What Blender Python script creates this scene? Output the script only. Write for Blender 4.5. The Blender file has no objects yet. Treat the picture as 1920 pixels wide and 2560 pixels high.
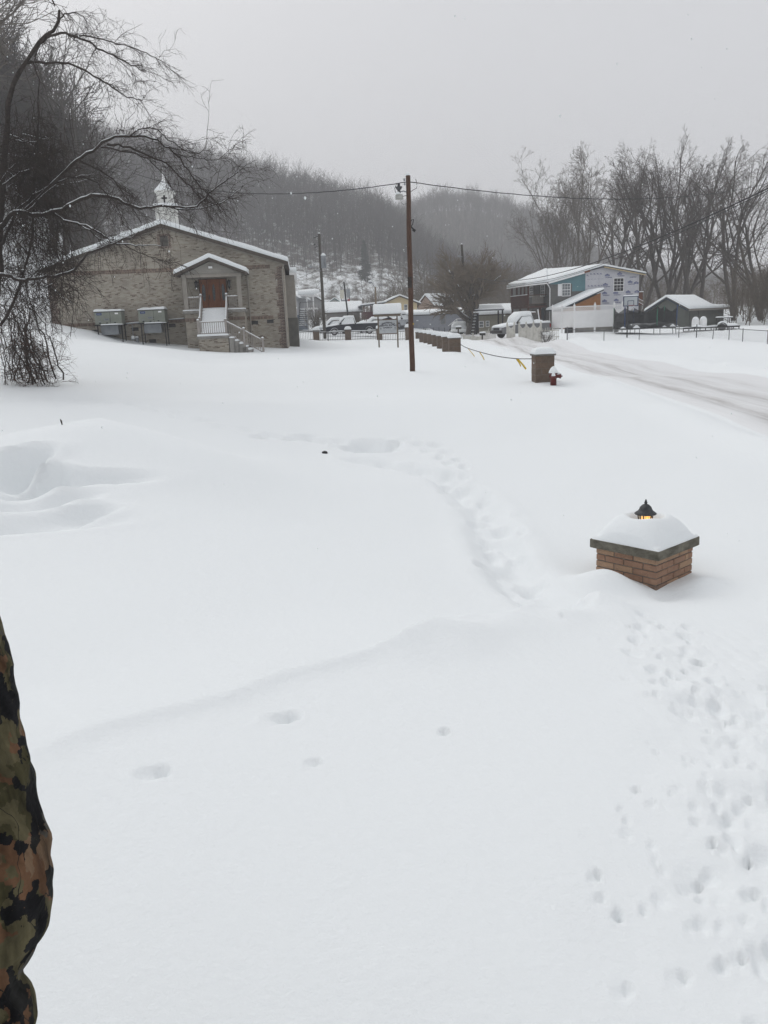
import bpy, bmesh, math, random
import numpy as np
from mathutils import Matrix, Vector, noise as mnoise

S = bpy.context.scene
COL = S.collection
R = math.radians
# ------------------------------------------------------------------ camera
EYE = np.array([0.0, 0.0, 2.5]); FPX = 2050.0; PITCH = 13.0; ROLL = -2.4
cam_d = bpy.data.cameras.new('camera'); cam = bpy.data.objects.new('camera', cam_d); COL.objects.link(cam)
cam_d.sensor_fit = 'VERTICAL'; cam_d.sensor_height = 24.0; cam_d.lens = 24.0*FPX/2560.0
cam_d.clip_start = 0.05; cam_d.clip_end = 4000
CM = (Matrix.Rotation(R(90-PITCH), 3, 'X') @ Matrix.Rotation(R(ROLL), 3, 'Z'))
cam.matrix_world = Matrix.Translation(EYE) @ CM.to_4x4()
S.camera = cam
CMN = np.array(CM)
# ------------------------------------------------------------------ overcast light
SUN_EL, SUN_AZ = 42.0, -28.0            # a weak glow through the cloud, ahead and a little to the left
W = bpy.data.worlds.new('World'); S.world = W; W.use_nodes = True
wn, wl = W.node_tree.nodes, W.node_tree.links
bg = wn['Background']; bg.inputs['Strength'].default_value = 0.105
sky = wn.new('ShaderNodeTexSky'); sky.sky_type = 'NISHITA'; sky.sun_disc = False
sky.sun_elevation = R(SUN_EL); sky.sun_rotation = R(SUN_AZ); sky.dust_density = 6; sky.air_density = 1
hs = wn.new('ShaderNodeHueSaturation'); hs.inputs['Saturation'].default_value = 0.25
wl.new(sky.outputs['Color'], hs.inputs['Color'])
# closed cloud cover: brightest overhead, one third as bright at the horizon (standard overcast sky, softened)
tc = wn.new('ShaderNodeTexCoord'); sx = wn.new('ShaderNodeSeparateXYZ'); wl.new(tc.outputs['Generated'], sx.inputs[0])
cr = wn.new('ShaderNodeMapRange'); wl.new(sx.outputs['Z'], cr.inputs['Value'])
cr.inputs['From Min'].default_value = 0; cr.inputs['From Max'].default_value = 1
cr.inputs['To Min'].default_value = 6.25; cr.inputs['To Max'].default_value = 7.4
tint = wn.new('ShaderNodeVectorMath'); tint.operation = 'SCALE'; tint.inputs[0].default_value = (0.988, 1.0, 1.034)
wl.new(cr.outputs['Result'], tint.inputs['Scale'])
mx = wn.new('ShaderNodeMix'); mx.data_type = 'RGBA'; mx.inputs['Factor'].default_value = 0.88
wl.new(hs.outputs['Color'], mx.inputs[6]); wl.new(tint.outputs[0], mx.inputs[7])
wl.new(mx.outputs[2], bg.inputs['Color'])
sl = bpy.data.lights.new('sun', 'SUN'); so = bpy.data.objects.new('sun', sl); COL.objects.link(so)
sl.energy = 1.0; sl.angle = R(35); sl.color = (1, 0.98, 0.95)
_a, _e = R(SUN_AZ), R(SUN_EL)
so.rotation_euler = (-Vector((math.sin(_a)*math.cos(_e), math.cos(_a)*math.cos(_e), math.sin(_e)))).to_track_quat('-Z', 'Y').to_euler()
so.location = (-20, 40, 90)
vs = S.view_settings; vs.view_transform = 'Standard'; vs.look = 'None'; vs.gamma = 1; vs.exposure = 0.0; vs.use_curve_mapping = False
S.render.engine = 'CYCLES'
cy = S.cycles; cy.use_denoising = True; cy.max_bounces = 6; cy.diffuse_bounces = 3; cy.volume_bounces = 2
cy.transparent_max_bounces = 12; cy.use_adaptive_sampling = True; cy.adaptive_threshold = 0.02; cy.volume_max_steps = 64
HAZE_DENSITY = 0.00085

# ------------------------------------------------------------------ helpers
def ray(px, py):
    return CMN @ np.array([(px-960)/FPX, -(py-1280)/FPX, -1.0])
def at(px, py, Y):
    d = ray(px, py); return EYE + d*(Y/d[1])

class MB:
    def __init__(s): s.v = []; s.f = []
    def add(s, vs, fs):
        b = len(s.v); s.v += [tuple(map(float, q)) for q in vs]; s.f += [tuple(b+i for i in f) for f in fs]; return s
    def box(s, x0, x1, y0, y1, z0, z1):
        return s.add([(x0,y0,z0),(x1,y0,z0),(x1,y1,z0),(x0,y1,z0),(x0,y0,z1),(x1,y0,z1),(x1,y1,z1),(x0,y1,z1)],
                     [(3,2,1,0),(4,5,6,7),(0,1,5,4),(1,2,6,5),(2,3,7,6),(3,0,4,7)])
    def bar(s, a, b, w, h, up=(0,0,1)):
        a, b = Vector(a), Vector(b); t = (b-a).normalized(); u = Vector(up)
        sd = t.cross(u)
        if sd.length < 1e-4: sd = t.cross(Vector((0,1,0)))
        sd.normalize(); u = sd.cross(t).normalized()
        q = []
        for p in (a, b):
            q += [p-sd*w/2-u*h/2, p+sd*w/2-u*h/2, p+sd*w/2+u*h/2, p-sd*w/2+u*h/2]
        return s.add(q, [(0,1,2,3),(7,6,5,4),(0,4,5,1),(1,5,6,2),(2,6,7,3),(3,7,4,0)])
    def prism(s, out, y0, y1, plane='xz'):
        n = len(out)
        if plane == 'xz': vs = [(x,y0,z) for x,z in out]+[(x,y1,z) for x,z in out]
        elif plane == 'yz': vs = [(y0,x,z) for x,z in out]+[(y1,x,z) for x,z in out]
        else: vs = [(x,z,y0) for x,z in out]+[(x,z,y1) for x,z in out]
        return s.add(vs, [tuple(range(n)), tuple(reversed(range(n,2*n)))]+[(i,(i+n),(i+1)%n+n,(i+1)%n) for i in range(n)])
    def tube(s, pts, r, n=6, cap=True):
        pts = [Vector(p) for p in pts]; m = len(pts)
        rr = list(r) if hasattr(r, '__len__') else [r]*m
        vs = []; ref = None
        for i, p in enumerate(pts):
            t = (pts[min(i+1,m-1)]-pts[max(i-1,0)]).normalized()
            if ref is None: ref = Vector((0,0,1)) if abs(t.z) < .9 else Vector((0,1,0))
            u = t.cross(ref)
            if u.length < 1e-4: u = t.cross(Vector((1,0,0)))
            u.normalize(); v = t.cross(u); ref = u.cross(t)
            vs += [p+(u*math.cos(2*math.pi*k/n)+v*math.sin(2*math.pi*k/n))*rr[i] for k in range(n)]
        fs = [(i*n+k, i*n+(k+1)%n, (i+1)*n+(k+1)%n, (i+1)*n+k) for i in range(m-1) for k in range(n)]
        if cap: fs += [tuple(reversed(range(n))), tuple((m-1)*n+k for k in range(n))]
        return s.add(vs, fs)
    def lathe(s, prof, n=12, c=(0,0,0), sx=1, sy=1, a0=0):
        vs = []; m = len(prof)
        for r, z in prof:
            vs += [(c[0]+sx*r*math.cos(a0+2*math.pi*k/n), c[1]+sy*r*math.sin(a0+2*math.pi*k/n), c[2]+z) for k in range(n)]
        fs = [(i*n+k, i*n+(k+1)%n, (i+1)*n+(k+1)%n, (i+1)*n+k) for i in range(m-1) for k in range(n)]
        fs += [tuple(reversed(range(n))), tuple((m-1)*n+k for k in range(n))]
        return s.add(vs, fs)
    def snow(s, p00, p10, p11, p01, t, nu=10, nv=6, rim=.35, edge=.18, lump=.12, seed=0):
        """a settled layer of snow on the bilinear patch: rounded shoulders, slightly uneven top, closed below"""
        P = [Vector(q) for q in (p00, p10, p11, p01)]
        Lu = max((P[1]-P[0]).length, 1e-3); Lv = max((P[3]-P[0]).length, 1e-3)
        us = sorted(set([0, 1]+[i/nu for i in range(nu+1)]+[min(.45, edge*.3/Lu), 1-min(.45, edge*.3/Lu)]))
        ws = sorted(set([0, 1]+[i/nv for i in range(nv+1)]+[min(.45, edge*.3/Lv), 1-min(.45, edge*.3/Lv)]))
        top = []; bot = []
        for w in ws:
            for u in us:
                p = P[0]*(1-u)*(1-w)+P[1]*u*(1-w)+P[2]*u*w+P[3]*(1-u)*w
                d = min(min(u, 1-u)*Lu, min(w, 1-w)*Lv)
                k = rim+(1-rim)*math.sqrt(max(0, 1-(1-min(1, d/edge))**2))
                nz = mnoise.noise(Vector((p.x*1.1+seed*7.3, p.y*1.1, p.z*1.1+seed)))+.5*mnoise.noise(p*2.7)
                top.append(p+Vector((0,0,t*k*(1+lump*nz)))); bot.append(p)
        nU = len(us); nW = len(ws); N = len(top)
        fs = []
        for j in range(nW-1):
            for i in range(nU-1):
                a = j*nU+i; fs.append((a, a+1, a+nU+1, a+nU)); fs.append((N+a+nU, N+a+nU+1, N+a+1, N+a))
        rimi = [i for i in range(nU)]+[j*nU+nU-1 for j in range(1,nW)]+[(nW-1)*nU+i for i in range(nU-2,-1,-1)]+[j*nU for j in range(nW-2,0,-1)]
        for q in range(len(rimi)):
            a, b = rimi[q], rimi[(q+1) % len(rimi)]; fs.append((a, N+a, N+b, b))
        return s.add(top+bot, fs)
    def mesh(s, name, mats, smooth=False):
        me = bpy.data.meshes.new(name); me.from_pydata(s.v, [], s.f); me.update()
        for m in (mats if isinstance(mats, (list, tuple)) else [mats]): me.materials.append(m)
        bm = bmesh.new(); bm.from_mesh(me); bmesh.ops.recalc_face_normals(bm, faces=bm.faces); bm.to_mesh(me); bm.free()
        if smooth: me.shade_smooth()
        return me

def link(name, me, parent=None, loc=None, rot=None):
    o = bpy.data.objects.new(name, me); COL.objects.link(o)
    if parent: o.parent = parent
    if loc is not None: o.location = loc
    if rot is not None: o.rotation_euler = rot
    return o
def obj(name, mb, mat, parent=None, smooth=False, loc=None, rot=None, bev=0):
    o = link(name, mb.mesh(name, mat, smooth), parent, loc, rot)
    if bev:
        m = o.modifiers.new('bevel', 'BEVEL'); m.width = bev; m.segments = 2; m.limit_method = 'ANGLE'
    return o
def tag(o, label, cat, group=None):
    o['label'] = label; o['category'] = cat
    if group: o['group'] = group
    return o
def thing(name, label, cat, loc=(0,0,0), rz=0, group=None):
    o = bpy.data.objects.new(name, None); o.empty_display_size = .3; COL.objects.link(o)
    o.location = tuple(map(float, loc)); o.rotation_euler = (0, 0, R(rz))
    return tag(o, label, cat, group)
def structure(o): o['kind'] = 'structure'; return o
def stuff(o): o['kind'] = 'stuff'; return o
def copy_tree(o, parent=None):
    c = o.copy(); COL.objects.link(c)
    if parent: c.parent = parent
    for ch in o.children: copy_tree(ch, c)
    return c

# ------------------------------------------------------------------ materials
def nmat(name, c1, c2=None, scale=6, rough=.8, bump=.0, bscale=40, stretch=(1,1,1), metal=0, spec=.3, detail=5, lo=.35, hi=.65):
    m = bpy.data.materials.new(name); m.use_nodes = True
    n, l = m.node_tree.nodes, m.node_tree.links; b = n['Principled BSDF']
    b.inputs['Roughness'].default_value = rough; b.inputs['Metallic'].default_value = metal
    b.inputs['Specular IOR Level'].default_value = spec
    if c2 is None: c2 = tuple(x*.82 for x in c1)
    t = n.new('ShaderNodeTexCoord'); mp = n.new('ShaderNodeMapping'); mp.inputs['Scale'].default_value = stretch
    l.new(t.outputs['Object'], mp.inputs['Vector'])
    z = n.new('ShaderNodeTexNoise'); z.inputs['Scale'].default_value = scale; z.inputs['Detail'].default_value = detail
    l.new(mp.outputs[0], z.inputs['Vector'])
    r = n.new('ShaderNodeValToRGB'); e = r.color_ramp.elements
    e[0].position = lo; e[0].color = (*c1, 1); e[1].position = hi; e[1].color = (*c2, 1)
    l.new(z.outputs['Fac'], r.inputs[0]); l.new(r.outputs[0], b.inputs['Base Color'])
    if bump:
        z2 = n.new('ShaderNodeTexNoise'); z2.inputs['Scale'].default_value = bscale; z2.inputs['Detail'].default_value = 4
        l.new(mp.outputs[0], z2.inputs['Vector'])
        bp = n.new('ShaderNodeBump'); bp.inputs['Strength'].default_value = bump; bp.inputs['Distance'].default_value = .02
        l.new(z2.outputs['Fac'], bp.inputs['Height']); l.new(bp.outputs[0], b.inputs['Normal'])
    m['ramp'] = r.name
    return m

def siding(name, c1, c2, pitch=.12, vertical=False, rough=.6):
    m = nmat(name, c1, c2, 3, rough)
    n, l = m.node_tree.nodes, m.node_tree.links; b = n['Principled BSDF']
    t = n.new('ShaderNodeTexCoord'); s = n.new('ShaderNodeSeparateXYZ'); l.new(t.outputs['Object'], s.inputs[0])
    if vertical:
        a = n.new('ShaderNodeMath'); a.operation = 'ADD'; l.new(s.outputs['X'], a.inputs[0]); l.new(s.outputs['Y'], a.inputs[1]); src = a.outputs[0]
    else: src = s.outputs['Z']
    d = n.new('ShaderNodeMath'); d.operation = 'DIVIDE'; l.new(src, d.inputs[0]); d.inputs[1].default_value = pitch
    f = n.new('ShaderNodeMath'); f.operation = 'FRACT'; l.new(d.outputs[0], f.inputs[0])
    bp = n.new('ShaderNodeBump'); bp.inputs['Strength'].default_value = .6; bp.inputs['Distance'].default_value = .025
    l.new(f.outputs[0], bp.inputs['Height']); l.new(bp.outputs[0], b.inputs['Normal'])
    return m

def brickmat(name, cols, mortar, bw=.203, bh=.0677, ms=.011, soldier=False, grime=.25):
    m = bpy.data.materials.new(name); m.use_nodes = True
    n, l = m.node_tree.nodes, m.node_tree.links; b = n['Principled BSDF']; b.inputs['Roughness'].default_value = .9
    b.inputs['Specular IOR Level'].default_value = .2
    t = n.new('ShaderNodeTexCoord'); s = n.new('ShaderNodeSeparateXYZ'); l.new(t.outputs['Object'], s.inputs[0])
    a = n.new('ShaderNodeMath'); a.operation = 'ADD'; l.new(s.outputs['X'], a.inputs[0]); l.new(s.outputs['Y'], a.inputs[1])
    c = n.new('ShaderNodeCombineXYZ'); l.new(a.outputs[0], c.inputs[0]); l.new(s.outputs['Z'], c.inputs[1])
    if soldier: bw, bh = bh, .23
    k = n.new('ShaderNodeTexBrick'); l.new(c.outputs[0], k.inputs['Vector'])
    if soldier: k.offset = 0
    k.inputs['Scale'].default_value = 1; k.inputs['Brick Width'].default_value = bw+ms*0; k.inputs['Row Height'].default_value = bh
    k.inputs['Mortar Size'].default_value = ms*.5; k.inputs['Mortar Smooth'].default_value = .3
    # one random value per brick from a white noise on the brick's cell
    k.inputs['Color1'].default_value = (0,0,0,1); k.inputs['Color2'].default_value = (1,1,1,1); k.inputs['Mortar'].default_value = (.5,.5,.5,1)
    r = n.new('ShaderNodeValToRGB'); r.color_ramp.interpolation = 'LINEAR'
    e = r.color_ramp.elements
    while len(e) < len(cols): e.new(.5)
    for i, (p, cc) in enumerate(cols): e[i].position = p; e[i].color = (*cc, 1)
    l.new(k.outputs['Color'], r.inputs[0])
    mixm = n.new('ShaderNodeMix'); mixm.data_type = 'RGBA'; l.new(k.outputs['Fac'], mixm.inputs['Factor']); l.new(r.outputs[0], mixm.inputs[6])
    mixm.inputs[7].default_value = (*mortar, 1)
    z = n.new('ShaderNodeTexNoise'); z.inputs['Scale'].default_value = .7; z.inputs['Detail'].default_value = 6; l.new(t.outputs['Object'], z.inputs['Vector'])
    mr = n.new('ShaderNodeMapRange'); l.new(z.outputs['Fac'], mr.inputs['Value']); mr.inputs['From Min'].default_value = .3; mr.inputs['From Max'].default_value = .7
    mr.inputs['To Min'].default_value = 1-grime; mr.inputs['To Max'].default_value = 1+grime*.4
    ml = n.new('ShaderNodeVectorMath'); ml.operation = 'SCALE'; l.new(mixm.outputs[2], ml.inputs[0]); l.new(mr.outputs[0], ml.inputs['Scale'])
    l.new(ml.outputs[0], b.inputs['Base Color'])
    bp = n.new('ShaderNodeBump'); bp.inputs['Strength'].default_value = .7; bp.inputs['Distance'].default_value = .01; bp.invert = True
    l.new(k.outputs['Fac'], bp.inputs['Height']); l.new(bp.outputs[0], b.inputs['Normal'])
    return m

def snowmat(name, ground=False):
    m = bpy.data.materials.new(name); m.use_nodes = True
    n, l = m.node_tree.nodes, m.node_tree.links; b = n['Principled BSDF']
    b.inputs['Base Color'].default_value = (.85, .88, .892, 1); b.inputs['Roughness'].default_value = .75
    b.inputs['Specular IOR Level'].default_value = .15
    t = n.new('ShaderNodeTexCoord')
    z = n.new('ShaderNodeTexNoise'); z.inputs['Scale'].default_value = 20; z.inputs['Detail'].default_value = 9; z.inputs['Roughness'].default_value = .68
    l.new(t.outputs['Object'], z.inputs['Vector'])
    bp = n.new('ShaderNodeBump'); bp.inputs['Strength'].default_value = .38; bp.inputs['Distance'].default_value = .03
    l.new(z.outputs['Fac'], bp.inputs['Height']); l.new(bp.outputs[0], b.inputs['Normal'])
    return m, n, l, b, t
M = {}
M['snow'] = snowmat('snow')[0]
M['bark'] = nmat('bark', (.07,.06,.052), (.13,.115,.102), 12, .95, .5, 30)
M['bark_dark'] = nmat('bark_dark', (.028,.022,.019), (.06,.048,.042), 14, .95, .4, 40)
M['bark_pale'] = nmat('bark_pale', (.12,.105,.09), (.2,.18,.16), 9, .95, .4, 40)
M['twig'] = nmat('twig', (.034,.026,.022), (.06,.046,.038), 3, .95)
M['twig_red'] = nmat('twig_red', (.06,.032,.022), (.1,.055,.038), 3, .95)
M['twig_brown'] = nmat('twig_brown', (.10,.082,.062), (.155,.13,.10), 3, .95)
M['hill_bark'] = nmat('hill_bark', (.055,.048,.042), (.105,.093,.084), .15, .95)
M['far_bark'] = nmat('far_bark', (.07,.06,.052), (.12,.105,.095), .15, .95)
M['conifer'] = nmat('conifer', (.012,.02,.014), (.03,.045,.03), 1.5, .95)
M['pole_brown'] = nmat('pole_brown', (.055,.028,.018), (.11,.06,.04), 8, .85, .5, 30, (6,6,.6))
M['pole_grey'] = nmat('pole_grey', (.04,.036,.03), (.09,.08,.065), 8, .9, .4, 30, (6,6,.6))
M['pole_tan'] = nmat('pole_tan', (.16,.12,.08), (.25,.2,.14), 8, .9, .3, 30, (6,6,.6))
M['white'] = nmat('white', (.86,.86,.86), (.8,.8,.8), 2, .5)
M['offwhite'] = nmat('offwhite', (.62,.61,.57), (.48,.47,.43), 3, .7, .2, 12)
M['cream'] = nmat('cream', (.7,.67,.56), (.6,.58,.5), 2, .6)
M['taupe'] = nmat('taupe', (.3,.275,.245), (.25,.23,.2), 2.5, .6)
M['railing'] = nmat('railing', (.33,.3,.28), (.27,.25,.23), 4, .6)
M['roof_brown'] = nmat('roof_brown', (.06,.05,.042), (.09,.075,.062), 6, .85)
M['concrete'] = nmat('concrete', (.3,.29,.27), (.2,.19,.175), 3, .9, .3, 30)
M['dark_metal'] = nmat('dark_metal', (.03,.03,.032), (.055,.052,.05), 8, .55, metal=.3)
M['black'] = nmat('black', (.014,.014,.016), (.025,.025,.027), 8, .5)
M['rubber'] = nmat('rubber', (.02,.02,.02), (.035,.034,.033), 20, .85)
M['galv'] = nmat('galv', (.32,.34,.36), (.24,.26,.28), 3, .5, metal=.35)
M['glass'] = nmat('glass', (.02,.024,.028), (.04,.045,.05), 1.2, .08, spec=.6)
M['wood_door'] = nmat('wood_door', (.24,.085,.028), (.16,.05,.016), 5, .45, .2, 20, (7,7,.5))
M['wire'] = nmat('wire', (.02,.02,.022), (.03,.03,.032), 5, .7)
M['chrome'] = nmat('chrome', (.5,.5,.52), (.4,.4,.42), 8, .3, metal=.8)
def put(m, **k):
    return m
CH_COLS = [(0,(.14,.11,.088)),(.05,(.18,.14,.11)),(.13,(.29,.255,.208)),(.55,(.355,.322,.27)),(.85,(.41,.375,.315)),(1,(.32,.28,.228))]
M['church_brick'] = brickmat('church_brick', CH_COLS, (.4,.375,.33))
M['quoin_brick'] = brickmat('quoin_brick', [(0,(.09,.06,.05)),(.5,(.16,.11,.09)),(1,(.24,.17,.135))], (.42,.39,.35), ms=.014)
M['soldier_brick'] = brickmat('soldier_brick', [(0,(.1,.07,.055)),(.5,(.17,.12,.095)),(1,(.25,.18,.14))], (.36,.32,.28), ms=.012, soldier=True)
# ------------------------------------------------------------------ lie of the land
CTRL = np.array([
 (0,0,.88),(-2,0,.95),(2,0,.8),(-1,1.7,.86),(0,1.8,.85),(1,1.75,.8),(0,-4,.95),(-6,-4,1.1),(6,-4,.6),(-1.5,3,.80),(.6,5.2,.42),
 (2.55,7.2,-.13),(2.5,3.5,.5),(4,5,.12),(5,7.5,-.02),(3.4,7.6,-.12),(-2,4.2,.6),(-.9,5.5,.42),(0,7.5,.17),(-4,5,.74),(-6,7,.86),
 (-4.1,12,1.0),(-6,11,1.02),(-3,14,.46),(-7,9,1.0),(-9,12,1.1),(-1,9.5,.14),(-1,16,.17),(2,12,-.03),(5,10,-.03),(4,16,.12),
 (1.3,32,.64),(5.2,26,.58),(-5,25,.5),(-10.75,28,.82),(-16,28,1.6),(-13,33,1.5),(-8,40,1.0),(-15,42,2.2),
 (-20,51,3.38),(-17.6,52,2.75),(-16,52,2.1),(-15.3,51.8,1.85),(-14.4,52.2,1.75),(-13,52.3,1.58),(-11,51,1.35),(-10,48.3,1.32),(-8.3,48,1.15),(-5.7,53,1.03),(-6.5,50,1.05),
 (4,43,.86),(.7,55,.93),(3.9,82,.72),(-8,82,1.15),(-1.8,92,1.35),(-6,65,1.0),
 (8,18,.33),(8.5,30,.34),(9,45,.37),(10,75,.47),(10,100,.65),(12,20,.36),(13,45,.42),(11,60,.5),
 (15.5,58,.64),(21.9,58,.64),(22,47,.43),(16,67,1.06),(18,75,1.2),(20,64,.92),(30,75,.95),(12.5,57,.9),(11.5,63,1.1),(11,80,1.3),
 (8,110,1.9),(1,120,2.3),(-15,110,2.2),(40,95,1.2),(45,60,.6),(30,40,.35),(20,25,.32),(15,10,.22),(10,4,.15),(-30,60,5),(-27,75,8.0),(-30,30,4),(-20,10,2.5),
 (0,150,3),(40,150,2),(-40,110,7),(-45,150,9),(60,120,2),(60,20,.5),(-60,20,7),(-60,-20,6),(60,-20,.5),(0,-30,1.0)], float)
def _tps(P):
    n = len(P); d = np.hypot(P[:,None,0]-P[None,:,0], P[:,None,1]-P[None,:,1]); K = d   # |r| kernel: firm, no overshoot
    A = np.zeros((n+3, n+3)); A[:n,:n] = K - np.eye(n)*.02; Q = np.c_[np.ones(n), P[:,:2]]; A[:n,n:] = Q; A[n:,:n] = Q.T
    return np.linalg.solve(A, np.r_[P[:,2], 0, 0, 0])
_W = _tps(CTRL)
def sstep(a, b, x):
    t = np.clip((x-a)/(b-a), 0, 1); return t*t*(3-2*t)
B_T = [-.6,-.4,-.30,-.245,-.187,-.118,-.055,.008,.028,.057,.10,.15,.2,.5]
B_H = [.19,.19,.185,.176,.160,.148,.13,.112,.098,.075,.045,.025,.015,.0]
C_T = [-.3,-.1,-.02,.047,.077,.115,.155,.19,.222,.27,.32,.4,.47,.7]
C_H = [.05,.08,.095,.118,.126,.125,.116,.10,.082,.05,.03,.02,.015,.01]
def hill_b(x, y):
    t = x/np.maximum(y, 1.); H = np.interp(t, B_T, B_H)*400
    v = (y-215)/185.; v = np.clip(v, 0, 1)
    prof = v*.85+.15*sstep(0,1,v)+.03*sstep(.16,.19,v)
    return H*prof*(1-.35*sstep(400, 560, y))
def hill_c(x, y):
    t = x/np.maximum(y, 1.); return np.interp(t, C_T, C_H)*620*sstep(420, 640, y)*(1-.3*sstep(650, 900, y))
def hill_a(x, y):
    d = np.maximum(0, -.30*np.maximum(y, 50)-x)
    h = 62*(1-np.exp(-d*1.3/62)); return h*sstep(72, 104, y)*(1-.5*sstep(230, 330, y))
def base(x, y):
    x = np.asarray(x, float); y = np.asarray(y, float); sh = x.shape
    # beyond the valley floor hold the fitted surface at its rim
    rr = np.hypot(x, y); k = np.where(rr > 130, 130/np.maximum(rr, 1), 1.)
    xs = (x*k).ravel(); ys = (y*k).ravel()
    z = np.empty_like(xs)
    for i in range(0, len(xs), 60000):
        a, b = xs[i:i+60000], ys[i:i+60000]
        d = np.hypot(a[:,None]-CTRL[None,:,0], b[:,None]-CTRL[None,:,1])
        z[i:i+60000] = d @ _W[:-3] + _W[-3] + _W[-2]*a + _W[-1]*b
    z = z.reshape(sh)
    z = z + np.maximum(hill_a(x, y), np.maximum(hill_b(x, y), hill_c(x, y)))
    return z
def G(x, y): return float(base(np.array([x]), np.array([y]))[0])
def hit(px, py, dz=0.):
    """where the sight line through a pixel of the photograph meets the land"""
    d = ray(px, py); t = np.geomspace(.8, 500, 1500); P = EYE[None]+d[None]*t[:,None]
    s = P[:,2]-base(P[:,0], P[:,1])-dz; k = np.argmax(s < 0)
    a, b = t[k-1], t[k]; f = s[k-1]/(s[k-1]-s[k]); p = EYE+d*(a+(b-a)*f); return p
def noise2(x, y, seed, n=9):
    """smooth sum of sines noise, roughly -1..1"""
    r = np.random.RandomState(seed); o = np.zeros_like(x)
    for i in range(n):
        a = r.uniform(0, 2*np.pi); f = r.uniform(.6, 1.9); o += np.sin((x*np.cos(a)+y*np.sin(a))*f+r.uniform(0, 6.28)); 
    return o/math.sqrt(n)*.9

# traces in the snow, found on the photograph and laid on the land
def path(pts): return [hit(*p)[:2] for p in pts]
def resample(P, step):
    P = np.array(P); d = np.r_[0, np.cumsum(np.hypot(*np.diff(P, axis=0).T))]; s = np.arange(0, d[-1], step)
    return np.c_[np.interp(s, d, P[:,0]), np.interp(s, d, P[:,1])]
TRAIL = path([(1385,1512),(1317,1475),(1262,1393),(1235,1337),(1214,1280),(1168,1229),(1132,1203),(1112,1188),(1035,1160),(958,1145),(897,1134)])
TRAIL2 = path([(1140,1208),(1147,1163),(1112,1127),(1056,1098)])
TRAIL3 = path([(990,1100),(928,1106),(846,1101),(795,1090),(702,1091),(620,1085)])
TRAIL4 = path([(600,1080),(480,1062),(330,1030),(230,1015)])
TRAIL5 = path([(1640,1548),(1665,1600),(1705,1665),(1712,1740),(1800,1790)])
TRAIL6 = path([(1800,1700),(1850,1780),(1865,1860),(1860,1950),(1865,2050),(1850,2150),(1820,2260),(1840,2400)])
DENTS = []     # x, y, radius along, radius across, heading, depth
rng = np.random.RandomState(5)
def steps(P, pitch, side, ra, rc, dep, jit=.04):
    Q = resample(P, pitch)
    for i, q in enumerate(Q):
        a = Q[min(i+1, len(Q)-1)]-Q[max(i-1, 0)]; h = math.atan2(a[1], a[0]); sg = side*(1 if i % 2 else -1)
        DENTS.append((q[0]-math.sin(h)*sg+rng.normal()*jit, q[1]+math.cos(h)*sg+rng.normal()*jit, ra*rng.uniform(.8,1.25), rc*rng.uniform(.8,1.2), h+rng.normal()*.2, dep*rng.uniform(.7,1.2)))
steps(TRAIL, .42, .13, .17, .085, .05); steps(TRAIL, .47, .07, .17, .085, .045); steps(TRAIL, .5, .25, .08, .06, .05, .1)
steps(TRAIL2, .38, .12, .18, .1, .09); steps(TRAIL3, .36, .14, .2, .1, .12); steps(TRAIL4, .6, .12, .2, .12, .08)
steps(TRAIL5, .13, .10, .04, .026, .035, .06); steps(TRAIL5, .22, .14, .07, .04, .05, .06); steps(TRAIL5, .1, .2, .025, .018, .022, .1)
steps(TRAIL6, .085, .14, .027, .017, .02, .1); steps(TRAIL6, .1, .07, .032, .02, .02, .13); steps(TRAIL6, .06, .16, .024, .016, .018, .09); steps(TRAIL6, .09, .22, .02, .014, .016, .1); steps(TRAIL6, .3, .1, .07, .05, .02, .08)
p = hit(928, 1108); DENTS.append((p[0], p[1], .5, .33, .1, .30))
for px, py, r, d in [(713,1796,.085,.09),(384,1938,.09,.055),(784,1907,.05,.035),(1109,1828,.042,.05),(1403,1550,.08,.07),(1489,2196,.07,.05),(1500,2250,.06,.04),(1540,2290,.06,.035),
                     (1643,1884,.055,.045),(1625,1862,.04,.03),(1589,1984,.06,.05),(1553,2033,.06,.04),(1629,2020,.07,.035),(1652,1568,.09,.09),(1711,1676,.07,.06),(1869,2164,.05,.06),(1779,2124,.06,.05),(1742,2210,.06,.045),
                     (1812,1816,.05,.05),(1890,1745,.05,.05),(1900,1850,.06,.04),(1870,2010,.07,.05),(1880,2250,.08,.05),(1850,2400,.07,.04),(1700,2450,.09,.035),(1560,2480,.08,.03)]:
    p = hit(px, py); k_ = .36 if px > 1300 else .72; DENTS.append((p[0], p[1], r*k_, r*.7*k_, .8, d*(.36 if px > 1300 else .62))); DENTS.append((p[0]+r*.5*k_, p[1]+r*.3*k_, r*k_*.5, r*.4*k_, 2., d*.4))
for px, py, ra, rc, h, d in [(43,1190,.42,.22,1.2,.34),(94,1214,.36,.2,1.0,.36),(175,1222,.8,.2,.5,.16),(150,1300,.55,.2,.7,.17),(70,1265,.7,.22,.6,.14),(20,1330,.8,.22,.5,.14),(30,1245,.5,.2,.9,.12)]:
    p = hit(px, py); DENTS.append((p[0], p[1], ra, rc, h, d*1.35))
RIDGE = np.array([hit(*q)[:2] for q in [(-60,1960),(78,1907),(259,1841),(407,1802),(580,1759),(705,1708),(862,1665),(987,1629),(1097,1590),(1199,1552),(1330,1525),(1450,1510),(1560,1500)]])
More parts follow.
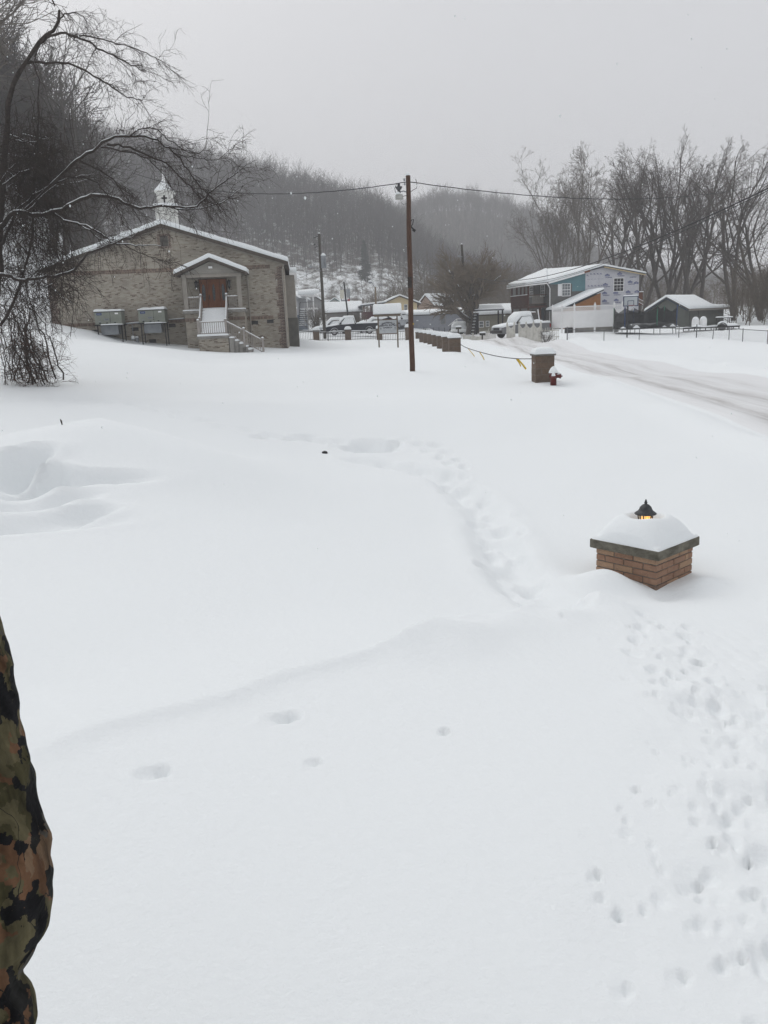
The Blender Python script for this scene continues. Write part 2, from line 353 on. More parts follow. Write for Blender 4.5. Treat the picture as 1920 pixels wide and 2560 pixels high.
def poly_sd(P, x, y):
    """signed distance to an open polyline (positive on its right) and the parameter along it"""
    best = np.full(x.shape, 1e9); sg = np.zeros_like(x); par = np.zeros_like(x); acc = 0
    for a, b in zip(P[:-1], P[1:]):
        ab = b-a; L = math.hypot(*ab); t = np.clip(((x-a[0])*ab[0]+(y-a[1])*ab[1])/L**2, 0, 1)
        dx, dy = x-a[0]-t*ab[0], y-a[1]-t*ab[1]; d = np.hypot(dx, dy); m = d < best
        best[m] = d[m]; sg[m] = -np.sign(ab[0]*dy-ab[1]*dx)[m]; par[m] = (acc+t*L)[m]; acc += L
    return best*sg, par, acc
MOUND = np.array([hit(*q)[:2] for q in [(-120,1190),(0,1165),(130,1128),(280,1104),(420,1138),(600,1212)]])
ROAD = [(8.55,-40),(9.9,5),(10.0,20),(10.4,35),(10.5,50),(10.6,70),(10.4,90),(9.5,115),(7.5,150)]
ROAD_HALF = 2.55
def road_x(y): return np.interp(y, [p[1] for p in ROAD], [p[0] for p in ROAD])
PILLAR_XY = (2.61, 7.955)
def detail(x, y):
    """fine shape of the snow on top of the land"""
    z = np.zeros_like(x); rr = np.hypot(x, y); near = rr < 45
    z += .055*noise2(x*.55, y*.55, 3)*sstep(2, 8, rr)*(1-sstep(150, 200, rr)) + .012*noise2(x*1.7, y*1.7, 4)
    z += .09*noise2(x*.22+3, y*.5, 8)*sstep(9, 16, rr)*(1-sstep(100, 160, rr))
    # ridge of ploughed snow, lumpy towards the pillar
    m = np.where((rr < 14) & (y > 1) & (y < 11)); xx, yy = x[m], y[m]
    sd, par, L = poly_sd(RIDGE, xx, yy); f = par/L
    lump = 1+.38*noise2(xx*4.2, yy*4.2, 11)+.22*noise2(xx*9, yy*9, 12); wob = .025*noise2(xx*2.6, yy*2.6, 13)
    s_ = sd+wob; bank = .10*sstep(.36, .52, f)*(1-sstep(.9, 1., f))
    z[m] += bank*np.exp(-(s_/np.where(s_ < 0, .045, .42))**2)*np.clip(lump, .3, 1.9)
    z[m] += .050*(1-sstep(.36, .6, f))*np.where(s_ < 0, np.exp(-np.maximum(-s_, 0)/1.0), np.exp(-(np.maximum(s_, 0)/.085)**1.2))*sstep(-.02, .10, f)
    # wind scoop and drift round the brick pillar
    dx, dy = x-PILLAR_XY[0], y-PILLAR_XY[1]
    z += .19*np.exp(-(((dx+.51)/.30)**2+((dy+.44)/.27)**2)) + .09*np.exp(-(((dx-.43)/.2)**2+((dy+.46)/.17)**2)) - .05*np.exp(-(((dx+.02)/.15)**2+((dy+.63)/.15)**2))
    # churned snow along the walked edges
    for P, wdt, amp in ((TRAIL, .5, .026), (TRAIL3, .5, .014), (TRAIL5, .35, .02), (TRAIL6, .38, .022)):
        P = np.array(P); bx = (x > P[:,0].min()-2) & (x < P[:,0].max()+2) & (y > P[:,1].min()-2) & (y < P[:,1].max()+2); i = np.where(bx)
        if len(i[0]) == 0: continue
        sd, par, L = poly_sd(P, x[i], y[i]); k = np.exp(-(sd/wdt)**4)
        z[i] += k*amp*.55*(noise2(x[i]*5, y[i]*5, 21)+.6*noise2(x[i]*11, y[i]*11, 22))
        if P is not None and amp >= .025: z[i] -= .105*np.exp(-(sd/.27)**4); z[i] += .02*np.exp(-((np.abs(sd)-.45)/.16)**2)
    # the drifted mound at the left
    for (cx, cyy), hh in zip(resample(MOUND, .6), np.interp(np.arange(len(resample(MOUND, .6))), [0, 4, 8, 14], [.05, .07, .06, .0])):
        i = np.where((np.abs(x-cx) < 3.2) & (np.abs(y-cyy) < 3.2)); z[i] += max(hh, 0)*1.15*np.exp(-((x[i]-cx)**2+(y[i]-cyy)**2)/(2*.75**2))
    # right foreground: lightly trampled
    tr = sstep(.35, 1.1, x-y*.18)*sstep(1.2, 1.8, y)*(1-sstep(5, 7, y))
    z += tr*(.009*noise2(x*7, y*7, 31)+.006*noise2(x*17, y*17, 32)+.005*noise2(x*34, y*34, 33))
    for (cx, cyy, ra, rc, h, d) in DENTS:
        R_ = max(ra, rc)*3; i = np.where((np.abs(x-cx) < R_) & (np.abs(y-cyy) < R_))
        if len(i[0]) == 0: continue
        ex, ey = x[i]-cx, y[i]-cyy; u = (ex*math.cos(h)+ey*math.sin(h))/ra; v = (-ex*math.sin(h)+ey*math.cos(h))/rc
        w_ = noise2(x[i]/ra*1.3, y[i]/ra*1.3, int(abs(cx*977+cyy*311)) % 9999, 5); q = (u*u+v*v)*(1+.45*w_); q = np.maximum(q, 0); z[i] += -d*(1+.25*w_)*np.exp(-q**1.25*.8) + .16*d*np.exp(-((np.sqrt(q)-1.55)/.4)**2)
    # road bed, lowered a little, with soft ploughed shoulders
    rd = np.abs(x-road_x(y)); on = (y > -40) & (y < 160)
    z += on*(-.10*(1-sstep(ROAD_HALF-.1, ROAD_HALF+.5, rd)) + .10*np.exp(-((rd-ROAD_HALF-.75)/.45)**2)*(1+.7*noise2(x*1.5, y*1.1, 41)))
    # rough ledges on the bare lower slope of the far hill
    hb = sstep(212, 225, y)*(1-sstep(300, 330, y)); z += hb*(.9*noise2(x*.22, y*.35, 51)+.5*noise2(x*.6, y*.6, 52))
    z += sstep(60, 90, y)*sstep(0, 6, -.30*y-x)*.35*noise2(x*.8, y*.8, 53)
    return z
def GD(x, y):
    a, b = np.array([float(x)]), np.array([float(y)]); return float((base(a, b)+detail(a, b))[0])

def build_ground():
    ang = np.r_[np.linspace(-180, -62, 22), np.linspace(-58, -37, 20), np.linspace(-36, 36, 470), np.linspace(37, 58, 20), np.linspace(62, 175, 22)]
    ang = np.radians(ang); rad = np.r_[np.geomspace(.4, 60, 520), np.geomspace(61, 1300, 210)]
    A, Rr = np.meshgrid(ang, rad); X = Rr*np.sin(A); Y = Rr*np.cos(A); Z = base(X, Y)+detail(X, Y)
    nr, na = X.shape
    co = np.c_[X.ravel(), Y.ravel(), Z.ravel()]; co = np.vstack([co, [[0, 0, G(0, 0)]]])
    i, j = np.meshgrid(np.arange(nr-1), np.arange(na), indexing='ij'); jn = (j+1) % na
    q = np.stack([i*na+j, i*na+jn, (i+1)*na+jn, (i+1)*na+j], -1).reshape(-1, 4)[:, ::-1]
    t = np.stack([np.full(na, nr*na), (np.arange(na)+1) % na, np.arange(na)], -1)[:, ::-1]
    me = bpy.data.meshes.new('ground'); me.vertices.add(len(co)); me.vertices.foreach_set('co', co.ravel())
    nl = q.size+t.size; me.loops.add(nl); me.loops.foreach_set('vertex_index', np.r_[q.ravel(), t.ravel()])
    me.polygons.add(len(q)+len(t)); st = np.r_[np.arange(len(q))*4, q.size+np.arange(len(t))*3]
    me.polygons.foreach_set('loop_start', st); me.update(calc_edges=True); me.shade_smooth(); me.validate()
    m, n, l, b, tcn = snowmat('snow_ground')
    # litter, rock and brush showing through on the steep wooded hills
    g = n.new('ShaderNodeNewGeometry'); sp = n.new('ShaderNodeSeparateXYZ'); l.new(g.outputs['Normal'], sp.inputs[0])
    at_ = n.new('ShaderNodeAttribute'); at_.attribute_name = 'bare'
    z1 = n.new('ShaderNodeTexNoise'); z1.inputs['Scale'].default_value = .35; z1.inputs['Detail'].default_value = 9; z1.inputs['Roughness'].default_value = .72
    mp = n.new('ShaderNodeMapping'); mp.inputs['Scale'].default_value = (1, .5, 1.6); l.new(tcn.outputs['Object'], mp.inputs[0]); l.new(mp.outputs[0], z1.inputs['Vector'])
    ad = n.new('ShaderNodeMath'); ad.operation = 'ADD'; l.new(z1.outputs['Fac'], ad.inputs[0]); l.new(at_.outputs['Fac'], ad.inputs[1])
    mr = n.new('ShaderNodeMapRange'); l.new(ad.outputs[0], mr.inputs['Value']); mr.inputs['From Min'].default_value = .82; mr.inputs['From Max'].default_value = .98
    mx_ = n.new('ShaderNodeMix'); mx_.data_type = 'RGBA'; l.new(mr.outputs[0], mx_.inputs['Factor'])
    mx_.inputs[6].default_value = (.85,.88,.892,1); mx_.inputs[7].default_value = (.11,.095,.08,1); l.new(mx_.outputs[2], b.inputs['Base Color'])
    at2 = me.attributes.new('bare', 'FLOAT', 'POINT')
    x, y = co[:,0], co[:,1]
    bare = .385*sstep(214, 232, y)+.10*sstep(262, 290, y)+.12*sstep(420, 480, y)
    bare += .42*sstep(84, 96, y)*sstep(2, 10, -.30*y-x)*(y < 230)
    bare *= np.clip(1-0.0*x, 0, 1)
    at2.data.foreach_set('value', bare.astype(np.float32))
    me.materials.append(m)
    return structure(link('ground', me))
ground = build_ground()

def build_road():
    ys = np.r_[np.arange(-20, 8, 1.5), np.arange(8, 60, .22), np.arange(60, 125, .8)]; us = np.linspace(-ROAD_HALF, ROAD_HALF, 45)
    U, Y = np.meshgrid(us, ys); X = road_x(Y)+U+.10*noise2(Y*.5, U*.1, 61)*(np.abs(U)/ROAD_HALF)
    rut = -.035*(np.exp(-((U+1.55)/.28)**2)+np.exp(-((U+.25)/.3)**2)+np.exp(-((U-1.0)/.3)**2)*.7)
    edge = np.exp(-((np.abs(U)-ROAD_HALF)/.25)**2)
    Z = base(X, Y)+detail(X, Y)+.05-.10*edge+rut*(1-edge)+(1-edge)*.008*noise2(X*5, Y*2.5, 62)
    co = np.stack([X, Y, Z], -1).reshape(-1, 3); nu = len(us)
    me = bpy.data.meshes.new('road')
    me.from_pydata(co.tolist(), [], [(i*nu+j, i*nu+j+1, (i+1)*nu+j+1, (i+1)*nu+j) for i in range(len(ys)-1) for j in range(nu-1)])
    uv = me.attributes.new('across', 'FLOAT', 'POINT'); uv.data.foreach_set('value', U.ravel().astype(np.float32)); me.shade_smooth()
    m, n, l, b, t = snowmat('packed_snow'); b.inputs['Roughness'].default_value = .6
    a = n.new('ShaderNodeAttribute'); a.attribute_name = 'across'
    rp = n.new('ShaderNodeValToRGB'); mr = n.new('ShaderNodeMapRange'); l.new(a.outputs['Fac'], mr.inputs[0]); mr.inputs[1].default_value = -ROAD_HALF; mr.inputs[2].default_value = ROAD_HALF
    e = rp.color_ramp.elements; prof = [(0,0),(.1,.2),(.17,1),(.25,.45),(.33,.2),(.41,.95),(.49,.4),(.58,.1),(.68,.4),(.76,.1),(.9,.05),(1,0)]
    while len(e) < len(prof): e.new(.5)
    for k, (p_, v) in enumerate(prof): e[k].position = p_; e[k].color = (v, v, v, 1)
    l.new(mr.outputs[0], rp.inputs[0])
    mp = n.new('ShaderNodeMapping'); mp.inputs['Scale'].default_value = (3, .22, 1); l.new(t.outputs['Object'], mp.inputs[0])
    z = n.new('ShaderNodeTexNoise'); z.inputs['Scale'].default_value = 1.6; z.inputs['Detail'].default_value = 9; z.inputs['Roughness'].default_value = .7; l.new(mp.outputs[0], z.inputs['Vector'])
    zz = n.new('ShaderNodeMapRange'); l.new(z.outputs['Fac'], zz.inputs[0]); zz.inputs[1].default_value = .3; zz.inputs[2].default_value = .7
    ml = n.new('ShaderNodeMath'); ml.operation = 'MULTIPLY'; l.new(rp.outputs[0], ml.inputs[0]); l.new(zz.outputs[0], ml.inputs[1])
    mx_ = n.new('ShaderNodeMix'); mx_.data_type = 'RGBA'; l.new(ml.outputs[0], mx_.inputs['Factor']); mx_.inputs[6].default_value = (.8,.81,.82,1); mx_.inputs[7].default_value = (.33,.31,.295,1)
    l.new(mx_.outputs[2], b.inputs['Base Color']); me.materials.append(m)
    return structure(link('road', me))
road = build_road()
# ------------------------------------------------------------------ church
ch = thing('church', 'long tan brick church with snowy gable roof, white steeple and covered side porch', 'church', (-20.05, 52.4, .9), 5)
CW, CL = 14.4, 24.0
EZ, PZ = 5.5, 7.85
w = MB()
w.prism([(0,-1),(CW,-1),(CW,EZ),(CW/2,PZ),(0,EZ)], 0, .3)
obj('front_wall', w, M['church_brick'], ch)
w = MB().box(0,.3,.303,CL,-1,EZ).box(CW-.3,CW,.303,CL,-1,EZ).prism([(.3,-1),(CW-.3,-1),(CW-.3,EZ-.05),(CW/2,PZ-.1),(.3,EZ-.05)], CL-.3, CL)
obj('side_wall', w, M['church_brick'], ch)
for z0, z1, x0, x1 in ((5.2,5.42,.62,8.35),(5.2,5.42,12.0,13.6),(2.12,2.33,.62,8.32),(2.12,2.33,11.98,13.6)):
    obj('soldier_course', MB().box(x0,x1,-.022,0.01,z0,z1), M['soldier_brick'], ch)
qa = MB().box(0,.54,-.035,.02,0,.375).mesh('quoin', M['quoin_brick']); qb = MB().box(0,.41,-.035,.02,0,.375).mesh('quoin', M['quoin_brick'])
for k in range(15):
    z = -.35+k*.405
    if z > 5.0: break
    for side in (0, 1):
        wd = (.54,.41)[k%2]
        o = link('quoin', (qa,qb)[k%2], ch); o.location = (-.02 if side == 0 else CW-wd+.02, 0, z)
# roof
sl_ = math.atan2(PZ-EZ, CW/2)
def roof_slab(mb, side, y0, y1, over, t, lift):
    ex = -over if side < 0 else CW+over; ez = EZ-over*math.tan(sl_)
    a = (ex, ez+lift); b = (CW/2, PZ+lift)
    out = [a, b, (b[0], b[1]+t), (a[0], a[1]+t)]
    mb.prism(out, y0, y1)
r = MB(); roof_slab(r,-1,-.38,CL+.3,.34,.10,.06); roof_slab(r,1,-.38,CL+.3,.34,.10,.06); obj('roof', r, M['roof_brown'], ch)
f = MB(); roof_slab(f,-1,-.42,-.385,.36,.20,-.05); roof_slab(f,1,-.42,-.385,.36,.20,-.05); obj('fascia', f, M['roof_brown'], ch)
f = MB(); roof_slab(f,-1,-.38,-.002,.33,.05,.005); roof_slab(f,1,-.38,-.002,.33,.05,.005); obj('soffit', f, M['taupe'], ch)
f = MB(); roof_slab(f,-1,-.05,-.003,.0,.10,-.11); roof_slab(f,1,-.05,-.003,.0,.10,-.11); obj('frieze_board', f, M['taupe'], ch)
s = MB()
for sg in (-1, 1):
    ex = -.36 if sg < 0 else CW+.36; ez = EZ-.36*math.tan(sl_)+.162
    s.snow((ex,-.43,ez),(CW/2,-.43,PZ+.162),(CW/2,CL+.3,PZ+.162),(ex,CL+.3,ez), .30, 26, 20, .8, .10, .16, sg)
obj('roof_snow', s, M['snow'], ch, True)
# gable vent
obj('vent_surround', MB().box(6.86,7.66,-.02,.01,6.6,6.73).box(6.86,7.66,-.02,.01,7.32,7.46).box(6.86,7.0,-.02,.01,6.73,7.32).box(7.52,7.66,-.02,.01,6.73,7.32), M['quoin_brick'], ch)
v = obj('gable_vent', MB().box(7.0,7.52,-.012,.01,6.73,7.32), M['taupe'], ch)
obj('louver', (lambda b: [b.bar((7.03,-.03,6.77+.075*k),(7.49,-.03,6.77+.075*k),.05,.02,(0,-.7,1)) for k in range(8)] and b)(MB()), M['dark_metal'], v)
vm = MB().box(0,.42,-.014,.01,0,.22).mesh('crawl_vent', M['dark_metal'])
for x, z in ((12.2,1.82),(13.18,1.86),(2.3,1.68),(4.75,1.72),(7.05,1.85),(5.75,.95)):
    link('crawl_vent', vm, ch, (x,0,z))
# wing on the far right side
wg = obj('side_wing', MB().box(CW+.002,CW+.62,7,17,2.2,5.15), M['taupe'], ch)
obj('wing_base', MB().box(CW+.002,CW+.7,6.95,17,-1,2.2), nmat('wing_base',(.1,.1,.09),(.14,.135,.12),3), ch)
obj('wing_roof', MB().box(CW+.3,CW+.8,6.7,17.2,5.15,5.3), M['white'], ch)
obj('wing_snow', MB().snow((CW+.3,6.7,5.3),(CW+.82,6.7,5.3),(CW+.82,17,5.3),(CW+.3,17,5.3),.42,5,8,.6,.15,.2,4), M['snow'], ch, True)
# porch
PF = 2.76
obj('porch_base', MB().box(8.38,11.93,-2.0,-.02,-1,2.60), M['church_brick'], ch)
for x0, x1 in ((8.36,9.3),(11.0,11.95)): obj('porch_band', MB().box(x0,x1,-2.025,-1.99,2.12,2.33), M['soldier_brick'], ch)
obj('porch_floor', MB().box(8.28,12.03,-2.1,-.01,2.602,PF), M['concrete'], ch)
for x0, x1 in ((8.27,9.35),(10.95,12.04)): obj('ledge_snow', MB().snow((x0,-2.11,PF),(x1,-2.11,PF),(x1,-1.75,PF),(x0,-1.75,PF),.07,8,3,.5,.06,.2,x0), M['snow'], ch, True)
pm = MB().box(-.12,.12,-.12,.12,0,1.92).mesh('porch_post', M['taupe'])
for x in (8.52, 11.74): link('porch_post', pm, ch, (x,-1.92,PF))
obj('porch_beam', MB().box(8.36,11.9,-2.06,-1.8,4.68,4.86), M['taupe'], ch)
obj('porch_gable', MB().prism([(8.36,4.862),(11.9,4.862),(10.13,5.6)], -2.0,-1.85), siding('porch_siding',(.3,.285,.255),(.27,.255,.23),.1), ch)
obj('porch_ceiling', MB().box(8.4,11.86,-1.8,-.02,4.7,4.76), M['taupe'], ch)
sp_ = math.atan2(.82, 2.0)
pr = MB(); pfa = MB(); ps = MB()
for sg in (-1, 1):
    e = (10.13+sg*2.15, 4.82); t_ = (10.13, 5.70)
    pr.prism([e, t_, (t_[0],t_[1]+.07), (e[0],e[1]+.07)], -2.35, -.02)
    pfa.prism([(e[0],e[1]-.10),(t_[0],t_[1]-.10),(t_[0],t_[1]+.09),(e[0],e[1]+.09)], -2.39,-2.352)
    ps.snow((e[0],-2.4,e[1]+.09),(t_[0],-2.4,t_[1]+.09),(t_[0],-.02,t_[1]+.09),(e[0],-.02,e[1]+.09),.27,12,8,.8,.10,.18,5+sg)
obj('porch_roof', pr, M['roof_brown'], ch); obj('porch_fascia', pfa, M['roof_brown'], ch); obj('porch_snow', ps, M['snow'], ch, True)
obj('porch_light', MB().box(10.02,10.24,-2.12,-2.0,5.18,5.3), M['white'], ch)
# doors
dr = obj('door_frame', MB().box(9.12,10.86,-.05,.01,PF,4.70), nmat('door_frame',(.05,.03,.02),(.07,.04,.025),4), ch)
gl_door = nmat('leaded_glass',(.055,.06,.065),(.12,.13,.135),16,.15,spec=.5)
for nm, x0, x1, dy in (('side_panel',9.18,9.62,0),('door',9.64,10.40,-.02),('side_panel',10.42,10.80,0)):
    b = MB().box(x0,x1,-.085+dy,-.052,PF+.02,4.66); d = obj(nm, b, M['wood_door'], ch, bev=.008)
    cx = (x0+x1)/2; ow = .085 if nm == 'door' else .11
    tr_ = MB(); 
    for a0,a1,c0,c1 in ((x0+.06,x1-.06,PF+.12,PF+.16),(x0+.06,x1-.06,PF+.42,PF+.46),(x0+.06,x0+.09,PF+.12,4.55),(x1-.09,x1-.06,PF+.12,4.55),(x0+.06,x1-.06,4.52,4.55)): tr_.box(a0,a1,-.1+dy,-.086+dy,c0,c1)
    obj('moulding', tr_, M['wood_door'], d)
    obj('glass', MB().prism([(cx+ow*math.cos(q*math.pi/8),3.86+.52*math.sin(q*math.pi/8)) for q in range(16)], -.098+dy,-.0865+dy), gl_door, d)
    if nm == 'door': obj('handle', MB().tube([(x0+.08,-.13,3.5),(x0+.08,-.15,3.6),(x0+.08,-.13,3.7)],.012,6).box(x0+.06,x0+.1,-.13,-.1,3.46,3.74), M['dark_metal'], d)
for x in (8.98, 11.0):
    l_ = obj('wall_lantern', MB().lathe([(.02,4.62),(.1,4.52),(.12,4.48),(.10,4.47)],6,(x,-.14,0)), M['black'], ch); obj('lantern_base', MB().lathe([(.08,4.18),(.03,4.08),(.01,4.0)],6,(x,-.14,0)), M['black'], l_); obj('bracket', MB().box(x-.03,x+.03,-.14,0,4.5,4.56), M['black'], l_)
    obj('glass', MB().lathe([(.075,4.19),(.095,4.47)],6,(x,-.14,0)), M['glass'], l_)
# steps, landing and their snow
st = MB(); n_ = 8
for k in range(n_): st.box(9.42,10.92,-3.7+k*.2125,-2.02,1.25+k*.188-.19,1.25+(k+1)*.188)
obj('stairs', st, M['concrete'], ch)
obj('stair_snow', MB().snow((9.45,-3.75,1.3),(10.89,-3.75,1.3),(10.89,-2.0,PF+.01),(9.45,-2.0,PF+.01),.16,8,12,.7,.1,.1,9), M['snow'], ch, True)
obj('landing_base', MB().box(9.40,11.1,-4.78,-3.5,-1,1.10), M['church_brick'], ch)
obj('landing', MB().box(9.34,11.14,-4.84,-3.5,1.102,1.25), M['concrete'], ch)
obj('landing_snow', MB().snow((9.33,-4.85,1.25),(11.12,-4.85,1.25),(11.12,-3.5,1.25),(9.33,-3.5,1.25),.13,8,6,.4,.1,.2,3), M['snow'], ch, True)
for k in range(5):
    x0 = 11.142+k*.24; o = obj('step', MB().box(x0,x0+.32,-4.8,-3.6,-.6,1.08-k*.175), M['concrete'], ch)
    obj('step_snow', MB().snow((x0,-4.79,1.08-k*.175),(x0+.3,-4.79,1.08-k*.175),(x0+.3,-3.62,1.08-k*.175),(x0,-3.62,1.08-k*.175),.10,4,5,.5,.07,.2,k), M['snow'], o, True)
bal = MB().box(-.016,.016,-.016,.016,0,1).mesh('baluster', M['railing'])
def railing(p0, p1, zt0, zt1, zb0, zb1, gap=.115, snow=.035):
    """rail from p0 to p1 (x,y), top and bottom heights at either end, each baluster its own piece"""
    p0, p1 = Vector((*p0,0)), Vector((*p1,0)); up = Vector((0,0,1))
    rl = obj('railing', MB().bar(p0+up*zt0,p1+up*zt1,.075,.05), M['railing'], ch); obj('bottom_rail', MB().bar(p0+up*zb0,p1+up*zb1,.05,.05), M['railing'], rl)
    n = max(2, int((p1-p0).length/gap))
    for k in range(1, n):
        f_ = k/n; zb = zb0+(zb1-zb0)*f_; zt = zt0+(zt1-zt0)*f_
        b = link('baluster', bal, rl); b.location = p0.lerp(p1,f_)+up*zb; b.scale = (1,1,zt-zb)
    if snow: obj('rail_snow', MB().tube([p0.lerp(p1,q/8)+up*(zt0+(zt1-zt0)*q/8+.035+.01*math.sin(q*2.3)) for q in range(9)],[snow*.6]+[snow]*7+[snow*.6],6), M['snow'], rl, True)
def newel(x, y, z0, z1):
    o = obj('newel_post', MB().box(x-.06,x+.06,y-.06,y+.06,z0,z1).box(x-.075,x+.075,y-.075,y+.075,z1-.05,z1+.001), M['railing'], ch)
    obj('post_snow', MB().lathe([(.075,0),(.07,.045),(.03,.08),(.005,.085)],8,(x,y,z1+.002)), M['snow'], o, True)
railing((8.64,-1.95),(9.36,-1.95),3.52,3.52,2.86,2.86); railing((10.96,-1.95),(11.62,-1.95),3.52,3.52,2.86,2.86)
railing((9.40,-2.0),(9.40,-3.6),3.55,2.2,2.9,1.5); railing((10.93,-2.0),(10.93,-3.6),3.55,2.2,2.9,1.5)
railing((9.5,-4.74),(10.96,-4.74),2.03,2.03,1.40,1.40); railing((11.04,-4.74),(11.95,-4.74),2.02,1.50,1.38,.84); railing((12.05,-4.74),(13.0,-4.74),1.46,.88,.80,.22)
for a in ((9.40,-2.0,PF,3.66),(10.93,-2.0,PF,3.66),(9.40,-3.62,1.25,2.3),(9.44,-4.74,1.25,2.16),(11.0,-4.74,1.25,2.16),(12.0,-4.74,.3,1.6),(13.05,-4.74,-.1,1.0)): newel(*a)
# rain pipes
for x, z0, xx in ((8.14,.5,8.05),(12.16,.4,12.16)):
    obj('downspout', MB().tube([(x,-.3,4.8),(x,-.09,4.55),(x,-.09,z0+.2),(x,-.25,z0)],.045,6), M['taupe'], ch)
obj('downspout', MB().tube([(14.48,-.36,5.4),(14.35,-.09,5.1),(14.38,-.09,.3)],.05,6), M['taupe'], ch)
# steeple
SX, SY = 7.2, 2.6
tp = obj('steeple', MB().box(SX-.62,SX+.62,SY-.62,SY+.62,7.3,9.2).box(SX-.78,SX+.78,SY-.78,SY+.78,9.2,9.32).box(SX-.47,SX+.47,SY-.47,SY+.47,9.322,10.2).box(SX-.58,SX+.58,SY-.58,SY+.58,10.2,10.28), nmat('steeple_white',(.72,.72,.69),(.64,.64,.61),2,.6), ch)
obj('spire', MB().lathe([(.80,10.282),(.28,10.75),(.16,10.95),(.10,11.1),(.04,11.7)],4,(SX,SY,0),a0=math.pi/4), M['white'], tp)
obj('spire_snow', MB().lathe([(.80,10.30),(.29,10.78),(.17,10.92)],4,(SX,SY-.01,0),a0=math.pi/4), M['snow'], tp)
obj('ledge_snow', MB().snow((SX-.77,SY-.77,9.32),(SX+.77,SY-.77,9.32),(SX+.77,SY-.48,9.32),(SX-.77,SY-.48,9.32),.2,8,3,.5,.12,.3,12).snow((SX+.48,SY-.77,9.32),(SX+.77,SY-.77,9.32),(SX+.77,SY+.77,9.32),(SX+.48,SY+.77,9.32),.18,3,8,.5,.12,.3,13), M['snow'], tp, True)
obj('cross', MB().box(SX-.05,SX+.05,SY-.50,SY-.472,9.52,10.0).box(SX-.17,SX-.052,SY-.50,SY-.472,9.78,9.88).box(SX+.052,SX+.17,SY-.50,SY-.472,9.78,9.88), M['black'], tp)
ck = obj('chimney', MB().box(3.5,4.1,5,5.6,6,7.85), M['quoin_brick'], ch)
obj('chimney_snow', MB().snow((3.44,4.94,7.85),(4.16,4.94,7.85),(4.16,5.66,7.85),(3.44,5.66,7.85),.14,5,5,.5), M['snow'], ck, True)
obj('vent_pipe', MB().lathe([(.09,6.4),(.09,7.2),(.15,7.22),(.15,7.38),(.04,7.42)],8,(4.7,4,0)), M['black'], ch)
def chw(x, y, z):
    a = R(5); return (-20.05+x*math.cos(a)-y*math.sin(a), 52.4+x*math.sin(a)+y*math.cos(a), .9+z)
# ------------------------------------------------------------------ rooftop style heating units on stands
hv_mat = nmat('hvac_paint', (.235,.25,.215), (.2,.215,.185), 2, .5, .05, 30)
blue = nmat('label_blue', (.02,.045,.15), (.025,.05,.17), 3, .5)
def hvac(x, label):
    t = thing('heating_unit', label, 'heating unit', chw(x, -1.25, 1.1), 5, 'heating units on the church wall')
    W_, H0, H1 = 1.6, 1.07, 1.85
    c = obj('cabinet', MB().box(0,W_,0,1.05,H0,H1), hv_mat, t, bev=.03)
    obj('seam', MB().box(.92,.935,-.006,.003,H0+.03,H1-.03).box(-.01,W_+.01,-.012,1.06,H1-.05,H1-.015), M['dark_metal'], c)
    lb = obj('name_plate', MB().box(.14,.44,-.016,0,H1-.22,H1-.09), blue, c)
    obj('lettering', MB().box(.19,.39,-.02,-.0165,H1-.17,H1-.135), M['galv'], lb)
    obj('service_sticker', MB().box(1.22,1.42,-.012,0,H1-.19,H1-.10), M['white'], c)
    g = obj('grille', MB().box(.56,.84,-.012,0,H0+.24,H0+.36), M['galv'], c)
    obj('slot', (lambda b: [b.box(.58,.82,-.016,-.0125,H0+.26+.025*k,H0+.27+.025*k) for k in range(4)] and b)(MB()), M['black'], g)
    pm_ = MB().box(0,.1,-.012,0,0,.07).mesh('port', M['black'])
    for xx, zz in ((.24,.06),(.66,.05),(1.14,.06),(.88,.30),(.88,.18)): 
        o = link('port', pm_, c, (xx,0,H0+zz)); 
        if zz > .1: o.scale = (.45,1,.6)
    obj('louvre_panel', MB().box(.2,.36,-.012,0,H0+.16,H0+.19), M['galv'], c)
    sn = MB().snow((-.02,-.03,H1),(W_+.02,-.03,H1),(W_+.02,1.07,H1),(-.02,1.07,H1),.13,14,8,.45,.15,.7,x)
    obj('snow_cap', sn, M['snow'], t, True)
    obj('stand_frame', MB().box(-.04,W_+.06,-.07,1.07,H0-.06,H0-.002), M['black'], t)
    obj('frame_snow', MB().snow((.35,-.16,H0-.03),(W_+.08,-.16,H0-.03),(W_+.08,.0,H0-.03),(.35,.0,H0-.03),.06,10,2,.6,.05,.6,x+2), M['snow'], t, True)
    lm = MB().box(-.03,.03,-.03,.03,-1.6,H0-.062).mesh('leg', M['black'])
    for xx in (.12, W_-.06):
        for yy in (.02, .98): link('leg', lm, t, (xx, yy, 0))
    d = obj('duct', MB().box(.2,1.24,.45,1.2,H0-.62,H0-.061), M['galv'], t)
    for a, b in (((.2,H0-.62),(1.24,H0-.061)),((.2,H0-.061),(1.24,H0-.62))):
        obj('duct_crease', MB().bar((a[0],.447,a[1]),(b[0],.447,b[1]),.006,.012), M['galv'], d)
    return t
hvac(2.86, 'grey heating unit against the church wall, farther from the porch, drift at its legs')
hvac(5.46, 'grey heating unit on tall black stand against the church wall, next to the porch')
pp = thing('wall_pipe', 'snow covered conduit on the brick wall between two grey heating units', 'pipe', chw(4.5,-.3,2.0), 5)
obj('conduit', MB().tube([(0,0,.17),(1.0,0,.22)],.03,6).tube([(.35,.02,.2),(.36,.02,-.5)],.02,6).tube([(2.6,.2,.32),(3.55,.2,.36)],.025,6), M['galv'], pp)
obj('conduit_snow', MB().tube([(0,0,.21),(.5,0,.245),(1.0,0,.26)],.028,6).tube([(2.6,.2,.345),(3.55,.2,.39)],.025,6), M['snow'], pp, True)
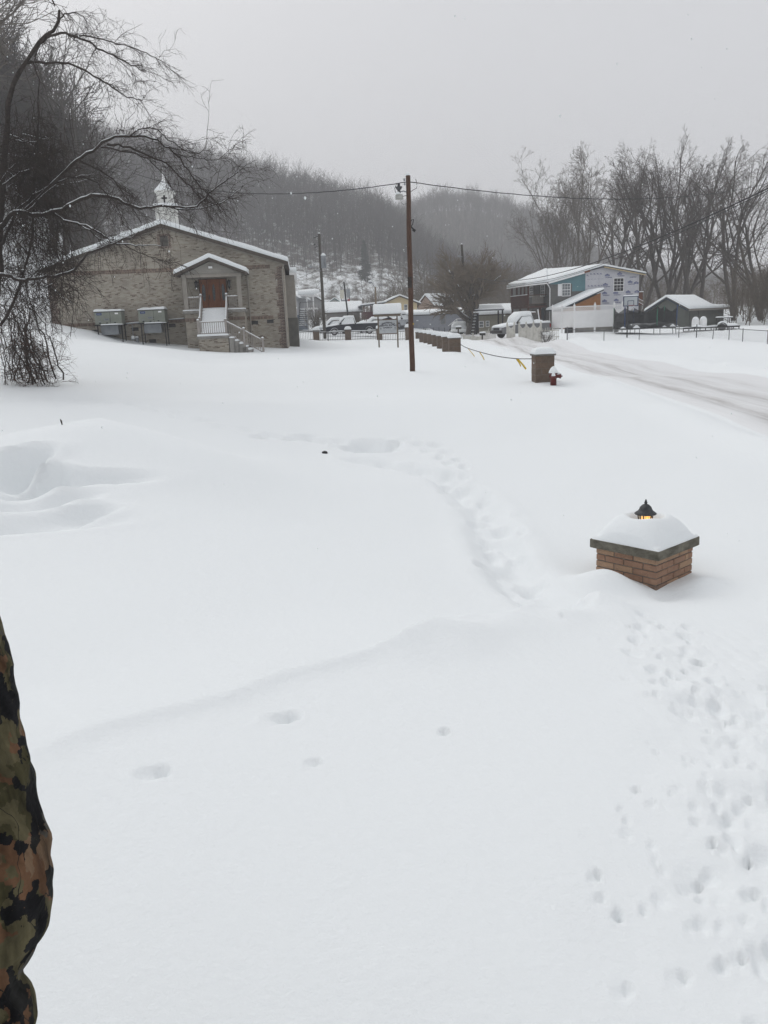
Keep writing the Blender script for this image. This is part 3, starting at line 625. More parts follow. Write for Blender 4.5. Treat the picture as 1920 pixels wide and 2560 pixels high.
gm = thing('gas_meter', 'small grey gas meter with snow on top below the wall conduit', 'gas meter', chw(4.95,-.3,.95), 5)
obj('meter_body', MB().lathe([(.06,.2),(.13,.24),(.13,.36),(.05,.42)],10,(-.12,0,0)).lathe([(.09,.0),(.10,.3),(.08,.36)],10,(.12,0,0)), M['galv'], gm, True)
obj('pipe', MB().tube([(-.12,0,.4),(-.12,0,.52),(.12,0,.52),(.12,0,-.6)],.025,6), M['dark_metal'], gm)
obj('snow_cap', MB().lathe([(.12,.36),(.11,.42),(.04,.46)],8,(.12,0,0)).lathe([(.13,.3),(.1,.47),(.02,.5)],8,(-.12,-.02,0)), M['snow'], gm, True)
# ------------------------------------------------------------------ lettering helper
def text_mesh(body, size, bold=0.0, arc=None):
    """letters as real flat shapes in the xz plane, centred on the origin; arc = radius of the curved baseline"""
    cu = bpy.data.curves.new('lettering', 'FONT'); cu.body = body; cu.size = size; cu.align_x = 'CENTER'; cu.extrude = .002; cu.offset = bold
    cu.resolution_u = 2
    o = bpy.data.objects.new('lettering', cu); COL.objects.link(o)
    dg = bpy.context.evaluated_depsgraph_get(); me = bpy.data.meshes.new_from_object(o.evaluated_get(dg))
    bpy.data.objects.remove(o); bpy.data.curves.remove(cu)
    n = len(me.vertices); co = np.empty(n*3); me.vertices.foreach_get('co', co); co = co.reshape(-1, 3)
    x, y, z = co[:,0].copy(), co[:,1].copy(), co[:,2].copy()
    if arc:
        th = x/arc; rr = arc+y; x = rr*np.sin(th); y = rr*np.cos(th)-arc
    me.vertices.foreach_set('co', np.c_[x, -z, y].ravel()); me.update(); return me
# ------------------------------------------------------------------ church sign
cream_panel = nmat('sign_panel', (.5,.52,.53), (.44,.46,.48), 3, .45)
post_wood = nmat('post_wood', (.19,.155,.115), (.13,.105,.08), 7, .85, .3, 25, (5,5,.6))
ink = nmat('sign_ink', (.015,.015,.03), (.02,.02,.035), 4, .6)
ink2 = nmat('sign_ink_grey', (.2,.21,.25), (.25,.26,.3), 4, .6)
gz = GD(.76, 55)
sg = thing('church_sign', 'wooden church notice board on two posts under a snow loaded little roof', 'sign', (.76, 55, gz), -1)
pm = MB().box(-.048,.048,-.048,.048,-.5,2.02).mesh('post', post_wood)
for x in (-.62, .62): link('post', pm, sg, (x,0,0))
bd = obj('board', MB().box(-.57,.57,-.03,.03,.90,1.74), cream_panel, sg)
obj('board_frame', MB().box(-.571,.571,-.045,.04,.84,.898).box(-.571,.571,-.045,.04,1.742,1.80), nmat('sign_frame',(.13,.09,.07),(.16,.12,.09),5), sg)
obj('scroll_crest', MB().prism([(-.571,1.802),(.571,1.802)]+[(.571-1.142*k/20, 1.81+.13*math.exp(-((k-9)/3.6)**2)+.02*math.cos(k*.9)) for k in range(21)], -.03,.02), nmat('crest',(.06,.075,.085),(.12,.05,.05),7), sg)
for body, size, z, arc, m_, x in (('LENOREVILLE',.145,1.53,.95,ink,0),('FREEWILL BAPTIST',.135,1.38,2.6,ink,0),('CHURCH',.145,1.22,None,ink,-.02),('SERVICES',.055,1.09,None,ink2,-.22),('SUNDAY SCHOOL',.055,1.09,None,ink2,.27)):
    link('lettering', text_mesh(body, size, .006 if size > .1 else .001, arc), bd, (x,-.033,z)).data.materials.append(m_)
for q, x in (('10 AM',-.22),('6 PM',-.22),('WED 7 PM',.27)):
    link('lettering', text_mesh(q, .045, 0), bd, (x,-.033,1.0-(.07 if q == '6 PM' else 0))).data.materials.append(ink2)
for x in (-.46, .47): obj('cross', MB().box(x-.012,x+.012,-.037,-.031,1.12,1.28).box(x-.04,x-.013,-.037,-.031,1.215,1.24).box(x+.013,x+.04,-.037,-.031,1.215,1.24), ink, bd)
obj('roof_beam', MB().box(-.86,.86,-.40,-.33,1.98,2.12).box(-.86,.86,.33,.40,1.98,2.12), post_wood, sg)
obj('roof', MB().prism([(-.44,2.10),(0,2.40),(0,2.45),(-.44,2.15)],-.9,.9,'yz').prism([(.44,2.10),(0,2.40),(0,2.45),(.44,2.15)],-.9,.9,'yz'), M['roof_brown'], sg)
obj('roof_snow', MB().snow((-.93,-.47,2.13),(.93,-.47,2.13),(.93,0,2.46),(-.93,0,2.46),.42,14,8,.45,.22,.1,3).snow((-.93,0,2.46),(.93,0,2.46),(.93,.47,2.13),(-.93,.47,2.13),.42,14,8,.6,.22,.1,4), M['snow'], sg, True)
# ------------------------------------------------------------------ poles and wires
def polebody(h, r0, r1, m, t, dx=0, dy=0):
    n = 9; pts = [(dx*k/n+.012*math.sin(k*1.7), dy*k/n, -.6+(h+.6)*k/n) for k in range(n+1)]
    o = obj('pole', MB().tube(pts, [r0+(r1-r0)*k/n for k in range(n+1)], 12), m, t, True)
    obj('snow_cap', MB().lathe([(r1*1.05,h),(r1*.9,h+.05),(r1*.3,h+.11),(.005,h+.12)],10,(dx,dy,0)), M['snow'], t, True)
    return o
PX, PY = 1.31, 32.0; pz = GD(PX, PY); PH = 7.70-pz
lp = thing('light_pole', 'tall reddish brown wooden pole with a shaded lamp near its top', 'utility pole', (PX, PY, pz))
pb = polebody(PH, .105, .083, M['pole_brown'], lp, .08)
obj('scar', MB().lathe([(.0995,3.1),(.1,3.3),(.094,3.5)],7,(.03,-.012,0)), M['bark_dark'], pb)
obj('tag', MB().box(.08,.125,-.1,-.09,1.75,1.8), nmat('yellow_tag',(.5,.36,.03),(.5,.36,.03),2,.5), pb)
ln = obj('lamp', MB().lathe([(.03,.0),(.055,.02),(.06,.08),(.05,.12),(.1,.17),(.12,.22),(.135,.24)][::-1],10,(-.27,-.05,PH-.62)).lathe([(.05,0.001),(.05,.12)],8,(-.27,-.05,PH-.37)), nmat('lamp_housing',(.05,.05,.055),(.09,.09,.095),6,.6), lp, True)
ln.data.transform(Matrix.Identity(4))
obj('lamp_shade', MB().lathe([(.145,0),(.142,.02),(.135,.15),(.14,.165)],14,(-.27,-.05,PH-.82)), nmat('refractor',(.42,.42,.4),(.34,.34,.32),9,.3), lp, True)
obj('lamp_arm', MB().tube([(.0,0,PH-.56),(-.1,-.02,PH-.53),(-.2,-.04,PH-.55),(-.27,-.05,PH-.58)],.022,6), M['galv'], lp, True)
obj('lamp_snow', MB().lathe([(.09,0),(.08,.05),(.03,.09),(.004,.095)],8,(-.31,-.10,PH-.645)), M['snow'], lp, True)
obj('insulator', MB().lathe([(.02,0),(.045,.02),(.03,.05),(.045,.08),(.02,.1)],8,(-.06,-.08,PH-.2)).lathe([(.02,0),(.04,.02),(.03,.05),(.02,.08)],8,(-.05,-.09,PH-.34)), M['galv'], lp)
obj('hanging_bracket', MB().tube([(.12,-.02,PH-1.62),(.16,-.02,PH-1.55),(.24,-.03,PH-1.52),(.2,-.03,PH-1.7),(.13,-.02,PH-1.78)],.017,5).tube([(.12,-.02,PH-1.76),(.2,-.04,PH-1.86),(.30,-.05,PH-1.93),(.27,-.05,PH-1.97),(.18,-.03,PH-1.9)],.028,5), M['black'], lp)
obj('jumper_wire', MB().tube([(-.33,0,PH-.24),(-.42,0,PH-.42),(-.4,-.02,PH-.55),(-.28,-.06,PH-.68),(-.12,-.1,PH-.72),(.0,-.1,PH-.70)],.011,5).tube([(.36,0,PH-.13),(.40,0,PH-.3),(.38,0,PH-.45),(.22,0,PH-.52),(.12,0,PH-.6)],.011,5).tube([(-.22,-.05,PH-.84),(-.2,-.05,PH-.92),(-.12,-.05,PH-1.0),(.06,-.08,PH-.95)],.006,5), M['wire'], lp)
def wire(name, label, a, b, sag, r, group=None, n=30, twist=0):
    a, b = Vector(a), Vector(b); pts = []
    for k in range(n+1):
        f_ = k/n; p = a.lerp(b, f_); p.z -= 4*sag*f_*(1-f_); p.z += twist*math.sin(k*2.1); pts.append(p)
    mb = MB().tube(pts, r, 5); return tag(obj(name, mb, M['wire'], None, True), label, 'wire', group)
ptop = (PX+.08, PY-.05, 7.48)
wire('service_wire', 'thin twisted wire running left from the brown lamp pole over the church roof', ptop, at(330, 432, 52), .75, .016, None, 60, .006)
wire('service_wire', 'thin wire running right from the brown lamp pole past the bare trees', ptop, at(1990, 440, 60), 1.0, .017, None, 60, .006)

def utility(name, label, px, py, tx, ty, Y, r0, r1, m, group='distant utility poles'):
    b = at(px, py, Y); tp_ = at(tx, ty, Y); z0 = GD(b[0], Y); k = (tp_[2]-z0)/max(tp_[2]-b[2], .1)
    x0 = tp_[0]+(b[0]-tp_[0])*k
    t = thing(name, label, 'utility pole', (x0, Y, z0), 0, group); h = tp_[2]-z0
    polebody(h, r0, r1, m, t, tp_[0]-x0); t['top'] = tuple(tp_); return t, h, tp_[0]-x0
ua, h, dx = utility('utility_pole', 'dark utility pole with grey transformer behind the iron fence beside the church', 812, 840, 797.5, 584, 84, .17, .12, M['pole_grey'])
tr = obj('transformer', MB().lathe([(.24,0),(.25,.03),(.25,1.1),(.22,1.16)],14,(dx+.30,-.1,h-3.25)), M['galv'], ua, True)
obj('fin', (lambda b: [b.box(dx+.28+.07*k,dx+.30+.07*k,-.40,-.3,h-3.1,h-2.3) for k in range(4)] and b)(MB()), M['galv'], tr)
obj('transformer_snow', MB().lathe([(.26,0),(.22,.12),(.1,.24),(.01,.27)],10,(dx+.30,-.1,h-2.09)), M['snow'], tr, True)
obj('crossarm', MB().bar((dx-.1,-.1,h-.25),(dx-.55,-.1,h-.4),.07,.07).bar((dx-.1,-.1,h-1.15),(dx-.5,-.15,h-1.3),.05,.05).bar((dx-.4,-.12,h-1.0),(dx-.6,-.12,h-1.05),.08,.1), M['dark_metal'], ua)
obj('street_light', MB().tube([(dx*.6,-.1,h-3.55),(dx*.6-.5,-.2,h-3.2),(dx*.6-.9,-.3,h-3.05)],.03,6).lathe([(.05,0),(.16,.05),(.1,.2),(.04,.26)],8,(dx*.6-1.0,-.32,h-3.2)), M['galv'], ua)
ub, h, dx = utility('utility_pole', 'thin black leaning utility pole rising behind the dark pickup truck', 871, 795, 859.5, 704, 105, .12, .09, M['black'])
uc, h, dx = utility('utility_pole', 'tan utility pole with a snow capped street lamp in front of the yellow house', 941, 790, 938, 717, 100, .13, .1, M['pole_tan'])
obj('street_lamp', MB().tube([(dx,0,h-.1),(dx-.3,-.1,h+.35),(dx-.5,-.15,h+.5)],.03,6).lathe([(.06,0),(.24,.06),(.2,.16),(.06,.2)],8,(dx-.55,-.16,h+.4)), M['galv'], uc)
obj('lamp_snow', MB().lathe([(.26,0),(.22,.1),(.08,.2),(.01,.22)],8,(dx-.55,-.16,h+.57)), M['snow'], uc, True)
ud, h, dx = utility('utility_pole', 'tall dark utility pole standing in front of the wide bushy tree', 1168, 800, 1154, 611, 92, .16, .12, M['pole_grey'])
obj('light_arm', MB().tube([(dx*.9,-.1,h-1.3),(dx*.9-.35,-.2,h-1.2)],.03,6).lathe([(.05,0),(.13,.04),(.05,.16)],8,(dx*.9-.4,-.2,h-1.28)), M['galv'], ud)
wire('power_line', 'upper of the two thick wires slanting across the right hand trees', at(1168, 688, 92), at(1990, 437, 26), 1.6, .024, 'slanting power lines')
wire('power_line', 'lower of the two thick wires slanting across the right hand trees', at(1172, 691, 92), at(1990, 441, 25.5), 1.75, .014, 'slanting power lines')
wire('power_line', 'thin wire from the transformer pole towards the church wall', at(800, 668, 84), at(690, 706, 66), .3, .015)
# ------------------------------------------------------------------ block pillars by the road and along the churchyard
blk = [nmat('block_brown',(.12,.085,.062),(.155,.112,.083),14,.95,.4,60), nmat('block_dun',(.14,.105,.08),(.11,.082,.062),11,.95,.4,60)]
mortar = nmat('mortar', (.17,.15,.13), (.14,.12,.1), 9, .95)
cap_m = nmat('cap_slab', (.11,.10,.09), (.16,.15,.135), 8, .9, .2, 30)
def bevbox(name, sx, sy, sz, m, b=.006):
    bm = bmesh.new(); bmesh.ops.create_cube(bm, size=1); bmesh.ops.scale(bm, vec=(sx, sy, sz), verts=bm.verts)
    bmesh.ops.bevel(bm, geom=bm.edges[:], offset=b, segments=1, affect='EDGES')
    me = bpy.data.meshes.new(name); bm.to_mesh(me); bm.free(); me.materials.append(m); return me
BL = {(w, k): bevbox('block', w-.008, .60, .187, blk[k], .008) for w in (.4, .2, .6) for k in (0, 1)}
prng = random.Random(3)
def block_pillar(name, label, x, y, top, group, rz=0, snow_t=.27, w=.6):
    gz_ = GD(x, y); t = thing(name, label, 'pillar', (x, y, gz_), rz, group); H = top-gz_
    n = int(math.ceil((H+.25)/.195)); 
    obj('mortar_core', MB().box(-.292,.292,-.292,.292,H-n*.195,H-.02), mortar, t)
    for c in range(n):
        z = H-.02-.0975-c*.195
        lay = ((.4,-.1),(.2,.2)) if c % 2 else ((.2,-.2),(.4,.1))
        for bw, bx in lay:
            o = link('block', BL[(bw, prng.randrange(2))], t, (bx+prng.uniform(-.002,.002), prng.uniform(-.006,.006), z))
    obj('cap', MB().box(-.335,.335,-.335,.335,H-.018,H+.035), cap_m, t)
    obj('snow_cap', MB().snow((-.335,-.335,H+.035),(.335,-.335,H+.035),(.335,.335,H+.035),(-.335,.335,H+.035),snow_t,8,8,.3,.25,.1,x+y), M['snow'], t, True)
    return t
hz = at(1360, 886, 26)[2]
block_pillar('block_pillar', 'brown block pillar with thin cap standing beside the red fire hydrant', 5.2, 26.2, hz-.02, 'brown block pillars', 2, .2)
ordn = ['nearest to the road lamp side, with the rope tied on','second','third','fourth','fifth','sixth','seventh','eighth']
lab = ['nearest pillar of the brown row beside the road, with the rope tied to it','second brown pillar of the roadside row counting from the rope','third brown pillar of the roadside row counting from the rope',
 'fourth brown pillar of the roadside row counting from the rope','fifth brown pillar of the roadside row counting from the rope','sixth brown pillar of the roadside row counting from the rope','seventh brown pillar of the roadside row, beside the tall pole','eighth brown pillar of the roadside row, partly behind the tall pole']
for k, (px_, py_, Y) in enumerate([(1136,846,43.3),(1118.5,843,47.5),(1104,840.5,52.3),(1090.5,838,58),(1078,835.5,64),(1067,833.5,70),(1056,832,76.5),(1046,831,84)]):
    p = at(px_, py_, Y); block_pillar('block_pillar', lab[k], p[0], Y, p[2], 'brown block pillars', 0, .24)
FP = [(790,826.5),(869.5,824.5),(948,822),(1020,819)]; fx = []
fl = ['brown block pillar in the iron fence nearest to the church','brown block pillar in the iron fence in front of the dark pickup','brown block pillar in the iron fence behind the notice board','brown block pillar at the right end of the iron fence, left of the tall pole']
for k, (px_, py_) in enumerate(FP):
    p = at(px_, py_, 82); block_pillar('block_pillar', fl[k], p[0], 82, p[2], 'brown block pillars', 0, .3); fx.append((p[0], p[2]))
# iron fence sections
iron = nmat('iron', (.05,.045,.042), (.08,.07,.065), 9, .7)
pk = MB().box(-.014,.014,-.014,.014,-.2,.83).mesh('picket', iron)
xs_ = [(-8.15, fx[0][0]-.33), (fx[0][0]+.33, fx[1][0]-.33), (fx[1][0]+.33, fx[2][0]-.33), (fx[2][0]+.33, fx[3][0]-.33)]
fe = ['iron picket fence section between the church corner and the first brown pillar','iron picket fence section in front of the transformer pole','iron picket fence section in front of the long dark pickup','iron picket fence section right of the notice board']
for (x0, x1), l_ in zip(xs_, fe):
    z0 = GD((x0+x1)/2, 82); L = x1-x0; t = thing('iron_fence', l_, 'fence', (x0, 82, z0), 0, 'iron fence sections')
    obj('top_rail', MB().box(0,L,-.03,.03,.80,.85), iron, t); obj('bottom_rail', MB().box(0,L,-.02,.02,.08,.12), iron, t)
    obj('rail_snow', MB().snow((0,-.04,.85),(L,-.04,.85),(L,.04,.85),(0,.04,.85),.07,14,2,.6,.04,.4,x0), M['snow'], t, True)
    n = int(L/.155)
    for k in range(n): link('picket', pk, t, (.08+(L-.16)*k/(n-1), 0, 0))
    if x0 < -8: obj('end_post', MB().box(-.05,.05,-.05,.05,-.3,.95), iron, t)
# ------------------------------------------------------------------ rope with tape streamers
rp = [at(*q) for q in [(1151,861,43.1),(1168,870,39.8),(1200,880,36.2),(1240,890,32.8),(1289,896.5,29.3),(1337,897,26.3)]]
rp = [Vector(p) for p in rp]
def crspline(P, n=6):
    o = []; Q = [P[0]*2-P[1]]+P+[P[-1]*2-P[-2]]
    for i in range(1, len(Q)-2):
        for k in range(n):
            t = k/n; a, b, c, d = Q[i-1:i+3]; o.append(.5*((2*b)+(c-a)*t+(2*a-5*b+4*c-d)*t*t+(3*b-a-3*c+d)*t**3))
    o.append(P[-1]); return o
rope = thing('barrier_rope', 'sagging dark rope with yellow tape strung from the pillar row to the hydrant pillar', 'rope', rp[2])
obj('rope', MB().tube([p-rp[2] for p in crspline(rp)], .016, 6), M['wire'], rope, True)
ytape = nmat('yellow_tape', (.62,.44,.05), (.55,.36,.03), 9, .5)
for (x0,y0,x1,y1,Y,wd) in [(1169,870,1186.5,891.5,39.7,.03),(1199,880,1210.5,899.5,36.3,.04),(1291,897,1302,916,29.2,.045),(1294,897,1315,923,29.1,.055)]:
    a, b = Vector(at(x0,y0,Y)), Vector(at(x1,y1,Y-.1)); mid = a.lerp(b,.55)+Vector((.03,0,-.02))
    obj('tape_streamer', MB().bar(a-rp[2],mid-rp[2],.004,wd).bar(mid-rp[2],b-rp[2],.004,wd*1.15), ytape, rope)
# ------------------------------------------------------------------ fire hydrant
hp = at(1383.5, 950, 25.2); gz_ = GD(hp[0], 25.2)
hy = thing('fire_hydrant', 'dark red fire hydrant wearing a cone of snow in front of the block pillar', 'fire hydrant', (hp[0], 25.2, gz_), -20)
hred = nmat('hydrant_red', (.13,.02,.018), (.09,.018,.016), 6, .5)
obj('barrel', MB().lathe([(.095,-.3),(.095,.20),(.11,.21),(.11,.24),(.095,.25),(.10,.33),(.125,.335),(.125,.36),(.105,.37),(.085,.42),(.03,.45)],16), hred, hy, True)
nz = obj('nozzle', MB().lathe([(.055,0),(.055,.10),(.07,.10),(.07,.15),(.02,.15),(.02,.19)],10), hred, hy); nz.rotation_euler = (0, R(90), 0); nz.location = (.08,0,.27)
nz = obj('nozzle', MB().lathe([(.055,0),(.055,.10),(.07,.10),(.07,.15),(.02,.15),(.02,.19)],10), hred, hy); nz.rotation_euler = (0, R(-90), 0); nz.location = (-.05,.06,.27); nz.scale = (.8,.8,.5)
nz = obj('pumper_cap', MB().lathe([(.075,0),(.075,.09),(.085,.09),(.085,.13),(.02,.13),(.02,.16)],10), hred, hy); nz.rotation_euler = (R(90), 0, 0); nz.location = (.02,-.07,.25)
obj('nozzle_snow', MB().lathe([(.06,0),(.05,.07),(.01,.11)],8,(.03,-.21,.29)).lathe([(.05,0),(.035,.04),(.004,.06)],8,(.17,0,.335)), M['snow'], hy, True)
obj('hanging_disc', MB().lathe([(.075,0),(.08,.012),(.02,.02)],12), M['white'], hy).location = (.18,-.1,.12); hy.children[-1].rotation_euler = (R(60), R(30), 0)
obj('snow_cap', MB().lathe([(.145,.37),(.14,.41),(.10,.49),(.05,.55),(.01,.57)],12), M['snow'], hy, True)
# ------------------------------------------------------------------ brick lamp pillar in the foreground
LX, LY = PILLAR_XY; lz = .2
bp_ = thing('brick_pillar', 'low square brick pillar with mossy stone cap, snow dome and lit lantern', 'pillar', (LX, LY, lz), 40.8)
BM = [nmat('brick_orange',(.34,.21,.145),(.28,.165,.112),16,.92,.6,60), nmat('brick_tan',(.34,.225,.155),(.40,.26,.17),13,.92,.6,60), nmat('brick_brown',(.27,.165,.115),(.33,.20,.135),15,.92,.6,60), nmat('brick_soot',(.17,.12,.095),(.25,.16,.115),9,.92,.6,60)]
BK = {(L, k): bevbox('brick', L, .09, .0575, BM[k], .004) for L in (.203, .10, .16, .055) for k in range(4)}
HB = .338
obj('mortar_core', MB().box(-HB+.008,HB-.008,-HB+.008,HB-.008,-.62,-.002), nmat('old_mortar',(.2,.175,.15),(.13,.115,.1),12,.95,.4,60), bp_)
for c in range(9):
    z = -.032-c*.0675; lay = (.203,.203,.16) if c % 2 == 0 else (.10,.203,.203,.055)
    for s_ in range(4):
        a = s_*math.pi/2; u = -HB
        for L in lay:
            k = prng.choices([0,1,2,3],[5,4,3,1])[0]; x = u+L/2; y = -HB+.045+prng.uniform(-.003,.002)
            o = link('brick', BK[(L, k)], bp_); o.location = (x*math.cos(a)-y*math.sin(a), x*math.sin(a)+y*math.cos(a), z); o.rotation_euler = (0,0,a+prng.uniform(-.006,.006))
            u += L+.010
HC = .39
capm = nmat('cap_stone', (.08,.074,.058), (.20,.188,.152), 9, .95, .8, 45, (1,1,1.5), lo=.3, hi=.7)
bm = bmesh.new(); bmesh.ops.create_grid(bm, x_segments=14, y_segments=14, size=HC)
ex = bmesh.ops.extrude_face_region(bm, geom=bm.faces[:]); vs_ = [v for v in ex['geom'] if isinstance(v, bmesh.types.BMVert)]
bmesh.ops.translate(bm, vec=(0,0,.088), verts=vs_); bmesh.ops.recalc_face_normals(bm, faces=bm.faces)
for v in bm.verts:
    e_ = max(abs(v.co.x), abs(v.co.y))/HC
    if e_ > .99: v.co += v.co.normalized()*(.006*mnoise.noise(v.co*9)); 
    if abs(v.co.x) > .99*HC and abs(v.co.y) > .99*HC: v.co.x *= .985; v.co.y *= .985
me = bpy.data.meshes.new('cap_slab'); bm.to_mesh(me); bm.free(); me.materials.append(capm)
cp = link('cap_slab', me, bp_, (0,0,0)); bv = cp.modifiers.new('bevel','BEVEL'); bv.width = .006; bv.segments = 2; bv.limit_method = 'ANGLE'
# snow dome: square at the rim, round on top, melted back round the lantern
N_ = 44; vs_ = []; fs_ = []
for j in range(N_+1):
    for i in range(N_+1):
        u, v = -1+2*i/N_, -1+2*j/N_; x, y = u*(HC-.012), v*(HC-.012)
        q = 1-max(0, 1-(abs(u)**2.4+abs(v)**2.4)**(1/2.4)) if False else min(1, (abs(u)**4+abs(v)**4)**.25)
        rr_ = min(1.0, math.sqrt(u*u+v*v)/1.25)
        rho = .6*q+.4*rr_; h_ = .285*(1-rho**1.9)**.85+.022
        h_ *= 1+.04*mnoise.noise(Vector((u*1.6,v*1.6,2)))
        d_ = math.hypot(x, y); h_ -= .136*math.exp(-(d_/.165)**4)
        if max(abs(u), abs(v)) > .999: h_ = -.002
        vs_.append((x, y, .089+h_)); 
        if i < N_ and j < N_: a = j*(N_+1)+i; fs_.append((a, a+1, a+N_+2, a+N_+1))
obj('snow_dome', MB().add(vs_, fs_), M['snow'], bp_, True)
z_r = at(1615, 1284, LY)[2]-lz; z_f = at(1616, 1248, LY)[2]-lz
iron_d = nmat('lantern_metal', (.035,.038,.042), (.07,.072,.075), 18, .55, .2, 40, metal=.2)
la = obj('lantern', MB().lathe([(.108,z_r-.002),(.106,z_r+.008),(.075,z_r+.03),(.062,z_r+.05),(.055,z_r+.07),(.035,z_r+.09),(.014,z_r+.10),(.012,z_r+.108),(.02,z_r+.112),(.012,z_r+.118),(.011,z_r+.13),(.012,z_f-.02),(.004,z_f)],12), iron_d, bp_, True)
obj('lantern_base', MB().lathe([(.07,.089),(.07,.12),(.03,.13),(.03,z_r-.14),(.065,z_r-.125),(.055,z_r-.12)],8), iron_d, la)
lb_ = MB()
for k in range(6):
    a = k*math.pi/3+.3; lb_.bar((.055*math.cos(a),.055*math.sin(a),z_r-.12),(.078*math.cos(a),.078*math.sin(a),z_r),.009,.009)
obj('lantern_bars', lb_, iron_d, la)
glow = bpy.data.materials.new('lamp_glow'); glow.use_nodes = True; g_ = glow.node_tree.nodes['Principled BSDF']
g_.inputs['Emission Color'].default_value = (1,.52,.13,1); g_.inputs['Emission Strength'].default_value = 1.2; g_.inputs['Base Color'].default_value = (.9,.7,.4,1)
obj('bulb', MB().lathe([(.01,z_r-.12),(.024,z_r-.10),(.03,z_r-.06),(.024,z_r-.02),(.01,z_r-.005)],10,(-.026,.0,0)).lathe([(.01,z_r-.12),(.024,z_r-.10),(.03,z_r-.06),(.024,z_r-.02),(.01,z_r-.005)],10,(.028,-.024,0)), glow, la, True)
gl = bpy.data.materials.new('clear_glass'); gl.use_nodes = True; nt = gl.node_tree
tb = nt.nodes.new('ShaderNodeBsdfTransparent'); gb = nt.nodes.new('ShaderNodeBsdfGlossy'); gb.inputs['Roughness'].default_value = .05; mxs = nt.nodes.new('ShaderNodeMixShader'); mxs.inputs[0].default_value = .12
tb.inputs['Color'].default_value = (.95,.9,.8,1)
nt.links.new(tb.outputs[0], mxs.inputs[1]); nt.links.new(gb.outputs[0], mxs.inputs[2]); nt.links.new(mxs.outputs[0], nt.nodes['Material Output'].inputs[0])
gm_ = MB()
for k in range(6):
    a, b = k*math.pi/3+.3, (k+1)*math.pi/3+.3
    gm_.add([(.054*math.cos(a),.054*math.sin(a),z_r-.118),(.054*math.cos(b),.054*math.sin(b),z_r-.118),(.076*math.cos(b),.076*math.sin(b),z_r-.004),(.076*math.cos(a),.076*math.sin(a),z_r-.004)],[(0,1,2,3)])
obj('glass', gm_, gl, la)
# ------------------------------------------------------------------ windows
win_dark = nmat('window_dark', (.012,.012,.015), (.03,.03,.036), 2, .12, spec=.6)
win_blind = nmat('window_blind', (.22,.24,.25), (.13,.14,.15), 9, .3, stretch=(.2,.2,6))
def window(parent, x0, x1, z0, z1, y, cols=3, rows=2, sash=2, frame=None, glass=None, fw=.06, axis='x'):
    """double hung window in the wall plane y (axis x) or x (axis y); one pane object per sash"""
    frame = frame or M['white']; glass = glass or win_dark
    def B(mb, a0, a1, d0, d1, c0, c1):
        return mb.box(a0,a1,y+d0,y+d1,c0,c1) if axis == 'x' else mb.box(y+d0,y+d1,a0,a1,c0,c1)
    f = MB(); o = -.035
    B(f,x0-fw,x1+fw,o,.02,z1,z1+fw); B(f,x0-fw,x1+fw,o,.02,z0-fw,z0); B(f,x0-fw,x0,o,.02,z0,z1); B(f,x1,x1+fw,o,.02,z0,z1)
    hs = (z1-z0)/sash
    for s in range(1, sash): B(f,x0,x1,o,.02,z0+s*hs-.03,z0+s*hs+.03)
    for s in range(sash):
        for c in range(1, cols): xx = x0+(x1-x0)*c/cols; B(f,xx-.012,xx+.012,-.026,.01,z0+s*hs+.03,z0+(s+1)*hs-.03)
        for r_ in range(1, rows): zz = z0+s*hs+hs*r_/rows; B(f,x0,x1,-.024,.01,zz-.012,zz+.012)
    w_ = obj('window', f, frame, parent)
    for s in range(sash): 
        p = MB(); B(p,x0,x1,-.012,.0,z0+s*hs+.002,z0+(s+1)*hs-.002); obj('pane', p, glass, w_)
    return w_
# ------------------------------------------------------------------ two storey house being re-sided
grey_sid = siding('grey_siding', (.135,.135,.128), (.115,.115,.11), .16)
HS = at(1374.5, 822.6, 85); hz0 = GD(HS[0]+3, 86)
hs_ = thing('two_storey_house', 'two storey house half clad in printed white wrap with teal sheathing and brown upstairs deck', 'house', (HS[0], 85, 1.17), 10)
HW, HD = 9.6, 11.6
def roofz(x): return 4.55+(x+.3)*.2325 if x < 5.6 else 5.92-(x-5.6)*.2
obj('siding_panel', MB().prism([(0,-1),(3.76,-1),(3.76,3.62),(2.36,3.62),(2.36,4.36),(0,4.36)],0,.2), grey_sid, hs_)
obj('blue_sheathing', MB().prism([(.0,4.362),(2.362,4.362),(2.362,3.622),(3.758,3.622),(3.758,roofz(3.76)-.05),(0,roofz(0)-.05)],.01,.2), nmat('teal_sheathing',(.115,.24,.27),(.10,.205,.235),1.2,.7), hs_)
wrap_m = nmat('wrap_white', (.56,.565,.60), (.50,.505,.55), 1.4, .55, .25, 5)
wrap = obj('house_wrap', MB().prism([(3.762,-1),(HW,-1),(HW,roofz(HW)-.06),(5.6,5.82),(3.762,roofz(3.762)-.05)],-.01,.2), wrap_m, hs_)
obj('wrap_seam', MB().box(5.55,5.575,-.016,-.0105,2.2,5.6).box(9.30,9.32,-.016,-.0105,1.6,5.0), nmat('seam',(.62,.62,.62),(.6,.6,.6),2), wrap)
obj('side_wall', MB().box(0,.2,.202,HD,-1,4.5), grey_sid, hs_)
obj('side_wall', MB().box(HW-.2,HW,.202,HD,-1,4.9), wrap_m, hs_)
print_blue = nmat('print_blue', (.045,.055,.16), (.06,.07,.19), 3, .6); print_pale = nmat('print_pale', (.42,.45,.58), (.4,.43,.56), 3, .6)
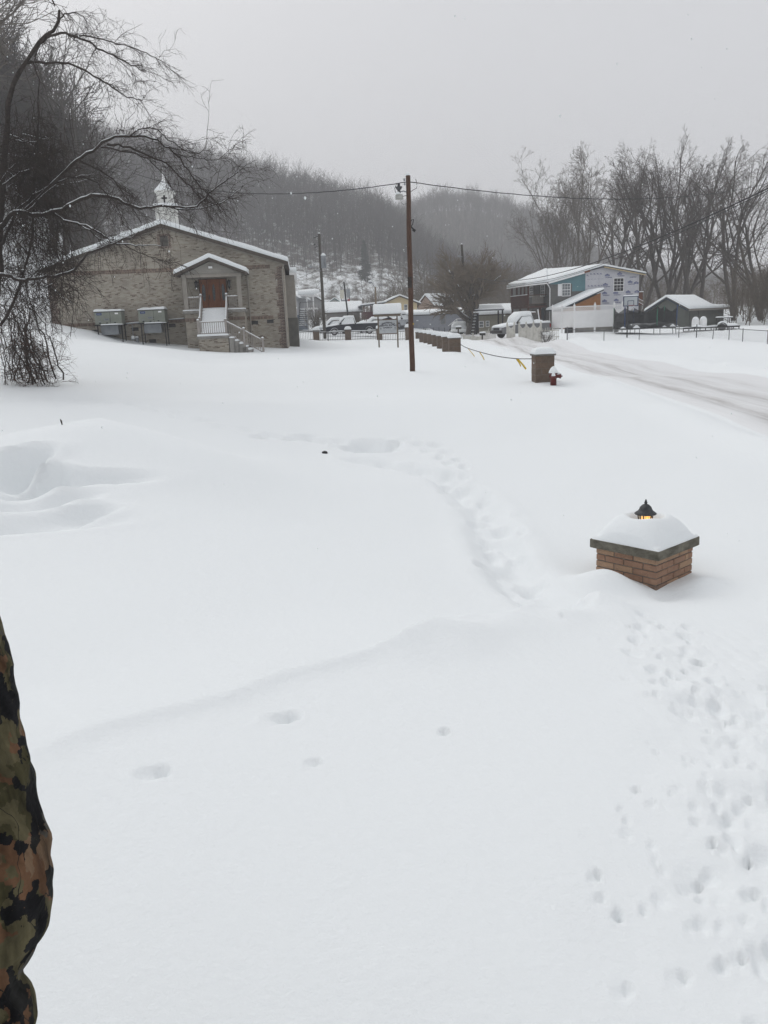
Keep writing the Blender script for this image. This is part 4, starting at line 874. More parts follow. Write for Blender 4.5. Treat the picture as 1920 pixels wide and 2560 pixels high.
def logo_meshes(s):
    g_ = MB().prism([(0,0),(.52*s,0),(.52*s,.16*s),(.40*s,.18*s),(.26*s,.27*s),(.12*s,.18*s),(0,.16*s)],-.002,0).mesh('printed_logo', print_blue)
    t_ = text_mesh("LOWE'S", .125*s, .004*s); t_.materials.append(print_pale)
    u_ = text_mesh("HOUSEWRAP", .12*s, .006*s); u_.materials.append(print_blue); return g_, t_, u_
LG = logo_meshes(1.0); SM = logo_meshes(.34)
def logo(x, z, L, s, txt=True, only_text=False):
    # several prints of one roll: each a flat print on the wrap
    if not only_text:
        o = link('printed_logo', L[0], wrap, (x, -.0125, z))
        q = link('printed_logo', L[1], wrap, (x+.26*s, -.0155, z+.045*s))
    if txt: link('printed_logo', L[2], wrap, (x+.42*s, -.0125, z-.155*s))
for x, z in [(5.85,4.96),(7.19,5.08),(8.35,4.23),(6.81,3.22),(8.16,3.25),(6.87,2.48),(8.2,2.5),(5.60,3.22),(5.60,2.45),(5.66,4.06)]: logo(x, z, LG, 1)
logo(8.5, 4.92, LG, 1, True, True); logo(9.02, 4.12, LG, .9, False); logo(9.12, 3.25, LG, .8, False)
for x in (3.88,4.25,4.61,4.98,5.32):
    logo(x, 5.22 if x > 4.1 else 5.1, SM, .34); logo(x+.06, 4.77, SM, .34, True, True)
for x in (4.0,4.36,4.73,5.12,5.45): logo(x, 4.06, SM, .34)
window(hs_, 6.85,7.87,3.48,4.72,-.012,3,2,2)
window(hs_, 1.3,2.12,3.22,4.36,0,3,2,2, None, win_blind)
sh = obj('shutter', MB().box(.84,1.22,-.03,0,3.2,4.38), M['white'], hs_)
window(hs_, 4.75,5.65,3.4,4.36,0,2,2,2, None, win_dark, .07, 'y'); window(hs_, 1.5,2.45,3.3,4.36,0,2,2,2, None, win_blind, .07, 'y')
# roof planes and snow
def roofquad(name, pts, t, m):
    a = [Vector(p) for p in pts]; return obj(name, MB().add(a+[p+Vector((0,0,t)) for p in a],[(0,3,2,1),(4,5,6,7),(0,1,5,4),(1,2,6,5),(2,3,7,6),(3,0,4,7)]), m, hs_)
edge_m = nmat('drip_edge', (.02,.035,.05), (.03,.045,.06), 4, .5)
roofquad('roof', [(-.32,-.32,4.5),(5.6,-.32,5.9),(5.6,6,6.02),(2.1,6,5.95)], .1, edge_m)
roofquad('roof', [(-2.38,.35,4.36),(-.32,-.3,4.498),(2.1,6,5.948),(-2.38,6,4.36)], .09, edge_m)
roofquad('roof', [(5.602,-.32,5.9),(10.15,-.32,5.02),(10.15,HD+.3,5.02),(5.602,HD+.3,5.9)], .1, edge_m)
obj('fascia_board', MB().bar((5.6,-.345,5.86),(10.12,-.345,4.97),.03,.12), nmat('raw_lumber',(.5,.4,.25),(.42,.33,.2),6), hs_)
obj('rake_trim', MB().bar((-.3,-.345,4.5),(3.5,-.345,5.38),.03,.18), M['white'], hs_)
obj('exposed_edge', MB().bar((3.5,-.35,5.40),(4.1,-.35,5.54),.03,.16), nmat('raw_brown',(.2,.07,.03),(.15,.05,.02),6), hs_)
obj('gutter', MB().tube([(-2.45,.35,4.34),(-2.45,6,4.34)],.07,6).tube([(-2.45,.3,4.34),(-.4,-.3,4.48)],.07,6), M['white'], hs_)
obj('downspout', MB().tube([(-.45,-.42,4.42),(-.2,-.2,4.2),(-.03,-.06,3.98),(-.03,-.06,0)],.05,6), M['white'], hs_)
obj('roof_snow', MB().snow((-.36,-.34,4.6),(5.6,-.34,6.0),(5.6,6.1,6.12),(2.1,6.1,6.05),.26,20,12,.5,.2,.12,1).snow((-2.45,.3,4.45),(-.36,-.34,4.6),(2.1,6.1,6.05),(-2.45,6.1,4.46),.36,14,12,.6,.3,.12,3).snow((5.6,-.34,6.0),(10.2,-.34,5.12),(10.2,HD+.3,5.12),(5.6,HD+.3,6.0),.2,16,10,.55,.25,.15,2), M['snow'], hs_, True)
# deck upstairs on the left
deck_m = nmat('deck_brown', (.085,.035,.024), (.06,.026,.018), 6, .75, .2, 20)
obj('deck_floor', MB().box(-2.05,-.003,.8,5.9,2.16,2.38), deck_m, hs_)
pm = MB().box(-.07,.07,-.07,.07,0,2.05).mesh('deck_post', deck_m)
for y in (.86,1.95,3.05,4.25,5.8): link('deck_post', pm, hs_, (-1.98,y,2.382))
pm2 = MB().box(-.08,.08,-.08,.08,-1,2.158).mesh('deck_post', deck_m)
for x, y in ((-1.95,.9),(-1.95,3.3),(-1.95,5.75),(-.7,.9)): link('deck_post', pm2, hs_, (x,y,0))
obj('deck_panel', MB().box(-2.10,-2.052,.92,5.85,2.4,3.45), deck_m, hs_)
rl = obj('deck_railing', MB().box(-1.9,-.02,.82,.90,3.38,3.46).box(-1.9,-.02,.83,.89,2.5,2.56), deck_m, hs_)
bm_ = MB().box(-.02,.02,-.02,.02,0,.818).mesh('baluster', M['taupe'])
for k in range(12): link('baluster', bm_, rl, (-1.55+k*.105,.86,2.56))
obj('deck_snow', MB().snow((-2.12,.9,3.452),(-2.0,.9,3.452),(-2.0,5.85,3.452),(-2.12,5.85,3.452),.07,2,10,.5,.05,.4,8), M['snow'], hs_, True)
obj('lattice', (lambda b: [b.box(-1.85+.14*(k%2)+ .32*j,-1.75+.14*(k%2)+.32*j,.86,.89,.5+k*.2,.58+k*.2) for k in range(8) for j in range(2)] and b.box(-1.9,-1.87,.86,.9,.2,2.15).box(-1.15,-1.12,.86,.9,.2,2.15))(MB()), M['taupe'], hs_)
obj('under_deck_void', MB().box(-.03,-.002,1.2,3.2,0,2.0), M['black'], hs_)  # black sheet standing in for the dark, shaded void under the deck
obj('tarpaulin', MB().box(-.5,-.45,.5,.85,.1,2.1), nmat('tarp',(.025,.035,.042),(.035,.05,.06),3,.7,.4,6), hs_)
# lean-to
osb = nmat('plywood', (.30,.135,.045), (.23,.10,.035), 5, .85, .3, 30)
obj('lean_to_wall', MB().prism([(0,-1),(3.86,-1),(3.86,3.28),(0,1.78)],-3.4,-3.3), osb, hs_)
obj('lean_to_side', MB().box(0,.1,-3.298,-.01,-1,1.8).box(3.76,3.86,-3.298,-.02,-1,3.2), grey_sid, hs_)
roofquad('lean_to_roof', [(-.42,-3.6,1.76),(4.1,-3.6,3.50),(4.1,-.015,3.50),(-.42,-.015,1.76)], .12, edge_m)
obj('lean_to_snow', MB().snow((-.45,-3.62,1.88),(4.12,-3.62,3.62),(4.12,-.02,3.62),(-.45,-.02,1.88),.2,14,8,.5,.2,.12,5), M['snow'], hs_, True)
obj('rear_deck', MB().box(9.602,10.3,.5,2.5,2.0,3.3), nmat('rear_deck',(.17,.06,.03),(.12,.045,.025),5), hs_)
obj('rear_deck_snow', MB().snow((9.55,.4,3.3),(10.36,.4,3.3),(10.36,2.5,3.3),(9.55,2.5,3.3),.1,5,5,.5), M['snow'], hs_, True)
bk = obj('rear_rail', MB().bar((9.65,.35,2.72),(10.3,.35,2.4),.04,.05).bar((9.65,.35,2.4),(10.3,.35,2.05),.04,.05), M['white'], hs_)
for k in range(6): link('baluster', bm_, bk, (9.7+k*.1,.35,2.37-k*.05)).scale = (1,1,.38)
# ------------------------------------------------------------------ white vinyl fence
def pxp(px, py, Y): p = at(px, py, Y); return Vector((p[0], Y, p[2]))
vf = thing('vinyl_fence', 'tall white vinyl privacy fence with lattice top in front of the plywood lean-to', 'fence', (15.8, 67, GD(15.8, 67)), 0)
vz = vf.location.z
P_ = [(14.95,71.2),(15.3,69.2),(15.8,67),(17.45,67.05),(19.05,67.3),(19.75,67.4)]
vp = obj  # posts and panels
pmesh = MB().box(-.06,.06,-.06,.06,-.4,2.1).box(-.08,.08,-.08,.08,2.1,2.14).lathe([(.085,2.14),(.03,2.24),(.035,2.28),(.005,2.32)],4,a0=math.pi/4).mesh('post', M['white'])
for x, y in P_: link('post', pmesh, vf, (x-15.8, y-67, 0))
for (x0,y0),(x1,y1) in zip(P_[:-1], P_[1:]):
    a = Vector((x0-15.8,y0-67,0)); b = Vector((x1-15.8,y1-67,0)); d = (b-a); L = d.length; an = math.atan2(d.y, d.x)
    o = obj('panel', MB().box(.06,L-.06,-.025,.025,.42,1.62).box(.06,L-.06,-.035,.035,.36,.418).box(.06,L-.06,-.035,.035,1.622,1.69).box(.06,L-.06,-.035,.035,1.98,2.05), M['white'], vf, loc=a, rot=(0,0,an))
    lt = MB(); n = int((L-.12)/.17)
    for k in range(-2, n+1):
        for sg in (-1, 1):
            xa = .06+k*.17; xb = xa+.29; z0, z1 = (1.69,1.98) if sg > 0 else (1.98,1.69)
            c0 = max(0,(.06-xa)/.29); c1 = min(1,(L-.06-xa)/.29)
            if c1-c0 > .05: lt.bar((xa+.29*c0, .006*sg, z0+(z1-z0)*c0),(xa+.29*c1,.006*sg,z0+(z1-z0)*c1),.012,.038)
    stuff(obj('lattice', lt, M['white'], o))
obj('skirting', MB().box(.0,3.7,.5,.6,-.3,.5), M['concrete'], vf); obj('skirt_shadow_box', MB().box(-.65,-.1,.15,.55,-.2,.42), M['black'], vf).name = 'skirt_shade_block'  # black box below the fence panel stands in for the shadow there
# ------------------------------------------------------------------ pale scalloped fence pieces and picket fences
def scallop(label, p0, p1, n, h, dip, first=True):
    a, b = Vector(p0), Vector(p1); L = (b-a).length; an = math.degrees(math.atan2(b.y-a.y, b.x-a.x)); zg = GD((a.x+b.x)/2, (a.y+b.y)/2)
    t = thing('scalloped_fence', label, 'fence', (a.x, a.y, zg), an, 'pale scalloped fence pieces')
    sl = (GD(b.x,b.y)-GD(a.x,a.y))/L
    for s in range(n):
        x0, x1 = L*s/n, L*(s+1)/n; pts = [(x0+.05,-.5),(x1-.001,-.5)]
        for k in range(9): f_ = 1-k/8; x = x0+.05+(x1-x0-.05)*f_; pts.append((x, h-dip*math.sin(math.pi*f_)**.8+sl*0))
        obj('panel', MB().prism(pts,-.03,.03), M['offwhite'], t)
    for s in range(n+1):
        x = L*s/n; obj('post', MB().box(x-.045,x+.045,-.05,.05,-.5,h+.1).lathe([(.06,h+.1),(.02,h+.22)],4,(x,0,0),a0=math.pi/4), M['offwhite'], t)
    return t
scallop('low pale scalloped fence piece left of the mailbox, below the carport', (8.1,78.2,0), (9.6,75.8,0), 2, .42, .1)
scallop('short pale scalloped gate piece standing in front of the silver pickup bonnet', (10.13,65,0), (10.52,64,0), 1, 1.0, .25)
scallop('longest pale scalloped fence with three dips in front of the silver pickup bed', (10.72,63,0), (11.8,60.2,0), 3, 1.08, .26)
pkm = MB().box(-.03,.03,-.012,.012,-.3,1.05).prism([(-.03,1.05),(.03,1.05),(0,1.11)],-.012,.012).mesh('picket', M['offwhite'])
pf = thing('picket_fence', 'gappy off white picket fence joining the scalloped fence to the wire fence', 'fence', (11.85,60.1,GD(12.4,60)), 0)
obj('rail', MB().box(0,1.25,-.02,.01,.3,.36).box(0,1.25,-.02,.01,.75,.81), M['offwhite'], pf)
for k in range(10): o = link('picket', pkm, pf, (.06+k*.125,-.022,prng.uniform(-.06,.05))); o.rotation_euler = (0,prng.uniform(-.05,.05),0); o.scale = (.7,1,.9)
pf = thing('picket_fence', 'white picket fence with a snow capped mailbox, left of the silver pickup', 'fence', (9.5,75,GD(9.9,74)), -50)
obj('rail', MB().box(0,1.6,-.02,.01,.25,.31).box(0,1.6,-.02,.01,.62,.68), M['white'], pf)
for k in range(12): link('picket', pkm, pf, (.06+k*.135,-.022,-.12 if k not in (5,11) else .1))
def mailbox(label, x, y, hgt, rz, m):
    t = thing('mailbox', label, 'mailbox', (x, y, GD(x, y)), rz, 'roadside mailboxes')
    obj('post', MB().box(-.05,.05,-.05,.05,-.4,hgt), M['pole_grey'], t)
    obj('box', MB().prism([(-.1,hgt),(.1,hgt),(.1,hgt+.12)]+[(.1*math.cos(q*math.pi/6),hgt+.12+.09*math.sin(q*math.pi/6)) for q in range(1,6)]+[(-.1,hgt+.12)],-.28,.22), m, t)
    obj('snow_cap', MB().snow((-.13,-.3,hgt+.2),(.13,-.3,hgt+.2),(.13,.24,hgt+.2),(-.13,.24,hgt+.2),.14,5,8,.4,.12,.2,x), M['snow'], t, True)
mailbox('dark mailbox with a snow loaf on the white picket fence', 9.35, 74.2, .62, 60, M['dark_metal'])
mailbox('grey double post mailbox beyond the road near the mobile home', 7.8, 80, .75, 70, M['pole_grey'])
# ------------------------------------------------------------------ vehicles
glass_car = nmat('car_glass', (.012,.014,.017), (.02,.022,.026), 2, .1, spec=.6)
tyre_me = None
def wheel(parent, x, y, r=.37, side=1):
    w_ = obj('wheel', MB().lathe([(r*.72,-.10),(r,-.085),(r,.085),(r*.72,.10)],20), M['rubber'], parent, loc=(x,y,r), rot=(R(90),0,0))
    obj('rim', MB().lathe([(r*.66,.088),(r*.62,.115),(r*.2,.105),(r*.16,.13),(.01,.13)],14), M['chrome'], w_, loc=(0,0,-.0 if side < 0 else 0), rot=(0,0 if side < 0 else R(180),0))
def vehicle(name, label, cat, loc, rz, paint, kind='pickup', L=5.5, Wd=1.85, lift=0, snow=1.0, group=None, sides=False, rooft=.22):
    """car built nose at x=0, tail at x=L; y=0 is the middle"""
    t = thing(name, label, cat, loc, rz, group); h = Wd/2; wf, wr = .9, L-1.15
    def arch(cx, r=.44): return [(cx+r*math.cos(math.pi*k/8), .34+r*math.sin(math.pi*k/8)) for k in range(9)]
    low = .36
    if kind == 'pickup': top = [(L-.02,.62),(L,1.10),(3.15,1.10),(3.1,1.10),(1.45,1.06),(.25,.95),(.03,.80),(.0,.5)]
    else: top = [(L-.05,.6),(L,.98),(L-.4,1.08),(1.4,1.04),(.25,.93),(.03,.78),(0,.5)]
    out = [(.05,low)]+list(reversed(arch(wf)))+list(reversed(arch(wr)))+[(L-.05,low)]+top
    obj('body', MB().prism(out,-h,h), paint, t, bev=.03)
    if kind == 'pickup': gl = [(1.35,1.06),(1.95,1.68),(2.95,1.70),(3.12,1.10)]; bx = (3.15,L-.06)
    else: gl = [(1.3,1.04),(1.95,1.60),(L-1.0,1.60),(L-.35,1.06)]; bx = None
    ins = .16
    def cabv(pts, i0, i1): 
        vs = []
        for k, (x, z) in enumerate(pts): 
            w_ = h-.03-(ins if k in (1,2) else 0); vs += [(x,-w_,z),(x,w_,z)]
        return vs
    v = cabv(gl,0,0); obj('cab', MB().add(v,[(0,2,4,6),(7,5,3,1),(0,1,3,2),(2,3,5,4),(4,5,7,6),(6,7,1,0)]), paint, t, bev=.03)
    def lerp(a, b, f): return tuple(a[i]+(b[i]-a[i])*f for i in range(3))
    for sg in (0, 1):
        o_ = -.006 if sg == 0 else .006
        A, B, C_, D = v[0+sg], v[2+sg], v[4+sg], v[6+sg]
        q = [lerp(lerp(A,D,a),lerp(B,C_,a),b) for a, b in ((.10,.12),(.52,.10),(.52,.86),(.16,.86))]
        obj('side_window', MB().add([(x,y+o_,z) for x,y,z in q]+[(x,y-o_*3,z) for x,y,z in q],[(0,1,2,3),(7,6,5,4),(0,4,5,1),(1,5,6,2),(2,6,7,3),(3,7,4,0)]), glass_car, t)
        q = [lerp(lerp(A,D,a),lerp(B,C_,a),b) for a, b in ((.57,.10),(.93,.12),(.88,.86),(.57,.86))]
        obj('side_window', MB().add([(x,y+o_,z) for x,y,z in q]+[(x,y-o_*3,z) for x,y,z in q],[(0,1,2,3),(7,6,5,4),(0,4,5,1),(1,5,6,2),(2,6,7,3),(3,7,4,0)]), glass_car, t)
        sy = -1 if sg == 0 else 1
        obj('mirror', MB().box(1.55,1.68,sy*(h+.02)-.1,sy*(h+.02)+.1,1.08,1.28), M['black'], t)
        obj('door_handle', MB().box(2.5,2.68,sy*(h+.012)-.012,sy*(h+.012)+.012,.90,.94), M['black'], t)
        obj('headlight', MB().box(-.012,.12,sy*(h-.2)-.16,sy*(h-.2)+.16,.68,.84), M['chrome'], t)
        obj('tail_light', MB().box(L-.12,L+.012,sy*(h-.09)-.1,sy*(h-.09)+.1,.74,1.02), nmat_red, t)
        wheel(t, wf, sy*(h-.09), .36, sy); wheel(t, wr, sy*(h-.09), .36, sy)
    obj('bumper', MB().box(-.12,.06,-h,h,.42,.62), M['dark_metal'] if sides else M['galv'], t); obj('bumper', MB().box(L-.04,L+.12,-h,h,.44,.62), M['dark_metal'] if sides else M['galv'], t)
    obj('grille', MB().box(-.02,.02,-h+.42,h-.42,.66,.84), M['black'], t)
    s = MB()
    s.snow((.05,-h,.86),(1.45,-h,1.06),(1.45,h,1.06),(.05,h,.86),.16*snow,10,8,.4,.25,.2,L)
    obj('bonnet_snow', s, M['snow'], t, True)
    s = MB(); wq = h-.02
    zs = [(1.28,1.08,.9),(1.5,1.38,.94),(1.95,1.74,.88),(2.5,1.76,.86),((2.98,1.76,.86) if kind == 'pickup' else (L-1.0,1.66,.88)),((3.18,1.2,.93) if kind == 'pickup' else (L-.28,1.1,.93))]
    vs = []; fs = []; nn = 9
    for i, (x, z, ww) in enumerate(zs):
        for j in range(nn):
            u = -1+2*j/(nn-1); e_ = (1-abs(u)**5)
            vs.append((x, u*(wq*ww+.02), z+(rooft*snow*(0.25 if i in (0,5) else 1))*max(e_,.0)**.6-.01+.02*mnoise.noise(Vector((x*2,u*2,L)))))
    for i in range(len(zs)-1):
        for j in range(nn-1): a = i*nn+j; fs.append((a,a+1,a+nn+1,a+nn))
    obj('roof_snow', MB().add(vs, fs), M['snow'], t, True).modifiers.new('thick','SOLIDIFY').thickness = .05
    if sides:
        for sg in (0, 1):
            sy = -1 if sg == 0 else 1
            A, B, C_, D = v[0+sg], v[2+sg], v[4+sg], v[6+sg]; q = [lerp(lerp(A,D,a),lerp(B,C_,a),b) for a, b in ((.08,.0),(.97,.02),(.97,1.0),(.1,1.0))]
            obj('window_snow', MB().add([(x,y+sy*.03,z) for x,y,z in q]+[(x,y-sy*.01,z) for x,y,z in q],[(0,1,2,3),(7,6,5,4),(0,4,5,1),(1,5,6,2),(2,6,7,3),(3,7,4,0)]), M['snow'], t)
    if kind == 'pickup':
        obj('bed_snow', MB().snow((3.2,-h+.02,1.1),(L-.02,-h+.02,1.1),(L-.02,h-.02,1.1),(3.2,h-.02,1.1),.12*snow,12,8,.5,.2,.5,L+3).snow((3.45,-.4,1.12),(4.4,-.4,1.12),(4.4,.4,1.12),(3.45,.4,1.12),.26*snow,8,6,.1,.45,.2,L+5), M['snow'], t, True)
    return t
nmat_red = nmat('tail_red', (.22,.015,.012), (.18,.012,.01), 3, .3)
silver = nmat('paint_silver', (.20,.205,.21), (.17,.175,.18), 3, .35, metal=.3); navy = nmat('paint_navy', (.008,.010,.018), (.012,.014,.022), 3, .3)
white_paint = nmat('paint_white', (.5,.52,.54), (.45,.47,.49), 3, .4)
def park(name, label, cat, x0, y0, rz, paint, sink=.12, **k):
    t = vehicle(name, label, cat, (x0, y0, GD(x0+2*math.cos(R(rz)), y0+2*math.sin(R(rz)))-sink), rz, paint, **k); return t
park('pickup_truck', 'silver pickup with snow piled over its cab, parked behind the pale scalloped fence', 'truck', 9.95, 69.6, 22, silver, L=4.75, Wd=1.72, snow=1.25, group='snowed in vehicles', rooft=.3, sink=.0, sides=True)
park('pickup_truck', 'long dark navy pickup with snow plastered cab behind the iron fence', 'truck', -5.3, 88.2, 2, navy, L=5.7, Wd=1.95, snow=1.0, group='snowed in vehicles', sides=True, sink=-.12)
park('parked_car', 'snow buried white car just left of the dark navy pickup', 'car', -6.9, 93.5, 8, white_paint, kind='suv', L=4.7, snow=1.3, group='snowed in vehicles', sides=True, sink=.3)
park('parked_car', 'snow covered car peeking over the bed of the dark navy pickup', 'car', -2.4, 98.5, 6, white_paint, kind='suv', L=4.7, snow=1.4, group='snowed in vehicles', sides=True, sink=.12)
park('parked_car', 'car hidden under a smooth snow mound between notice board and tall pole', 'car', 1.6, 104, 60, white_paint, kind='suv', L=4.3, snow=1.9, group='snowed in vehicles', sides=True, sink=-.1)
park('parked_car', 'snow topped car parked by the steps of the blue grey mobile home', 'car', 8.9, 90.5, 84, white_paint, kind='suv', L=4.4, snow=1.3, group='snowed in vehicles', sides=True, sink=.55)
# ------------------------------------------------------------------ chain link fence
cl_m = nmat('fence_pipe', (.13,.135,.14), (.19,.195,.2), 6, .5, metal=.4)
CP = [(13.2,58.0),(15.75,58),(18.2,58),(20.95,58),(22.1,57.8),(22.06,55),(21.92,52),(21.9,50),(22.0,47)]
clb = GD(18, 58); cf = thing('chain_link_fence', 'grey chain link fence with bare pipe posts around the trampoline yard', 'fence', (13.2,58,clb))
for i, (x, y) in enumerate(CP):
    z = GD(x, y)-clb; big = i in (0, 4)
    obj('post', MB().tube([(x-13.2+(.03 if i == 5 else 0),y-58,z-.4),(x-13.2+(.1 if i == 5 else 0),y-58,z+.78+(.12 if big else 0))],.038 if big else .027,7), cl_m, cf, True)
for (x0,y0),(x1,y1) in zip(CP[:-1], CP[1:]):
    z0, z1 = GD(x0,y0)-clb, GD(x1,y1)-clb; a = Vector((x0-13.2,y0-58,z0)); b = Vector((x1-13.2,y1-58,z1)); L = (b-a).length
    obj('top_rail', MB().tube([a+Vector((0,0,.72)),b+Vector((0,0,.72))],.022,6), cl_m, cf, True)
    mb = MB(); n = int(L/.13)
    for k in range(-4, n):
        for sg in (0, 1):
            f0, f1 = k*.13/L, (k*.13+.6)/L; c0, c1 = max(0,-f0/(f1-f0)), min(1,(1-f0)/(f1-f0))
            if c1-c0 > .1:
                za, zb = (.06,.7) if sg else (.7,.06)
                p, q = a.lerp(b,f0+(f1-f0)*c0), a.lerp(b,f0+(f1-f0)*c1); mb.tube([p+Vector((0,0,za+(zb-za)*c0)),q+Vector((0,0,za+(zb-za)*c1))],.0024,3,False)
    stuff(obj('chain_mesh', mb, cl_m, cf))
cf2 = thing('chain_link_fence', 'far wire fence on thin posts in front of the blue grey mobile home', 'fence', (5.9,96,GD(6.5,95)))
obj('top_rail', MB().tube([(0,0,.82),(1.3,-2,.82),(2.6,-6,.78)],.02,5), cl_m, cf2)
for k in range(5): obj('post', MB().tube([(k*.56,-k*.9,-.3),(k*.56,-k*.9,.85+.25*(k == 4))],.03,6), M['dark_metal'], cf2)
# ------------------------------------------------------------------ basketball hoop
bz = GD(18, 60); bh = thing('basketball_hoop', 'basketball hoop with navy framed clear backboard behind the chain link fence', 'basketball hoop', (18,60,bz))
z0, z1 = at(1378+0, 0, 60)[2], 0
zt, zb_ = at(1557, 741, 60)[2]-bz, at(1594, 765, 60)[2]-bz
xl, xr = at(1557, 741, 60)[0]-18, at(1594, 762, 60)[0]-18
navy_t = nmat('navy_trim', (.018,.025,.075), (.02,.03,.085), 3, .5)
obj('pole', MB().tube([(-.05,0,-.3),(-.05,0,zb_+.1)],.05,8).tube([(-.05,0,zb_),(.1,-.1,zb_+.35)],.04,6), M['black'], bh, True)
bb = obj('backboard', MB().box(xl+.06,xr-.06,-.14,-.12,zb_+.06,zt-.06), nmat('acrylic',(.45,.48,.5),(.38,.41,.43),1.5,.15), bh)
obj('board_frame', MB().box(xl,xr,-.165,-.10,zt-.058,zt).box(xl,xr,-.165,-.10,zb_,zb_+.058).box(xl,xl+.058,-.165,-.10,zb_+.06,zt-.06).box(xr-.058,xr,-.165,-.10,zb_+.06,zt-.06), navy_t, bh)
cx = (xl+xr)/2
obj('target_square', MB().box(cx-.23,cx+.23,-.15,-.141,zb_+.36,zb_+.40).box(cx-.23,cx-.19,-.15,-.141,zb_+.08,zb_+.358).box(cx+.19,cx+.23,-.15,-.141,zb_+.08,zb_+.358), navy_t, bb)
obj('rim', MB().tube([(cx+.22*math.cos(q*math.pi/8),-.42+.22*math.sin(q*math.pi/8),zb_+.06) for q in range(17)],.014,5), nmat('rim_red',(.3,.04,.02),(.25,.03,.02),3), bh, True)
obj('net', (lambda b: [b.tube([(cx+.2*math.cos(q*math.pi/5),-.42+.2*math.sin(q*math.pi/5),zb_+.05),(cx+.11*math.cos((q+.6)*math.pi/5),-.42+.11*math.sin((q+.6)*math.pi/5),zb_-.3)],.008,3) for q in range(10)] and b)(MB()), M['white'], bh)
obj('snow_cap', MB().snow((xl,-.18,zt),(xr,-.18,zt),(xr,-.09,zt),(xl,-.09,zt),.07,10,2,.5,.05,.3,2), M['snow'], bh, True)
# ------------------------------------------------------------------ trampoline
TX, TY, TR = 20.35, 63.6, 2.3; tz = GD(TX, TY)
tm = thing('trampoline', 'round trampoline with sagging black safety net on blue and green poles', 'trampoline', (TX,TY,tz))
rzt = .40
obj('frame', MB().tube([(TR*math.cos(q*math.pi/20),TR*math.sin(q*math.pi/20),rzt) for q in range(41)],.035,6), M['dark_metal'], tm, True)
obj('mat', MB().lathe([(TR-.1,rzt-.015),(TR-.1,rzt-.005)],36), M['black'], tm)
obj('pad', MB().lathe([(TR+.05,rzt-.03),(TR+.05,rzt+.04),(TR-.3,rzt+.05),(TR-.3,rzt)],36), M['rubber'], tm)
blu = nmat('foam_blue', (.02,.05,.14), (.025,.06,.17), 3, .7); grn = nmat('foam_green', (.02,.12,.07), (.03,.14,.09), 3, .7)
N_ = []
for k in range(6):
    a = R(-146+k*60); x, y = TR*math.cos(a), TR*math.sin(a); N_.append((a))
    obj('net_pole', MB().tube([(x*.99,y*.99,rzt),(x*1.0,y*1.0,rzt+1.58)],.04,7), blu if k % 2 == 0 else grn, tm, True)
for k in range(8):
    a = R(k*45+10); obj('leg', MB().tube([(TR*math.cos(a),TR*math.sin(a),rzt),(TR*1.02*math.cos(a),TR*1.02*math.sin(a),-.15)],.028,6), cl_m, tm, True)
netm = bpy.data.materials.new('net_black'); netm.use_nodes = True; nt = netm.node_tree; bs = nt.nodes['Principled BSDF']; bs.inputs['Base Color'].default_value = (.014,.015,.016,1); bs.inputs['Roughness'].default_value = .9
zn = nt.nodes.new('ShaderNodeTexNoise'); zn.inputs['Scale'].default_value = 3; zm = nt.nodes.new('ShaderNodeMapRange'); nt.links.new(zn.outputs['Fac'], zm.inputs[0]); zm.inputs[1].default_value = .35; zm.inputs[2].default_value = .65; zm.inputs[3].default_value = .72; zm.inputs[4].default_value = .95
nt.links.new(zm.outputs[0], bs.inputs['Alpha'])
vs = []; fs = []; n = 72
for i in range(n+1):
    a = R(-146)+2*math.pi*i/n; f_ = (i*6/n) % 1; sag = (1-(2*f_-1)**2); r_ = TR*(1-.05*sag)+.03*math.sin(i*2.3)
    for j in range(5):
        z = rzt+.02+(1.52-.42*sag)*j/4; rr_ = r_*(1-.012*math.sin(j*1.3+i)); vs.append((rr_*math.cos(a), rr_*math.sin(a), z))
    if i < n:
        for j in range(4): b = i*5+j; fs.append((b,b+5,b+6,b+1))
obj('net', MB().add(vs, fs), netm, tm, True)
s = MB(); 
for k in range(9):
    a = R(-150+k*34); x, y = (TR-.75)*math.cos(a), (TR-.75)*math.sin(a); s.snow((x-.75,y-.6,rzt+.045),(x+.75,y-.6,rzt+.045),(x+.75,y+.6,rzt+.045),(x-.75,y+.6,rzt+.045),.26,8,8,.05,.6,.4,k)
obj('snow_heap', s, M['snow'], tm, True)
# ------------------------------------------------------------------ shed
shed_m = siding('shed_siding', (.105,.112,.10), (.085,.092,.082), .3, True)
sd = thing('shed', 'dark green grey shed under thick roof snow at the right, behind two white tanks', 'shed', (27.25,74,GD(27.6,73.8)-.1), 0)
U = Vector((.66,.75,0)).normalized(); V = Vector((-U.y,U.x,0)); SLn, SWd = 9.6, 3.4
def sp3(u, v, z): return U*u+V*v+Vector((0,0,z))
def quadbox(mb, A, t=(0,0,.1)):
    a = [Vector(p) for p in A]; return mb.add(a+[p+Vector(t) for p in a],[(0,3,2,1),(4,5,6,7),(0,1,5,4),(1,2,6,5),(2,3,7,6),(3,0,4,7)])
def wallp(p, q, z1a, z1b, n): 
    n = Vector(n)*.1; return [p+Vector((0,0,-.6)), q+Vector((0,0,-.6)), q+Vector((0,0,z1b)), p+Vector((0,0,z1a))], n
def wall_mesh(pts, n): 
    a = [Vector(p) for p in pts]; k = len(a); return MB().add(a+[p+n for p in a],[tuple(range(k)),tuple(reversed(range(k,2*k)))]+[(i,i+k,(i+1)%k+k,(i+1)%k) for i in range(k)])
obj('long_wall', wall_mesh([sp3(0,0,-.6),sp3(SLn,0,-.6),sp3(SLn,0,1.78),sp3(0,0,1.78)], V*.1), shed_m, sd)
